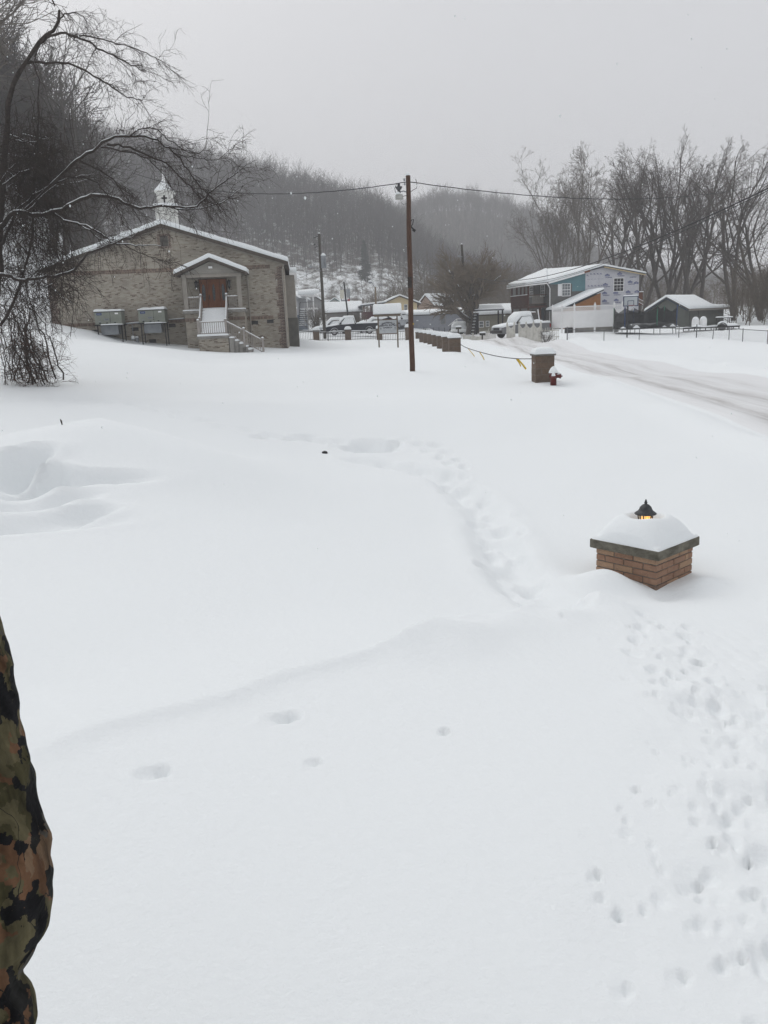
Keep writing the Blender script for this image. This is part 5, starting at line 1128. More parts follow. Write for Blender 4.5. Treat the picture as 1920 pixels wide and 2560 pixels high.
obj('gable_wall', wall_mesh([sp3(0,.102,-.6),sp3(0,SWd,-.6),sp3(0,SWd,1.78),sp3(0,SWd/2,2.75),sp3(0,.102,1.82)], U*.1), shed_m, sd)
obj('gable_trim', MB().bar(sp3(-.22,-.25,1.70),sp3(-.22,SWd/2,2.82),.04,.1).bar(sp3(-.22,SWd/2,2.82),sp3(-.22,SWd+.25,1.70),.04,.1), edge_m, sd)
obj('roof', quadbox(quadbox(MB(),[sp3(-.2,-.35,1.72),sp3(6.2,-.35,1.72),sp3(6.2,SWd/2,2.85),sp3(-.2,SWd/2,2.85)]),[sp3(-.2,SWd/2,2.85),sp3(6.2,SWd/2,2.85),sp3(6.2,SWd+.3,1.7),sp3(-.2,SWd+.3,1.7)]), M['roof_brown'], sd)
obj('rear_roof', quadbox(MB(),[sp3(6.202,-.35,1.72),sp3(SLn+.4,-.35,1.72),sp3(SLn+.4,SWd,2.0),sp3(6.202,SWd,2.0)]), M['roof_brown'], sd)
obj('eave_trim', MB().bar(sp3(-.2,-.37,1.72),sp3(SLn+.4,-.37,1.72),.03,.12), M['taupe'], sd)
s = MB().snow(sp3(-.25,-.4,1.82),sp3(6.3,-.4,1.82),sp3(6.3,SWd/2,2.95),sp3(-.25,SWd/2,2.95),.24,18,8,.55,.25,.1,2).snow(sp3(-.25,SWd/2,2.95),sp3(6.3,SWd/2,2.95),sp3(6.3,SWd+.3,1.8),sp3(-.25,SWd+.3,1.8),.24,12,6,.55,.25,.1,3).snow(sp3(6.1,-.4,1.82),sp3(SLn+.45,-.4,1.82),sp3(SLn+.45,SWd,2.1),sp3(6.1,SWd,2.1),.28,12,8,.5,.3,.15,4)
obj('roof_snow', s, M['snow'], sd, True)
for u in (.9, 3.0): obj('door_trim', wall_mesh([sp3(u,-.02,-.5),sp3(u+.06,-.02,-.5),sp3(u+.06,-.02,1.6),sp3(u,-.02,1.6)], V*.015), M['dark_metal'], sd)
# tanks, trailer, rack
for px_, label in ((1742,'left of two white domed tanks capped with snow in front of the shed'),(1761.5,'right of two white domed tanks capped with snow in front of the shed')):
    p = at(px_, 811, 66); t = thing('storage_tank', label, 'tank', (p[0],66.3,GD(p[0],66)+.28), 0, 'white tanks by the shed')
    obj('tank_body', MB().lathe([(.27,0),(.275,.05),(.275,.55),(.26,.62),(.2,.70),(.1,.75),(.01,.76)],18), M['white'], t, True)
    obj('snow_cap', MB().lathe([(.255,.63),(.245,.70),(.17,.82),(.08,.87),(.005,.88)],14), M['snow'], t, True)
trl = thing('flatbed_trailer', 'low black flatbed trailer dusted with snow beneath the two white tanks', 'trailer', (23.8,65.6,GD(25.5,65.5)), 2)
tf = MB().box(0,4.5,-.55,-.48,.28,.36).box(0,4.5,-.55,-.48,.06,.12)
for k in range(11): tf.box(.0+k*.44,.05+k*.44,-.55,-.48,.12,.28)
obj('frame', tf, M['black'], trl); obj('bed', MB().box(0,4.5,-.478,.9,.24,.30), M['pole_grey'], trl)
obj('bed_snow', MB().snow((-.05,-.5,.30),(4.5,-.5,.30),(4.5,.9,.30),(-.05,.9,.30),.10,24,6,.5,.15,.4,4).snow((.9,-.5,.33),(1.6,-.5,.33),(1.6,.1,.33),(.9,.1,.33),.2,8,5,.1,.3,.1,5).snow((3.3,-.5,.33),(4.4,-.5,.33),(4.4,.3,.33),(3.3,.3,.33),.26,8,5,.2,.3,.2,6), M['snow'], trl, True)
wheel(trl, 3.05, -.6, .27); obj('mudguard', MB().tube([(3.05+.36*math.cos(q*math.pi/8),-.62,.27+.36*math.sin(q*math.pi/8)) for q in range(9)],.05,5), M['black'], trl); obj('mudguard_snow', MB().tube([(3.05+.42*math.cos(q*math.pi/10),-.62,.27+.42*math.sin(q*math.pi/10)) for q in range(2,9)],.07,6), M['snow'], trl, True)
rk = thing('pipe_rack', 'black open pipe rack topped with snow at the right end of the shed', 'rack', (27.2,66.6,GD(27.7,66.5)+.05))
obj('frame', MB().tube([(0,0,-.2),(0,0,1.0),(1.05,0,.97),(1.05,0,-.2)],.035,6).tube([(.35,0,-.2),(.35,0,1.0)],.02,5).tube([(.7,0,-.2),(.7,0,1.0)],.02,5).tube([(0,.5,-.2),(0,.5,1.0),(1.05,.5,.97),(1.05,.5,-.2)],.035,6), M['black'], rk)
obj('snow_cap', MB().snow((-.05,-.05,1.02),(1.1,-.05,1.0),(1.1,.55,1.0),(-.05,.55,1.02),.08,10,5,.5,.1,.3,3), M['snow'], rk, True)
# ------------------------------------------------------------------ carport
cpz = GD(11.6,86); cpt = thing('carport', 'open dark carport with a flat snow covered roof beside the wide bushy tree', 'carport', (10.15,86,cpz), 0)
obj('roof', quadbox(MB(),[(-.05,0,3.25-cpz),(2.95,0,3.22-cpz),(3.2,4,3.62-cpz),(.05,4,3.65-cpz)],(0,0,.12)), nmat('carport_metal',(.03,.035,.05),(.04,.045,.06),4,.5), cpt)
obj('roof_snow', MB().snow((-.06,-.05,3.37-cpz),(2.97,-.05,3.34-cpz),(3.22,4,3.76-cpz),(.03,4,3.79-cpz),.14,14,8,.5,.15,.1,3), M['snow'], cpt, True)
for x, y in ((.1,.1),(2.8,.1),(.1,3.8),(2.9,3.8)): obj('post', MB().box(x-.07,x+.07,y-.07,y+.07,-.4,3.24-cpz), M['black'], cpt)
obj('end_screen', MB().box(-.0,.35,-.05,.0,.1,3.1-cpz), M['black'], cpt); 
lad = thing('ladder', 'dark wooden ladder dusted with snow leaning on the left end of the carport', 'ladder', (9.6,85.6,GD(9.6,85.6)))
obj('side_rail', MB().bar((0,0,-.2),(.4,.2,2.15),.06,.08).bar((.32,0,-.2),(.68,.2,2.15),.06,.08), M['black'], lad)
rgm = MB().bar((0,0,0),(.33,0,0),.05,.05).mesh('rung', M['black']); rsm = MB().bar((.02,-.01,.045),(.31,-.01,.045),.05,.045).mesh('rung_snow', M['snow'])
for k in range(7): o = link('rung', rgm, lad, (.02+k*.055,k*.027,.15+k*.3)); link('rung_snow', rsm, o)
obj('snow_cap', MB().snow((.3,-.1,2.2),(1.0,-.1,2.2),(1.0,.4,2.2),(.3,.4,2.2),.16,6,5,.4), M['snow'], lad, True)
# ------------------------------------------------------------------ houses beyond
def gable_house(name, label, x, y, rz, W_, D_, ez, pz, wall_m, wins=(), trim=None, over=.4, snow=.3, ridge='y', group=None, roof_m=None, base=None, zoff=0):
    """ridge 'y': the gable faces the road side (local front y=0); ridge 'x': the eave does"""
    zg = GD(x, y)+zoff; t = thing(name, label, 'house', (x, y, zg), rz, group)
    if ridge == 'y':
        obj('wall', MB().prism([(0,-1),(W_,-1),(W_,ez),(W_/2,pz),(0,ez)],0,D_), wall_m, t); k = (pz-ez)/(W_/2)
        for sg in (-1, 1):
            e = W_/2+sg*(W_/2+over); z = ez-over*k
            obj('roof', quadbox(MB(),[(e,-over,z+.02),(W_/2,-over,pz+.02),(W_/2,D_+over,pz+.02),(e,D_+over,z+.02)],(0,0,.12)), roof_m or M['roof_brown'], t)
            obj('roof_snow', MB().snow((e-.03*-sg,-over-.03,z+.14),(W_/2,-over-.03,pz+.14),(W_/2,D_+over,pz+.14),(e,D_+over,z+.14),snow,14,10,.5,.25,.12,x+sg), M['snow'], t, True)
    else:
        obj('wall', MB().prism([(0,-1),(D_,-1),(D_,ez),(D_/2,pz),(0,ez)],0,W_,'yz'), wall_m, t); k = (pz-ez)/(D_/2)
        for sg in (-1, 1):
            e = D_/2+sg*(D_/2+over); z = ez-over*k
            obj('roof', quadbox(MB(),[(-over,e,z+.02),(W_+over,e,z+.02),(W_+over,D_/2,pz+.02),(-over,D_/2,pz+.02)],(0,0,.12)), roof_m or M['roof_brown'], t)
            obj('roof_snow', MB().snow((-over,e,z+.14),(W_+over,e,z+.14),(W_+over,D_/2,pz+.14),(-over,D_/2,pz+.14),snow,18,8,.5,.25,.12,y+sg), M['snow'], t, True)
    if base: obj('foundation', MB().box(-.02,W_+.02,-.02,D_+.02,-1,base[0]), base[1], t)
    for (x0,x1,z0,z1) in wins: window(t, x0,x1,z0,z1,-.005 if not base or z0 > base[0] else -.025,1,1,2,trim or M['white'],win_blind,.07)
    return t
# blue grey mobile home
mh_m = siding('mobile_home', (.26,.272,.305), (.235,.247,.28), .35, True)
mz = GD(8,106); mh = thing('mobile_home', 'long blue grey mobile home under a smooth snow roof, right of the tall pole', 'house', (1.5,108.4,mz), -30)
ml_ = 11.5
obj('wall', MB().box(0,ml_,0,3.6,-.8,1.85), mh_m, mh)
obj('roof', MB().box(-.1,ml_+.1,-.12,3.7,1.852,1.95), M['dark_metal'], mh)
obj('roof_snow', MB().snow((-.12,-.14,1.95),(ml_+.12,-.14,1.95),(ml_+.12,3.7,2.25),(-.12,3.7,2.25),.42,24,8,.55,.3,.12,7), M['snow'], mh, True)
window(mh, 7.6,8.15,.75,1.65,-.01,1,3,1,M['taupe'],win_blind,.05); obj('wall_lamp', MB().box(4.2,4.45,-.1,0,1.2,1.3), M['white'], mh)
sg_ = obj('steps', MB().bar((9.3,-1.6,-.2),(10.2,-.3,.75),.06,.1).bar((9.3,-1.0,-.2),(10.2,-.1,.75),.06,.1).box(10.2,11.4,-1.2,-.01,.5,.62), M['taupe'], mh)
obj('handrail', MB().bar((9.3,-1.62,.45),(10.3,-1.2,1.25),.05,.07).bar((10.3,-1.2,1.25),(11.4,-1.2,1.25),.05,.07).bar((10.3,-1.2,.5),(10.3,-1.2,1.25),.06,.06).bar((11.4,-1.2,.5),(11.4,-1.2,1.25),.06,.06), M['white'], mh)
gable_house('cottage', 'pinkish tan cottage gable with a broad snow roof behind the mobile home', 6.5, 128, -38, 2.9, 9, 2.5, 3.9, nmat('pink_tan',(.46,.35,.29),(.42,.32,.265),2,.8), roof_m=nmat('brown_trim',(.1,.045,.03),(.08,.04,.025),3), over=.25, snow=.35)
yh_m = siding('yellow_siding', (.74,.61,.38), (.69,.57,.35), .2)
yh = gable_house('two_storey_house', 'yellow and cream two storey house with maroon balcony behind the notice board', .95, 118, 4, 4.9, 8, 2.75, 3.75, yh_m, ((3.1,3.5,1.75,2.6),(3.05,3.4,.35,1.1)), over=.5, snow=.22, base=(1.45,nmat('cream_lower',(.5,.48,.42),(.46,.44,.39),3,.7)))
maroon = nmat('maroon', (.07,.02,.022), (.055,.017,.019), 4, .7)
obj('balcony_roof', quadbox(MB(),[(-3.1,-2.5,2.62),(.5,-.45,2.95),(.5,6,2.95),(-3.1,6,2.62)],(0,0,.1)), edge_m, yh)
obj('balcony_snow', MB().snow((-3.15,-2.55,2.72),(.6,-.5,3.06),(.6,6,3.06),(-3.15,6,2.72),.22,12,8,.5,.25,.12,5), M['snow'], yh, True)
obj('balcony_rail', MB().box(-2.75,-.05,-2.3,-2.22,1.0,1.85).box(-2.75,-2.67,-2.22,4,1.0,1.85).box(-2.75,-.02,-2.3,5,.85,.998), maroon, yh)
for k in range(4): obj('balcony_post', MB().box(-2.72+k*.88,-2.62+k*.88,-2.28,-2.2,-.6,2.7), maroon, yh)
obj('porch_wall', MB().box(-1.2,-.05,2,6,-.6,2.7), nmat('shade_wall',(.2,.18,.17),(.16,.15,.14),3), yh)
bgm = siding('beige_siding', (.31,.29,.23), (.28,.26,.205), .3, True)
bhh = gable_house('cottage', 'long beige cottage with a thick snow roof behind the dark carport', 11.2, 98.5, -14, 5.2, 7, 2.35, 3.15, bgm, ((.9,1.35,1.0,1.6),(1.7,2.0,1.05,1.6)), ridge='x', over=.45, snow=.4)
# left group beyond the church
gsid = siding('pale_grey_siding', (.42,.43,.45), (.38,.39,.41), .2)
gh = gable_house('two_storey_house', 'pale grey two storey house with blue grey base and outside stairs, right of the church', -12.2, 98, -4, 3.2, 8, 3.3, 4.2, gsid, (), over=.35, snow=.18, base=(1.35,nmat('blue_base',(.14,.17,.21),(.12,.15,.19),3,.6)), roof_m=M['galv'])
obj('porch_roof', MB().box(3.2,5.0,1.5,6,3.5,3.65), M['white'], gh); obj('porch_snow', MB().snow((3.1,1.4,3.65),(5.05,1.4,3.65),(5.05,6,3.95),(3.1,6,3.95),.5,8,8,.55,.25,.1,4), M['snow'], gh, True)
obj('landing', MB().box(3.25,4.9,1.6,5,1.98,2.15), M['white'], gh); 
for x in (4.1,4.85): obj('porch_post', MB().box(x-.06,x+.06,1.6,1.7,-.6,3.5), M['white'], gh)
ft = MB().box(0,.75,-.12,.12,0,.05).mesh('stair_tread', M['dark_metal']); fs_ = MB().snow((-.02,-.13,.05),(.77,-.13,.05),(.77,.12,.05),(-.02,.12,.05),.08,4,3,.5).mesh('tread_snow', M['snow'], True)
for k in range(9): o = link('stair_tread', ft, gh, (3.27,.2+k*.15,.1+k*.22)); link('tread_snow', fs_, o)
obj('stair_rail', MB().bar((3.28,.1,.8),(3.28,1.6,2.8),.05,.05).bar((4.02,.1,.8),(4.02,1.6,2.8),.05,.05).bar((3.28,1.6,2.8),(4.9,1.6,2.8),.05,.05), M['dark_metal'], gh)
gable_house('cottage', 'far cottage with a white snow roof glimpsed left of the transformer pole', -13.2, 135, 10, 5.0, 6, 2.5, 4.2, nmat('far_grey',(.3,.3,.3),(.26,.26,.26),2), snow=.35)
gable_house('cottage', 'far teal roofed cottage edge seen just right of the transformer pole', -9.3, 150, 5, 4.2, 6, 2.4, 3.8, nmat('far_white',(.5,.5,.49),(.45,.45,.44),2), roof_m=nmat('teal_roof',(.06,.13,.13),(.08,.16,.16),3,.5), snow=.16, over=.5)
gable_house('long_shed', 'long low building with plain white snow roof behind the leaning black pole', -7.2, 123, 2, 4.9, 6, 1.5, 2.7, nmat('far_shed',(.22,.21,.2),(.18,.17,.16),2), ridge='x', snow=.3)
bl = thing('roadside_sign', 'tall far roadside sign frame with pale panels and a red panel', 'sign', (-5.6,140,GD(-5,140)))
obj('post', MB().box(0,.1,0,.1,-.5,5.3).box(1.3,1.4,0,.1,-.5,5.3), M['pole_grey'], bl)
obj('panel', MB().box(-.15,.5,-.06,-.002,3.7,5.1), M['cream'], bl); obj('panel', MB().box(.95,1.5,-.06,-.002,3.9,5.2), M['galv'], bl); obj('panel', MB().box(.1,1.1,-.06,-.002,2.2,3.5), M['galv'], bl)
obj('red_panel', MB().box(1.05,1.45,-.07,-.002,2.1,3.6), nmat('faded_red',(.32,.07,.08),(.28,.06,.07),3), bl)
gr = thing('guard_rail', 'thin grey pipe rail between the church corner and the iron fence', 'rail', (-7.9,80,GD(-7,80)))
obj('rail', MB().tube([(0,0,.95),(3.4,-.5,.75)],.035,6), cl_m, gr); obj('post', MB().tube([(0.1,0,-.4),(.1,0,.95)],.035,6), cl_m, gr); obj('post', MB().tube([(3.3,-.48,-.4),(3.3,-.48,.76)],.035,6), cl_m, gr)
sw = thing('swing_frame', 'brown garden swing roof on white slanted legs below the upstairs deck', 'swing', (14.0,79,GD(14.2,79)))
obj('canopy', MB().box(-.6,.9,-.4,.6,1.55,1.63), deck_m, sw); obj('leg', MB().bar((-.1,0,1.6),(.15,0,-.3),.09,.09), M['white'], sw); obj('leg', MB().bar((1.2,0,1.9),(1.5,0,-.3),.09,.09), M['white'], sw); obj('back_panel', MB().box(-.6,.5,.5,.56,-.2,1.55), deck_m, sw)
obj('canopy_snow', MB().snow((-.62,-.42,1.63),(.92,-.42,1.63),(.92,.62,1.63),(-.62,.62,1.63),.09,8,5,.5), M['snow'], sw, True)
# ------------------------------------------------------------------ trees
def tubes_mesh(name, tubes, mat):
    """many tapering branches as one mesh; tubes = [(points n x 3, radii n, sides)]"""
    groups = {}
    for P, r, s in tubes: groups.setdefault((len(P), s), []).append((P, r))
    V = []; Fq = []; base_ = 0
    for (n, s), lst in groups.items():
        P = np.array([a for a, _ in lst], float); r = np.array([b for _, b in lst], float); k = len(P)
        T = np.gradient(P, axis=1); T /= np.linalg.norm(T, axis=2, keepdims=True)+1e-9
        ref = np.where(np.abs(T[:,:1,2:3]) < .85, np.array([0,0,1.]), np.array([1.,0,0])); ref = np.broadcast_to(ref, T.shape)
        u = np.cross(T, ref); u /= np.linalg.norm(u, axis=2, keepdims=True)+1e-9; v = np.cross(T, u)
        a = np.arange(s)*2*np.pi/s
        ring = P[:,:,None]+r[:,:,None,None]*(np.cos(a)[None,None,:,None]*u[:,:,None]+np.sin(a)[None,None,:,None]*v[:,:,None])
        V.append(ring.reshape(-1, 3))
        kk, i, j = np.meshgrid(np.arange(k), np.arange(n-1), np.arange(s), indexing='ij'); jn = (j+1) % s
        b = base_+kk*n*s
        Fq.append(np.stack([b+i*s+j, b+i*s+jn, b+(i+1)*s+jn, b+(i+1)*s+j], -1).reshape(-1, 4)); base_ += k*n*s
    V = np.concatenate(V); Fq = np.concatenate(Fq)
    me = bpy.data.meshes.new(name); me.vertices.add(len(V)); me.vertices.foreach_set('co', V.ravel())
    me.loops.add(Fq.size); me.loops.foreach_set('vertex_index', Fq.ravel().astype(np.int32)); me.polygons.add(len(Fq))
    me.polygons.foreach_set('loop_start', np.arange(len(Fq))*4); me.update(calc_edges=True); me.shade_smooth(); me.materials.append(mat); return me
def unit(v): return v/(np.linalg.norm(v)+1e-9)
def limb(rg, p, d, L, n, wob, trop):
    P = [np.array(p, float)]; d = unit(np.array(d, float))
    for i in range(n-1):
        d = unit(d+rg.normal(0, wob, 3)+np.array(trop)); P.append(P[-1]+d*L/(n-1))
    return np.array(P)
def side_dir(rg, t, ang):
    q = rg.normal(0, 1, 3); q = unit(q-t*np.dot(q, t)); return unit(t*math.cos(ang)+q*math.sin(ang))
def grow(rg, p, d, L, r, lvl, spec, out):
    """spec[lvl] = (points, sides, wobble, tropism z, children, angle lo/hi, length ratio lo/hi, start fraction)"""
    n, s, wob, tz_, nc, a0, a1, l0, l1, f0 = spec[lvl]
    P = limb(rg, p, d, L, n, wob, (0, 0, tz_)); end = max(spec[-1][0]*0+.55*r if lvl < len(spec)-1 else r*.45, r*.45)
    rr = np.linspace(r, end, n); out.append((lvl, P, rr, s))
    if lvl+1 >= len(spec): return
    for k in range(nc):
        f = f0+(1-f0)*(k+rg.uniform(.2,.9))/nc if nc > 1 else 1; x = f*(n-1); i = min(int(x), n-2); q = P[i]+(P[i+1]-P[i])*(x-i); t = unit(P[i+1]-P[i])
        rc = (rr[i]+(rr[i+1]-rr[i])*(x-i))*rg.uniform(.5,.72)
        grow(rg, q, side_dir(rg, t, R(rg.uniform(a0, a1))), L*rg.uniform(l0, l1)*(1.1-.35*f), rc, lvl+1, spec, out)
def bare_tree(seed, H, r, spec, lean=(0,0), stems=1, rmin=.02, split=2):
    rg = np.random.RandomState(seed); out = []
    for s in range(stems):
        d = np.array([lean[0]+rg.normal(0,.12)*(stems > 1), lean[1]+rg.normal(0,.12)*(stems > 1), 1.])
        if stems > 1: a = 2*math.pi*s/stems+rg.uniform(0,1); d += .28*np.array([math.cos(a), math.sin(a), 0])
        grow(rg, (rg.normal(0,.15)*(stems > 1), rg.normal(0,.15)*(stems > 1), -.4), d, H, r*(1 if stems == 1 else .7), 0, spec, out)
    thick = [(P, np.maximum(rr, rmin), s) for l, P, rr, s in out if l < split]; fine = [(P, np.maximum(rr, rmin*.8), s) for l, P, rr, s in out if l >= split]
    return thick, fine, out
SPEC_TALL = [(9,8,.05,.05,5,16,36,.55,.75,.28),(8,6,.09,.055,5,18,44,.42,.62,.25),(7,5,.11,.05,5,20,48,.4,.6,.2),(5,3,.13,.03,4,22,54,.35,.55,.15),(4,3,.15,.03,4,22,54,.4,.6,.2),(3,3,.12,.0,0,0,0,0,0,0)]
tree_variants = []
def tall(seed, H, r, lean, stems, bark, twig):
    t, f, _ = bare_tree(seed, H, r, SPEC_TALL, lean, stems, .0105)
    return tubes_mesh('trunk', t, bark), tubes_mesh('crown', f, twig)
grey_twig = nmat('grey_twig', (.085,.072,.065), (.13,.113,.102), 2, .95)
pale_twig = nmat('pale_twig', (.15,.135,.12), (.21,.19,.17), 2, .95)
TV = [tall(11, 12.5, .34, (-.12,0), 2, M['bark'], grey_twig), tall(12, 13.0, .36, (.05,0), 3, M['bark'], grey_twig), tall(13, 13.5, .38, (.16,0), 2, M['bark'], grey_twig), tall(14, 11.0, .2, (0,0), 4, M['bark_pale'], pale_twig)]
TREES = [ # px, py of the foot, distance, variant, scale, turn, label
 (1440,700,118,3,1.40,0,'pale slender bare tree with several stems behind the teal two storey house'),
 (1408,700,126,3,1.15,130,'smallest pale bare tree at the far left of the bare tree row'),
 (1600,745,100,0,1.08,10,'bare tree leaning left just above the right edge of the house wrap'),
 (1532,700,120,1,1.08,60,'thin bare tree directly behind the white wrapped gable'),
 (1660,745,104,1,0.98,0,'straight bare tree between the house wrap and the shed ridge'),
 (1703,748,100,1,0.98,140,'forked bare tree rising right behind the shed ridge'),
 (1735,750,97,2,1.0,0,'tallest bare tree, spreading right above the shed roof'),
 (1838,760,92,0,1.01,200,'bare tree just right of the shed roof, crown reaching the photo edge'),
 (1905,770,88,1,0.82,250,'rightmost bare tree, cut by the right edge of the photo')]
for px_, py_, Y, v, sc_, rz_, lb in TREES:
    p = at(px_, py_, Y); z = GD(p[0], Y); t = thing('bare_tree', lb, 'tree', (p[0], Y, z-.2), rz_, 'tall bare trees behind the house and shed'); t.scale = (sc_,)*3
    link('trunk', TV[v][0], t); link('crown', TV[v][1], t)
# wide bushy tree in the middle
SPEC_BUSH = [(5,8,.05,.02,11,25,72,.95,1.35,.35),(8,6,.10,.05,8,20,50,.42,.62,.2),(7,4,.12,.06,7,20,50,.4,.6,.15),(5,3,.12,.05,7,20,50,.4,.65,.15),(4,3,.12,.05,0,0,0,0,0,0)]
tk, fn, out_ = bare_tree(21, 3.1, .36, SPEC_BUSH, (0,0), 1, .011)
p = at(1176, 808, 88); bt = thing('bushy_tree', 'wide brown bushy bare tree with snow lined limbs beside the carport', 'tree', (p[0], 88, GD(p[0],88)-.1), 40); bt.scale = (1.85,1.7,1.5)
link('trunk', tubes_mesh('trunk', tk, M['bark']), bt); link('crown', tubes_mesh('crown', fn, nmat('bushy_twig', (.15,.12,.09), (.2,.165,.125), 3, .95)), bt)
def snow_on(tubes, rmin, lift=.7, k=.72, prob=1, rg=None):
    o = []
    for P, rr, s in tubes:
        if rr[0] < rmin or (rg is not None and rg.uniform() > prob): continue
        T = np.gradient(P, axis=0); T /= np.linalg.norm(T, axis=1, keepdims=True)+1e-9; flat = np.sqrt(np.clip(1-T[:,2]**2, 0, 1)); w = np.clip((flat-.45)/.4, 0, 1)
        if w.max() < .1: continue
        Q = P.copy(); Q[:,2] += rr*lift*w; o.append((Q, np.maximum(rr*k*w, .0005), 5))
    return o
link('limb_snow', tubes_mesh('limb_snow', snow_on(tk, .04, .8, .8), M['snow']), bt)
# ---- the big overhanging tree at the left
rgl = np.random.RandomState(77)
def spx(pts, Y0, Y1, scale=.3617):
    n = len(pts); return np.array([at(x*scale, y*scale, Y0+(Y1-Y0)*i/(n-1)) for i, (x, y) in enumerate(pts)])
def smooth_poly(P, n):
    P = np.asarray(P); o = np.array([list(q) for q in crspline([Vector(p) for p in P], 6)]); d = np.r_[0, np.cumsum(np.linalg.norm(np.diff(o, axis=0), axis=1))]; s = np.linspace(0, d[-1], n)
    Q = np.c_[np.interp(s, d, o[:,0]), np.interp(s, d, o[:,1]), np.interp(s, d, o[:,2])]
    Q[1:-1] += np.random.RandomState(len(P)*7+n).normal(0, .02, (n-2, 3)); return Q
LIMBS = [ # pixels in the enlarged crop, near/far distance, radii, snow
 ([(-60,2300),(-20,1900),(0,1500),(20,1150),(45,900),(60,700),(90,590),(170,440),(260,310),(340,230),(395,165),(410,70)],28,27,.20,.05,0),
 ([(170,440),(300,428),(500,455),(610,500),(700,560),(800,620),(900,675),(985,695)],27.5,26.4,.05,.015,0),
 ([(260,310),(400,225),(510,262),(620,290),(690,345),(800,395),(900,440),(1000,500)],27.3,26.2,.05,.015,0),
 ([(395,165),(430,110),(520,85),(590,140),(600,190)],27.1,26.6,.03,.012,0),
 ([(510,262),(640,255),(800,300),(950,340),(1060,395),(1120,450)],26.8,25.8,.03,.010,0),
 ([(320,240),(240,400),(265,600),(255,800),(262,1000)],27.2,26.8,.03,.012,0),
 ([(0,1570),(120,1465),(270,1490),(420,1450),(520,1400),(600,1362),(700,1355),(820,1380),(900,1422),(1000,1432),(1100,1426),(1250,1428),(1345,1432),(1450,1340),(1550,1255),(1650,1185)],26.5,24.5,.085,.016,1),
 ([(1100,1426),(1250,1445),(1400,1440),(1520,1400),(1640,1320),(1680,1280)],25.4,24.6,.03,.012,1),
 ([(350,1455),(440,1520),(560,1552),(640,1580),(720,1635),(790,1680)],26.2,25.5,.045,.03,1),
 ([(560,1552),(620,1600),(700,1660),(760,1700)],25.9,25.6,.025,.02,1),
 ([(-40,1895),(60,1905),(130,1935),(250,1922),(400,1908),(500,1868),(560,1800),(610,1752),(710,1712),(800,1672),(900,1640),(960,1600)],26.6,25.2,.07,.018,1),
 ([(790,1680),(880,1690),(1000,1700),(1110,1702)],25.5,25.2,.025,.012,1),
 ([(860,1690),(960,1740),(1080,1790),(1250,1830),(1340,1900)],25.4,24.8,.018,.008,0),
 ([(150,1480),(300,1330),(420,1220),(540,1100),(640,1040),(740,975),(850,942),(960,945),(1080,975),(1200,1052),(1290,1160),(1360,1260),(1490,1400)],26.4,24.8,.07,.014,1),
 ([(740,1000),(860,1008),(1000,1062),(1150,1125),(1260,1235),(1400,1380),(1500,1420)],25.7,24.7,.04,.012,0),
 ([(700,1020),(820,1040),(960,1070),(1080,1150),(1180,1290),(1200,1330)],25.8,25,.03,.010,0),
 ([(900,940),(1040,880),(1160,960),(1290,1045),(1390,1050),(1432,955)],25.5,24.5,.025,.008,0),
 ([(1200,1055),(1330,1085),(1450,1105),(1560,1085),(1630,990)],25.1,24.4,.016,.007,0),
 ([(540,1100),(700,1180),(820,1290),(900,1420),(980,1540)],26,25,.03,.010,0),
 ([(420,1220),(600,1230),(700,1300),(800,1420),(860,1560)],26.2,25.2,.03,.010,0),
 ([(100,1470),(240,1350),(330,1290),(500,1225),(650,1205)],26.6,26,.05,.015,1),
 ([(20,1280),(120,1210),(225,1165)],26.8,26.4,.04,.02,1),
 ([(90,960),(180,985),(255,980)],26.8,26.5,.03,.02,1),
 ([(0,1700),(80,1560),(120,1400),(160,1230),(235,1060),(250,980),(230,900)],26.9,26.5,.06,.02,1),
 ([(0,2250),(120,2050),(180,1800),(230,1600),(240,1300),(262,1000),(265,700)],27,26.6,.06,.02,0),
 ([(640,930),(650,870)],25.8,25.7,.012,.006,0),([(805,915),(812,860)],25.7,25.6,.012,.006,0),([(990,680),(1018,660)],26.4,26.3,.012,.006,0),
 ([(930,580),(940,540),(950,590)],26.5,26.4,.012,.006,0),([(380,40),(350,-20)],27,27,.03,.02,0)]
thick = []; fine = []; snowy = []
def droopy(p, d, L, r, lvl, drop=.22):
    n = 6 if lvl == 0 else (5 if lvl == 1 else 4)
    P = limb(rgl, p, d, L, n, .22, (.02,0,-drop)); fine.append((P, np.linspace(r, max(r*.4,.0032), n), 3))
    if lvl >= 2: return
    for k in range(rgl.randint(3, 6) if lvl == 0 else rgl.randint(2, 4)):
        i = rgl.randint(0, n-1); t = unit(P[i+1]-P[i]); q = P[i]+(P[i+1]-P[i])*rgl.uniform(0,1)
        droopy(q, side_dir(rgl, t, R(rgl.uniform(18,60))), L*rgl.uniform(.35,.65), max(r*.6,.0036), lvl+1, drop)
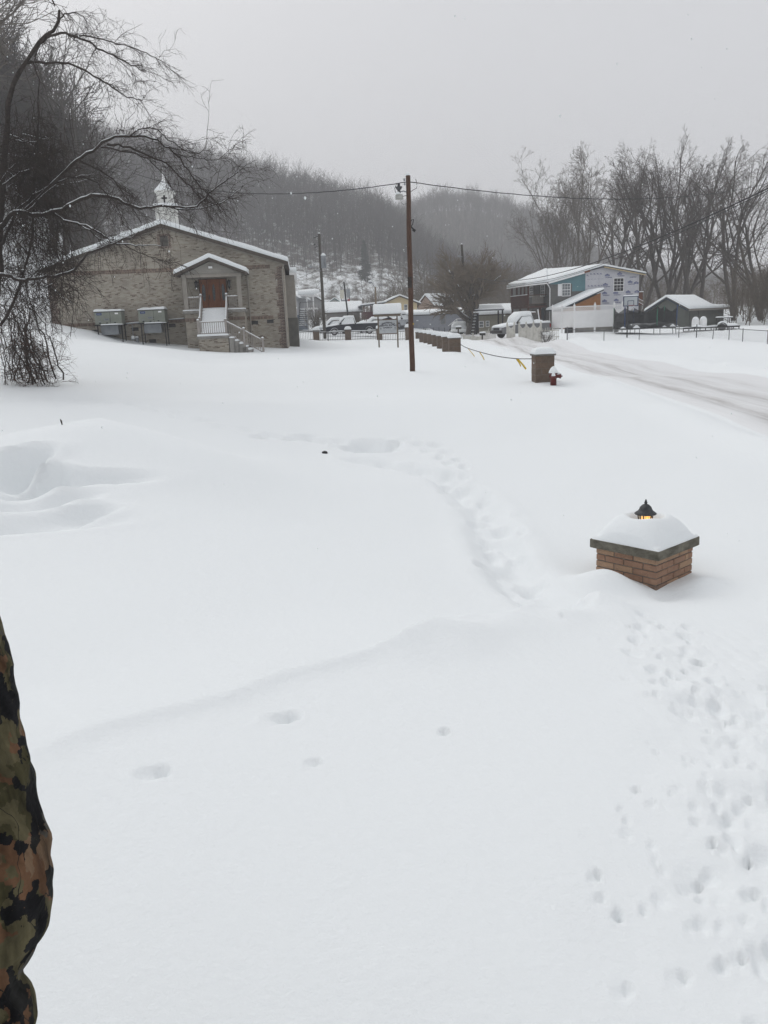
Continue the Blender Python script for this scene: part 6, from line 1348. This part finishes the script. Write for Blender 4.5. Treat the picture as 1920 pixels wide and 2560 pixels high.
for pts, Y0, Y1, r0, r1, sn in LIMBS:
    P = spx(pts, Y0, Y1); n = max(8, len(pts)*3); Q = smooth_poly(P, n); rr = np.linspace(r0*.84, r1*.8, n)*(1+.10*np.sin(np.arange(n)*1.9)); thick.append((Q, rr, 8 if r0 > .04 else 5))
    if sn: snowy.append((Q, rr, 6))
    Ln = np.linalg.norm(np.diff(Q, axis=0), axis=1).sum(); k = int((.5 if pts[0][1] > 1600 and pts[0][0] < 900 else 1)*Ln*(6.4 if r0 < .15 else 3))
    for _ in range(k):
        f = rgl.uniform(.08 if r0 < .1 else .45, 1)**.8; x = f*(n-1); i = min(int(x), n-2); t = unit(Q[i+1]-Q[i]); q = Q[i]+(Q[i+1]-Q[i])*(x-i)
        d = side_dir(rgl, t, R(rgl.uniform(20,75))); d = unit(d+np.array([.35,0,.15]))
        droopy(q, d, rgl.uniform(.35,1.25)*(1.0 if r0 > .02 else .7), rgl.uniform(.005,.0092), 0, .12)
# hanging curtains of vine and a dense tangle in the middle of the tree
for _ in range(620):
    px_, py_ = rgl.uniform(-60,250), rgl.uniform(330,760)
    if px_ > 110+ (py_-330)*.18: px_ -= 100
    q = at(px_, py_, rgl.uniform(25.6,29)); droopy(q, rgl.normal(0,1,3)+np.array([.3,0,-.1]), rgl.uniform(.5,1.6), rgl.uniform(.007,.015), 0, .12)
for _ in range(90):
    px_, py_ = rgl.uniform(20,175), rgl.uniform(230,620); q = at(px_, py_, rgl.uniform(26,28)); P = limb(rgl, q, (rgl.normal(0,.1),0,-1), rgl.uniform(1.2,3.0), 12, .2, (0,0,-.25)); fine.append((P, np.full(12, rgl.uniform(.006,.013)), 3))
for _ in range(26):
    px_, py_ = rgl.uniform(230,480), rgl.uniform(480,640); q = at(px_, py_, rgl.uniform(25,26)); P = limb(rgl, q, (rgl.normal(0.1,.15),0,-1), rgl.uniform(.6,1.5), 10, .2, (0,0,-.25)); fine.append((P, np.full(10, rgl.uniform(.004,.007)), 3))
LT = at(-20, 930, 28.5); lt0 = np.array([LT[0], 28.5, GD(LT[0], 28.5)])
big = thing('overhanging_tree', 'big dark vine draped bare tree arching in from the left with snow lined limbs', 'tree', lt0)
def shift(tb): return [(P-lt0, r, s) for P, r, s in tb]
link('trunk', tubes_mesh('trunk', shift(thick), M['bark_dark']), big)
link('crown', tubes_mesh('crown', shift(fine), M['twig']), big)
sn_ = snow_on(snowy, 0, .62, .74); sn_ += snow_on([f for f in fine if f[1][0] > .0095], 0, .9, .9, .10, rgl)
link('limb_snow', tubes_mesh('limb_snow', shift(sn_), M['snow']), big)
# rounder view of the trunk foot, hidden behind vines
# thicket of brambles at its foot
th = []; thr = []; rgt = np.random.RandomState(9)
def bramble(px0, py0, px1, py1, Y, r):
    a, b = np.array(at(px0, py0, Y)), np.array(at(px1, py1, Y+rgt.uniform(-.6,.6))); n = 12; f = np.linspace(0,1,n)[:,None]
    P = a+(b-a)*f; P[:,0] += .25*np.sin(f[:,0]*rgt.uniform(2,6)+rgt.uniform(0,6))*rgt.uniform(.3,1); P[1:] += rgt.normal(0,.045,(n-1,3)); th.append((P, np.linspace(r, r*.5, n), 4)); return P
def sprig(p, d, L, r, lvl, dst):
    P = limb(rgt, p, d, L, 5, .2, (0,0,-.05)); dst.append((P, np.linspace(r, r*.5, 5), 3))
    if lvl < 1:
        for _ in range(4): i = rgt.randint(1,4); sprig(P[i], side_dir(rgt, unit(P[i+1]-P[i]), R(rgt.uniform(25,65))), L*.5, r*.7, lvl+1, dst)
for _ in range(26):
    x0 = rgt.uniform(20,150); x1 = x0*.6+rgt.uniform(-40,60)-20; P = bramble(x0, 968+rgt.uniform(-30,0), x1, rgt.uniform(640,800), 28+rgt.uniform(-.8,.8), rgt.uniform(.01,.035))
    for _ in range(12): i = rgt.randint(1,11); sprig(P[i], rgt.normal(0,1,3)+np.array([0.2,0,.1]), rgt.uniform(.3,1.0), rgt.uniform(.005,.009), 0, thr if rgt.uniform() < .5 else th)
for _ in range(170):
    x0 = rgt.triangular(5,75,165); q = at(x0, rgt.uniform(855,975) if x0 > 40 else rgt.uniform(800,960), 28+rgt.uniform(-1,.8)); q[2] = max(q[2], GD(q[0], q[1])+.02)
    sprig(q, rgt.normal(0,1,3)*np.array([1,.6,.5])+np.array([.15,0,.35]), rgt.uniform(.3,.9), rgt.uniform(.005,.01), 0, thr if rgt.uniform() < .55 else th)
TB0 = at(85, 965, 28); tb0 = np.array([TB0[0], 28, GD(TB0[0], 28)])
bk_ = thing('bramble_thicket', 'tangled reddish brown bramble thicket on the snow under the overhanging tree', 'bush', tb0)
link('stems', tubes_mesh('stems', [(P-tb0, r, s) for P, r, s in th], M['twig']), bk_).name = 'stem_tangle'
link('twigs', tubes_mesh('twigs', [(P-tb0, r, s) for P, r, s in thr], M['twig_red']), bk_).name = 'twig_tangle'
# pale tree whose branches fill the top left corner
t_, f_, _ = bare_tree(31, 9.5, .22, SPEC_TALL, (.05,0), 2, .011)
pt = thing('pale_tree', 'pale bare tree whose thin branches cross the top left corner', 'tree', (-17.2, 33, GD(-17.2,33)-.2)); pt.scale = (1.25,1.25,1.3)
link('trunk', tubes_mesh('trunk', t_, M['bark_pale']), pt); link('crown', tubes_mesh('crown', f_, pale_twig), pt)
# small bushes
def bush(label, px_, py_, Y, w_, h_, n, mat, seed, name='bush', droop=0.):
    rg = np.random.RandomState(seed); out = []
    for _ in range(n):
        d = np.array([rg.normal(0,w_/h_*.6), rg.normal(0,w_/h_*.6), 1.]); P = limb(rg, (rg.normal(0,.1),rg.normal(0,.1),-.1), d, h_*rg.uniform(.6,1.1), 6, .12, (0,0,.03)); out.append((P, np.linspace(.012,.005,6)*(Y/70), 3))
        for _ in range(5): i = rg.randint(1,5); out.append((limb(rg, P[i], side_dir(rg, unit(P[i+1]-P[i]), R(rg.uniform(20,60))), h_*rg.uniform(.2,.45), 4, .12, (0,0,.02)), np.linspace(.008,.004,4)*(Y/70), 3))
    p = at(px_, py_, Y); t = thing(name, label, 'bush', (p[0], Y, GD(p[0], Y)), 0); link('branches', tubes_mesh('branches', out, mat), t).name = 'branch_clump'; return t
bush('bare twiggy bush growing through the off white picket fence', 1366, 855, 59.5, .5, 1.0, 26, M['twig'], 3)
bush('dark green grey shrub in front of the blue grey mobile home', 1060, 815, 96, 1.3, 1.0, 90, M['conifer'], 4)
bush('round leafless bush with brown stems beside the transformer pole', 790, 812, 96, 1.7, 3.0, 70, M['twig_brown'], 5)
bush('bare bush behind the dark pickup, right of the leaning black pole', 895, 805, 103, 1.6, 2.4, 60, M['twig_brown'], 6)
st_ = thing('dead_stick', 'lone dark stick poking from the snow mound at left', 'stick', at(165, 1118, 11.6))
q_ = hit(165, 1119); st_.location = (q_[0], q_[1], GD(q_[0], q_[1])-.005)
obj('stem', MB().tube([(.0,0,-.15),(-.012,0,.0),(-.02,0,.06),(-.03,0,.085)],[.008,.008,.012,.003],5), M['bark_dark'], st_)
ck_ = hit(811, 1119); stn = thing('dark_stone', 'small dark stone showing in the trampled snow near the trail', 'stone', (ck_[0], ck_[1], GD(ck_[0], ck_[1])))
obj('stone', MB().lathe([(.03,-.05),(.06,.0),(.05,.035),(.01,.05)],6), M['black'], stn)
# ------------------------------------------------------------------ far woods, scattered as one mass each
VC = bpy.data.collections.new('wood_variants')
SPEC_FAR = [(6,4,.04,.03,9,22,50,.28,.5,.38),(4,3,.1,.04,4,22,50,.45,.7,.25),(3,3,.1,.03,0,0,0,0,0,0)]
def far_variants(cname, mat, n, H, r, rmin, seed0, spec=SPEC_FAR):
    c = bpy.data.collections.new(cname)
    for k in range(n):
        t, f, _ = bare_tree(seed0+k, H*(.9+.05*k), r, spec, (0,0), 1, rmin); o = bpy.data.objects.new('wood_tree', tubes_mesh('wood_tree', t+f, mat)); c.objects.link(o)
    return c
def scatter(name, pts, sc_, coll, label=None):
    n = len(pts); me = bpy.data.meshes.new(name); me.vertices.add(n); me.vertices.foreach_set('co', np.asarray(pts, float).ravel())
    rg = np.random.RandomState(n)
    for nm, arr in (('sc', np.asarray(sc_)), ('rot', rg.uniform(0,6.28,n))): a = me.attributes.new(nm, 'FLOAT', 'POINT'); a.data.foreach_set('value', arr.astype(np.float32))
    o = stuff(link(name, me)); g = bpy.data.node_groups.new(name, 'GeometryNodeTree')
    g.interface.new_socket('Geometry', in_out='INPUT', socket_type='NodeSocketGeometry'); g.interface.new_socket('Geometry', in_out='OUTPUT', socket_type='NodeSocketGeometry')
    N = g.nodes; L = g.links; gi = N.new('NodeGroupInput'); go = N.new('NodeGroupOutput'); ip = N.new('GeometryNodeInstanceOnPoints'); ci = N.new('GeometryNodeCollectionInfo')
    ci.inputs['Collection'].default_value = coll; ci.inputs['Separate Children'].default_value = True; ci.inputs['Reset Children'].default_value = True
    def attr(nm): q = N.new('GeometryNodeInputNamedAttribute'); q.data_type = 'FLOAT'; q.inputs['Name'].default_value = nm; return q
    a1, a2 = attr('sc'), attr('rot'); cx_ = N.new('ShaderNodeCombineXYZ'); L.new(a2.outputs[0], cx_.inputs[2])
    L.new(gi.outputs[0], ip.inputs['Points']); L.new(ci.outputs[0], ip.inputs['Instance']); ip.inputs['Pick Instance'].default_value = True
    L.new(cx_.outputs[0], ip.inputs['Rotation']); L.new(a1.outputs[0], ip.inputs['Scale']); L.new(ip.outputs[0], go.inputs[0])
    md = o.modifiers.new('scatter', 'NODES'); md.node_group = g; return o
rgs = np.random.RandomState(4)
def jitter(x0, x1, y0, y1, step):
    X, Y = np.meshgrid(np.arange(x0, x1, step), np.arange(y0, y1, step)); X = X.ravel()+rgs.uniform(-.5,.5,X.size)*step; Y = Y.ravel()+rgs.uniform(-.5,.5,Y.size)*step; return X, Y
cA = far_variants('near_hill_trees', M['hill_bark'], 5, 14, .17, .03, 100, [(7,5,.04,.03,11,22,55,.25,.45,.3),(5,3,.1,.04,5,22,50,.45,.7,.2),(4,3,.12,.03,3,25,50,.45,.7,.3),(3,3,.1,.03,0,0,0,0,0,0)])
X, Y = jitter(-130, -20, 82, 260, 2.5); tt = X/Y; m = (X < -.325*Y) & (Y > 84+6*np.sin(X*.3)) & (tt > -.62); X, Y = X[m], Y[m]
scatter('left_hill_wood', np.c_[X, Y, base(X, Y)-.3], rgs.uniform(.75,1.25,len(X)), cA)
cB = far_variants('hill_trees', M['hill_bark'], 5, 14, .18, .05, 200)
X, Y = jitter(-190, 150, 215, 425, 3.4); tt = X/Y; hb = hill_b(X, Y); edge = 268+10*np.sin(X*.06)+8*np.sin(X*.021+1)
m = (hb > 3) & (np.abs(tt) < .55) & (rgs.uniform(0,1,X.size) < np.where(Y > edge, 1, .28)); X, Y = X[m], Y[m]; low = Y < 268
scatter('middle_hill_wood', np.c_[X, Y, base(X, Y)-.3], np.where(low, rgs.uniform(.2,.5,len(X)), rgs.uniform(.55,.92,len(X))), cB)
X, Y = jitter(-120, 420, 470, 680, 4.4); tt = X/Y; m = (hill_c(X, Y) > hill_b(X, Y)) & (tt < .62) & (tt > -.25) & (hill_c(X,Y) > 4); X, Y = X[m], Y[m]
scatter('far_hill_wood', np.c_[X, Y, base(X, Y)-.3], rgs.uniform(.7,1.05,len(X)), cB)
cD = far_variants('valley_trees', M['twig_brown'], 4, 11, .13, .035, 300, [(6,4,.05,.03,10,22,60,.35,.6,.2),(5,3,.1,.04,6,22,55,.45,.7,.15),(3,3,.1,.03,0,0,0,0,0,0)])
X, Y = jitter(-8, 95, 132, 205, 3.2); tt = X/Y; m = (tt > .00+.02*np.sin(Y)) & (tt < .50) & (rgs.uniform(0,1,X.size) < np.where(tt < .2, .8, .28)); X, Y = X[m], Y[m]; tt = X/Y
scatter('valley_wood', np.c_[X, Y, base(X, Y)-.3], rgs.uniform(.55,1.05,len(X))*np.interp(tt, [0,.06,.1,.2,.3,.5], [.5,.8,.9,.72,.5,.5]), cD)
X, Y = jitter(24, 70, 100, 132, 3.); tt = X/Y; m = (tt > .20) & (tt < .52) & (rgs.uniform(0,1,X.size) < .5); X, Y = X[m], Y[m]
scatter('undergrowth', np.c_[X, Y, base(X, Y)-.3], rgs.uniform(.25,.6,len(X)), cD)
X, Y = jitter(30, 48, 58, 86, 1.3); tt = X/Y; m = (X > 36.5-(Y-60)*.15) & (tt > .42) & (tt < .66); X, Y = X[m], Y[m]
cE = far_variants('brush_trees', M['twig_brown'], 3, 5.5, .05, .014, 400, [(6,4,.08,.03,9,22,60,.4,.7,.1),(5,3,.12,.03,6,22,55,.45,.7,.15),(3,3,.1,.03,0,0,0,0,0,0)])
scatter('right_edge_brush', np.c_[X, Y, base(X, Y)-.2], rgs.uniform(.5,1.15,len(X)), cE)
X, Y = jitter(-75, -24, 66, 90, 1.8); m = (X < -.34*Y-1.5) & (rgs.uniform(0,1,X.size) < .28); X, Y = X[m], Y[m]
scatter('left_bank_brush', np.c_[X, Y, base(X, Y)-.2], rgs.uniform(.3,.7,len(X)), cE)
# dark conifer on the far hill
rg = np.random.RandomState(8); nb = []
nb.append((np.array([[0,0,-.5],[0,0,6],[0,0,12.5]]), np.array([.22,.14,.03]), 5))
for k in range(170):
    z = 1+11*(k/170); L_ = 2.6*(1-z/12.8)+.3; a = rg.uniform(0,6.28); d = np.array([math.cos(a), math.sin(a), -.15]); P = limb(rg, (0,0,z), d, L_, 4, .08, (0,0,-.05)); nb.append((P, np.linspace(.16,.05,4), 4))
    for _ in range(4): i = rg.randint(1,3); nb.append((limb(rg, P[i], side_dir(rg, unit(P[i+1]-P[i]), R(50)), L_*.4, 3, .1, (0,0,-.1)), np.array([.12,.09,.04]), 3))
p = at(912, 665, 262); cn = thing('conifer', 'single dark evergreen standing among bare trees on the far hill', 'tree', (p[0], 262, GD(p[0], 262))); 
link('trunk', tubes_mesh('trunk', nb[:1], M['bark']), cn); link('crown', tubes_mesh('crown', nb[1:], M['conifer']), cn)
# fallen logs on the snowy bank behind the church
lg = at(300, 690, 76)
for (x0,y0,x1,y1,Y,lb) in [(100,632,150,655,77,'dark fallen log slanting across the snowy bank, left of the church roof'),(155,640,168,645,77,'short dark log on the snowy bank close to the church roof edge')]:
    a, b = Vector(at(x0,y0,Y)), Vector(at(x1,y1,Y)); a.z = GD(a.x,a.y)+.25; b.z = GD(b.x,b.y)+.25
    t = thing('fallen_log', lb, 'log', a); obj('log', MB().tube([(0,0,0),(b-a)*.5+Vector((0,0,.05)),b-a],[.2,.18,.12],8), M['bark_dark'], t, True)
# ------------------------------------------------------------------ falling flakes
rgf = np.random.RandomState(12); fl = MB()
for _ in range(300):
    d = rgf.uniform(4, 30); px_, py_ = rgf.uniform(-100,2020), rgf.uniform(0,1500); p = at(px_, py_, d)
    if p[2] < GD(p[0], p[1])+.3: continue
    s_ = rgf.uniform(.0035,.008)*(.6+d/16); q = [(p[0]+s_,p[1],p[2]),(p[0]-s_,p[1],p[2]),(p[0],p[1]+s_,p[2]),(p[0],p[1]-s_,p[2]),(p[0],p[1],p[2]+s_*1.4),(p[0],p[1],p[2]-s_*1.4)]
    fl.add(q, [(0,2,4),(2,1,4),(1,3,4),(3,0,4),(2,0,5),(1,2,5),(3,1,5),(0,3,5)])
stuff(obj('snowflakes', fl, M['snow'], None, True))
# ------------------------------------------------------------------ person in camouflage at the left edge
def camo():
    m = bpy.data.materials.new('camouflage'); m.use_nodes = True; n, l = m.node_tree.nodes, m.node_tree.links; b = n['Principled BSDF']; b.inputs['Roughness'].default_value = .95; b.inputs['Specular IOR Level'].default_value = .1
    t = n.new('ShaderNodeTexCoord')
    def noise(sc, det=4, vec=None, stretch=(1,1,1), rot=(0,0,0)):
        mp = n.new('ShaderNodeMapping'); mp.inputs['Scale'].default_value = stretch; mp.inputs['Rotation'].default_value = rot; l.new(vec or t.outputs['Object'], mp.inputs[0])
        z = n.new('ShaderNodeTexNoise'); z.inputs['Scale'].default_value = sc; z.inputs['Detail'].default_value = det; l.new(mp.outputs[0], z.inputs['Vector']); return z
    w = noise(24, 9); sc_ = n.new('ShaderNodeVectorMath'); sc_.operation = 'MULTIPLY_ADD'; l.new(w.outputs['Color'], sc_.inputs[0]); sc_.inputs[1].default_value = (.11,.11,.11); l.new(t.outputs['Object'], sc_.inputs[2])
    mp = n.new('ShaderNodeMapping'); mp.inputs['Scale'].default_value = (1.7,1.7,.75); mp.inputs['Rotation'].default_value = (.3,.45,.2); l.new(sc_.outputs[0], mp.inputs[0])
    v = n.new('ShaderNodeTexVoronoi'); v.inputs['Scale'].default_value = 27; l.new(mp.outputs[0], v.inputs['Vector'])
    sp = n.new('ShaderNodeSeparateColor'); l.new(v.outputs['Color'], sp.inputs[0])
    r = n.new('ShaderNodeValToRGB'); r.color_ramp.interpolation = 'CONSTANT'; e = r.color_ramp.elements
    pal = [(0,(.012,.012,.013)),(.24,(.05,.045,.024)),(.42,(.08,.07,.04)),(.56,(.105,.058,.034)),(.68,(.08,.075,.065)),(.78,(.018,.018,.017)),(.90,(.125,.082,.052))]
    while len(e) < len(pal): e.new(.5)
    for i, (p, c) in enumerate(pal): e[i].position = p; e[i].color = (*c,1)
    l.new(sp.outputs[0], r.inputs[0])
    g = noise(60, 5, None, (1,1,.15), (.2,.3,0)); mr = n.new('ShaderNodeMapRange'); l.new(g.outputs['Fac'], mr.inputs[0]); mr.inputs[1].default_value = .3; mr.inputs[2].default_value = .7; mr.inputs[3].default_value = .35; mr.inputs[4].default_value = 1.5
    s = n.new('ShaderNodeVectorMath'); s.operation = 'SCALE'; l.new(r.outputs[0], s.inputs[0]); l.new(mr.outputs[0], s.inputs['Scale'])
    # thin dark and pale twigs printed over the patches
    out = s.outputs[0]
    for sc2, rot, th, col in ((23,(.5,.9,0),.004,(.02,.02,.018)),):
        q = noise(sc2, 2, None, (1,1,.35), rot); d = n.new('ShaderNodeMath'); d.operation = 'SUBTRACT'; l.new(q.outputs['Fac'], d.inputs[0]); d.inputs[1].default_value = .5
        a = n.new('ShaderNodeMath'); a.operation = 'ABSOLUTE'; l.new(d.outputs[0], a.inputs[0]); c = n.new('ShaderNodeMath'); c.operation = 'LESS_THAN'; l.new(a.outputs[0], c.inputs[0]); c.inputs[1].default_value = th
        x = n.new('ShaderNodeMix'); x.data_type = 'RGBA'; l.new(c.outputs[0], x.inputs['Factor']); l.new(out, x.inputs[6]); x.inputs[7].default_value = (*col,1); out = x.outputs[2]
    l.new(out, b.inputs['Base Color'])
    f = noise(260, 3); bp = n.new('ShaderNodeBump'); bp.inputs['Strength'].default_value = .35; bp.inputs['Distance'].default_value = .003; l.new(f.outputs['Fac'], bp.inputs['Height'])
    f2 = noise(22, 3, None, (1,1,2.2)); bp2 = n.new('ShaderNodeBump'); bp2.inputs['Strength'].default_value = .55; bp2.inputs['Distance'].default_value = .02; l.new(f2.outputs['Fac'], bp2.inputs['Height']); l.new(bp.outputs[0], bp2.inputs['Normal']); l.new(bp2.outputs[0], b.inputs['Normal'])
    return m
CAMO = camo(); SKIN = nmat('skin', (.42,.24,.17), (.38,.20,.14), 12, .55)
PO = np.array([-.72, .93, G(-.72, .93)-.02])
def skinned(name, joints, edges, mat, root=0, sub=2, wrinkle=0, parent=None):
    """one continuous surface grown round a chain of joints (x, y, z, radius)"""
    me = bpy.data.meshes.new(name); me.from_pydata([j[:3] for j in joints], edges, []); o = bpy.data.objects.new(name, me); COL.objects.link(o)
    o.modifiers.new('skin', 'SKIN'); sv = me.skin_vertices[0].data
    for i, j in enumerate(joints): r_ = j[3]; sv[i].radius = (r_, j[4] if len(j) > 4 else r_); sv[i].use_root = (i == root)
    md = o.modifiers.new('sub', 'SUBSURF'); md.levels = sub; md.render_levels = sub
    m2 = bpy.data.meshes.new_from_object(o.evaluated_get(bpy.context.evaluated_depsgraph_get())); bpy.data.objects.remove(o)
    if wrinkle:
        n_ = len(m2.vertices); co = np.empty(n_*3); no = np.empty(n_*3); m2.vertices.foreach_get('co', co); m2.vertices.foreach_get('normal', no); co = co.reshape(-1,3); no = no.reshape(-1,3)
        d = np.array([mnoise.noise(Vector((c[0]*16,c[1]*16,c[2]*34)))+.5*mnoise.noise(Vector((c[0]*34+9,c[1]*34,c[2]*50))) for c in co]); m2.vertices.foreach_set('co', (co+no*d[:,None]*wrinkle).ravel())
    m2.materials.clear(); m2.materials.append(mat); m2.shade_smooth(); m2.name = name
    return link(name, m2, parent)
per = thing('person', 'person in a camouflage jacket standing at the left edge, bent sleeve in view', 'person', PO)
def chain(J, E, pts, start=None):
    i0 = len(J); J += pts; E += [(i0+k, i0+k+1) for k in range(len(pts)-1)]
    if start is not None: E.append((start, i0))
    return i0
# body: pelvis, spine, neck, head, arms with hands, legs
ARM = [(.185,-.005,1.44),(.235,-.09,1.20),(.252,-.125,1.06),(.245,-.12,.92)]
J, E = [(0,0,.95,.13,.10)], []
chain(J, E, [(0,0,1.10,.13,.10),(0,0,1.28,.15,.11),(0,-.01,1.42,.12,.085)], 0)
chain(J, E, [(0,0,1.50,.055),(0,.02,1.60,.075,.085),(0,.02,1.68,.078,.095),(0,.01,1.76,.06,.07)], 3)
chain(J, E, [(0,.115,1.655,.014),(0,.135,1.645,.012)], 6)
for sx_ in (1, -1):
    a = chain(J, E, [(sx_*.17,0,1.43,.06),(sx_*.225,-.08,1.22,.045),(sx_*.25,-.13,1.05,.042),(sx_*.25,-.165,.92,.03),(sx_*.25,-.165,.82,.034,.02),(sx_*.25,-.16,.77,.036,.018)], 3); k = len(J)-1
    for q in range(4): y = -.193+.022*q; chain(J, E, [(sx_*.248,y+.005,.75,.0095),(sx_*.241,y+.01,.715-.004*abs(q-1.5),.009),(sx_*.233,y+.012,.69-.008*abs(q-1.5),.008)], k)
    chain(J, E, [(sx_*.24,-.13,.80,.011),(sx_*.233,-.115,.77,.010),(sx_*.227,-.11,.745,.009)], k-1)
    chain(J, E, [(sx_*.09,0,.88,.085),(sx_*.10,.0,.5,.06),(sx_*.10,-.02,.28,.055),(sx_*.10,-.02,.09,.04),(sx_*.105,.12,.04,.035)], 0)
skinned('body', J, E, SKIN, 0, 2, 0, per)
J, E = [(0,0,.86,.21,.15)], []
chain(J, E, [(0,0,1.0,.20,.14),(0,0,1.15,.19,.135),(0,0,1.3,.20,.14),(0,-.01,1.42,.17,.11),(0,0,1.50,.085,.08)], 0)
for sx_ in (1, -1):
    chain(J, E, [(sx_*.165,.0,1.43,.085),(sx_*.196,-.03,1.33,.072),(sx_*.224,-.06,1.24,.066),(sx_*.237,-.085,1.165,.065),(sx_*.240,-.09,1.135,.073),(sx_*.246,-.095,1.11,.066),(sx_*.256,-.115,1.075,.073),(sx_*.259,-.128,1.035,.077),(sx_*.257,-.14,1.0,.072),(sx_*.250,-.155,.965,.060),(sx_*.248,-.165,.945,.053),(sx_*.252,-.17,.925,.057),(sx_*.256,-.172,.90,.057),(sx_*.256,-.172,.86,.055)], 4)
skinned('jacket', J, E, CAMO, 0, 3, .0055, per)
J, E = [(0,0,.92,.15,.12)], []
for sx_ in (1, -1): chain(J, E, [(sx_*.095,0,.84,.105),(sx_*.10,.0,.62,.085),(sx_*.10,.005,.48,.075),(sx_*.10,-.01,.28,.075),(sx_*.10,-.02,.10,.07)], 0)
skinned('trousers', J, E, CAMO, 0, 2, .004, per)
for sx_ in (1, -1): skinned('boot', [(sx_*.10,-.03,.14,.06),(sx_*.10,-.03,.04,.055),(sx_*.105,.08,.02,.048),(sx_*.108,.17,.01,.045)], [(0,1),(1,2),(2,3)], M['rubber'], 1, 2, 0, per)
cap = obj('cap', MB().lathe([(.098,1.70),(.099,1.74),(.085,1.79),(.05,1.82),(.005,1.83)],16,(0,.01,0),1,1.15), CAMO, per, True)
obj('peak', MB().prism([(-.08,.09),(.08,.09),(.07,.17),(.03,.2),(-.03,.2),(-.07,.17)],1.70,1.71,'xy'), CAMO, cap)
for sx_ in (1, -1): obj('eye', MB().lathe([(.003,-.012),(.012,0),(.003,.012)],8,(sx_*.032,.10,1.672)), M['black'], per, True)
obj('hair', MB().lathe([(.088,1.60),(.094,1.66),(.097,1.70),(.09,1.72)],14,(0,-.005,0),1,1.12), M['bark_dark'], per, True)
obj('mouth', MB().box(-.022,.022,.105,.112,1.60,1.606), nmat('lips',(.25,.1,.08)), per)
# footprints are pressed where the person stands
# ------------------------------------------------------------------ winter air
hz_ = obj('haze', MB().box(-420,640,-40,1010,-8,150), None)
hz_.data.materials.clear(); hm = bpy.data.materials.new('haze'); hm.use_nodes = True; nt = hm.node_tree; nt.nodes.clear()
mo = nt.nodes.new('ShaderNodeOutputMaterial'); pv = nt.nodes.new('ShaderNodeVolumePrincipled'); pv.inputs['Color'].default_value = (.97,.975,1,1); pv.inputs['Density'].default_value = HAZE_DENSITY; pv.inputs['Anisotropy'].default_value = .0
nt.links.new(pv.outputs[0], mo.inputs['Volume']); hz_.data.materials.append(hm); stuff(hz_)
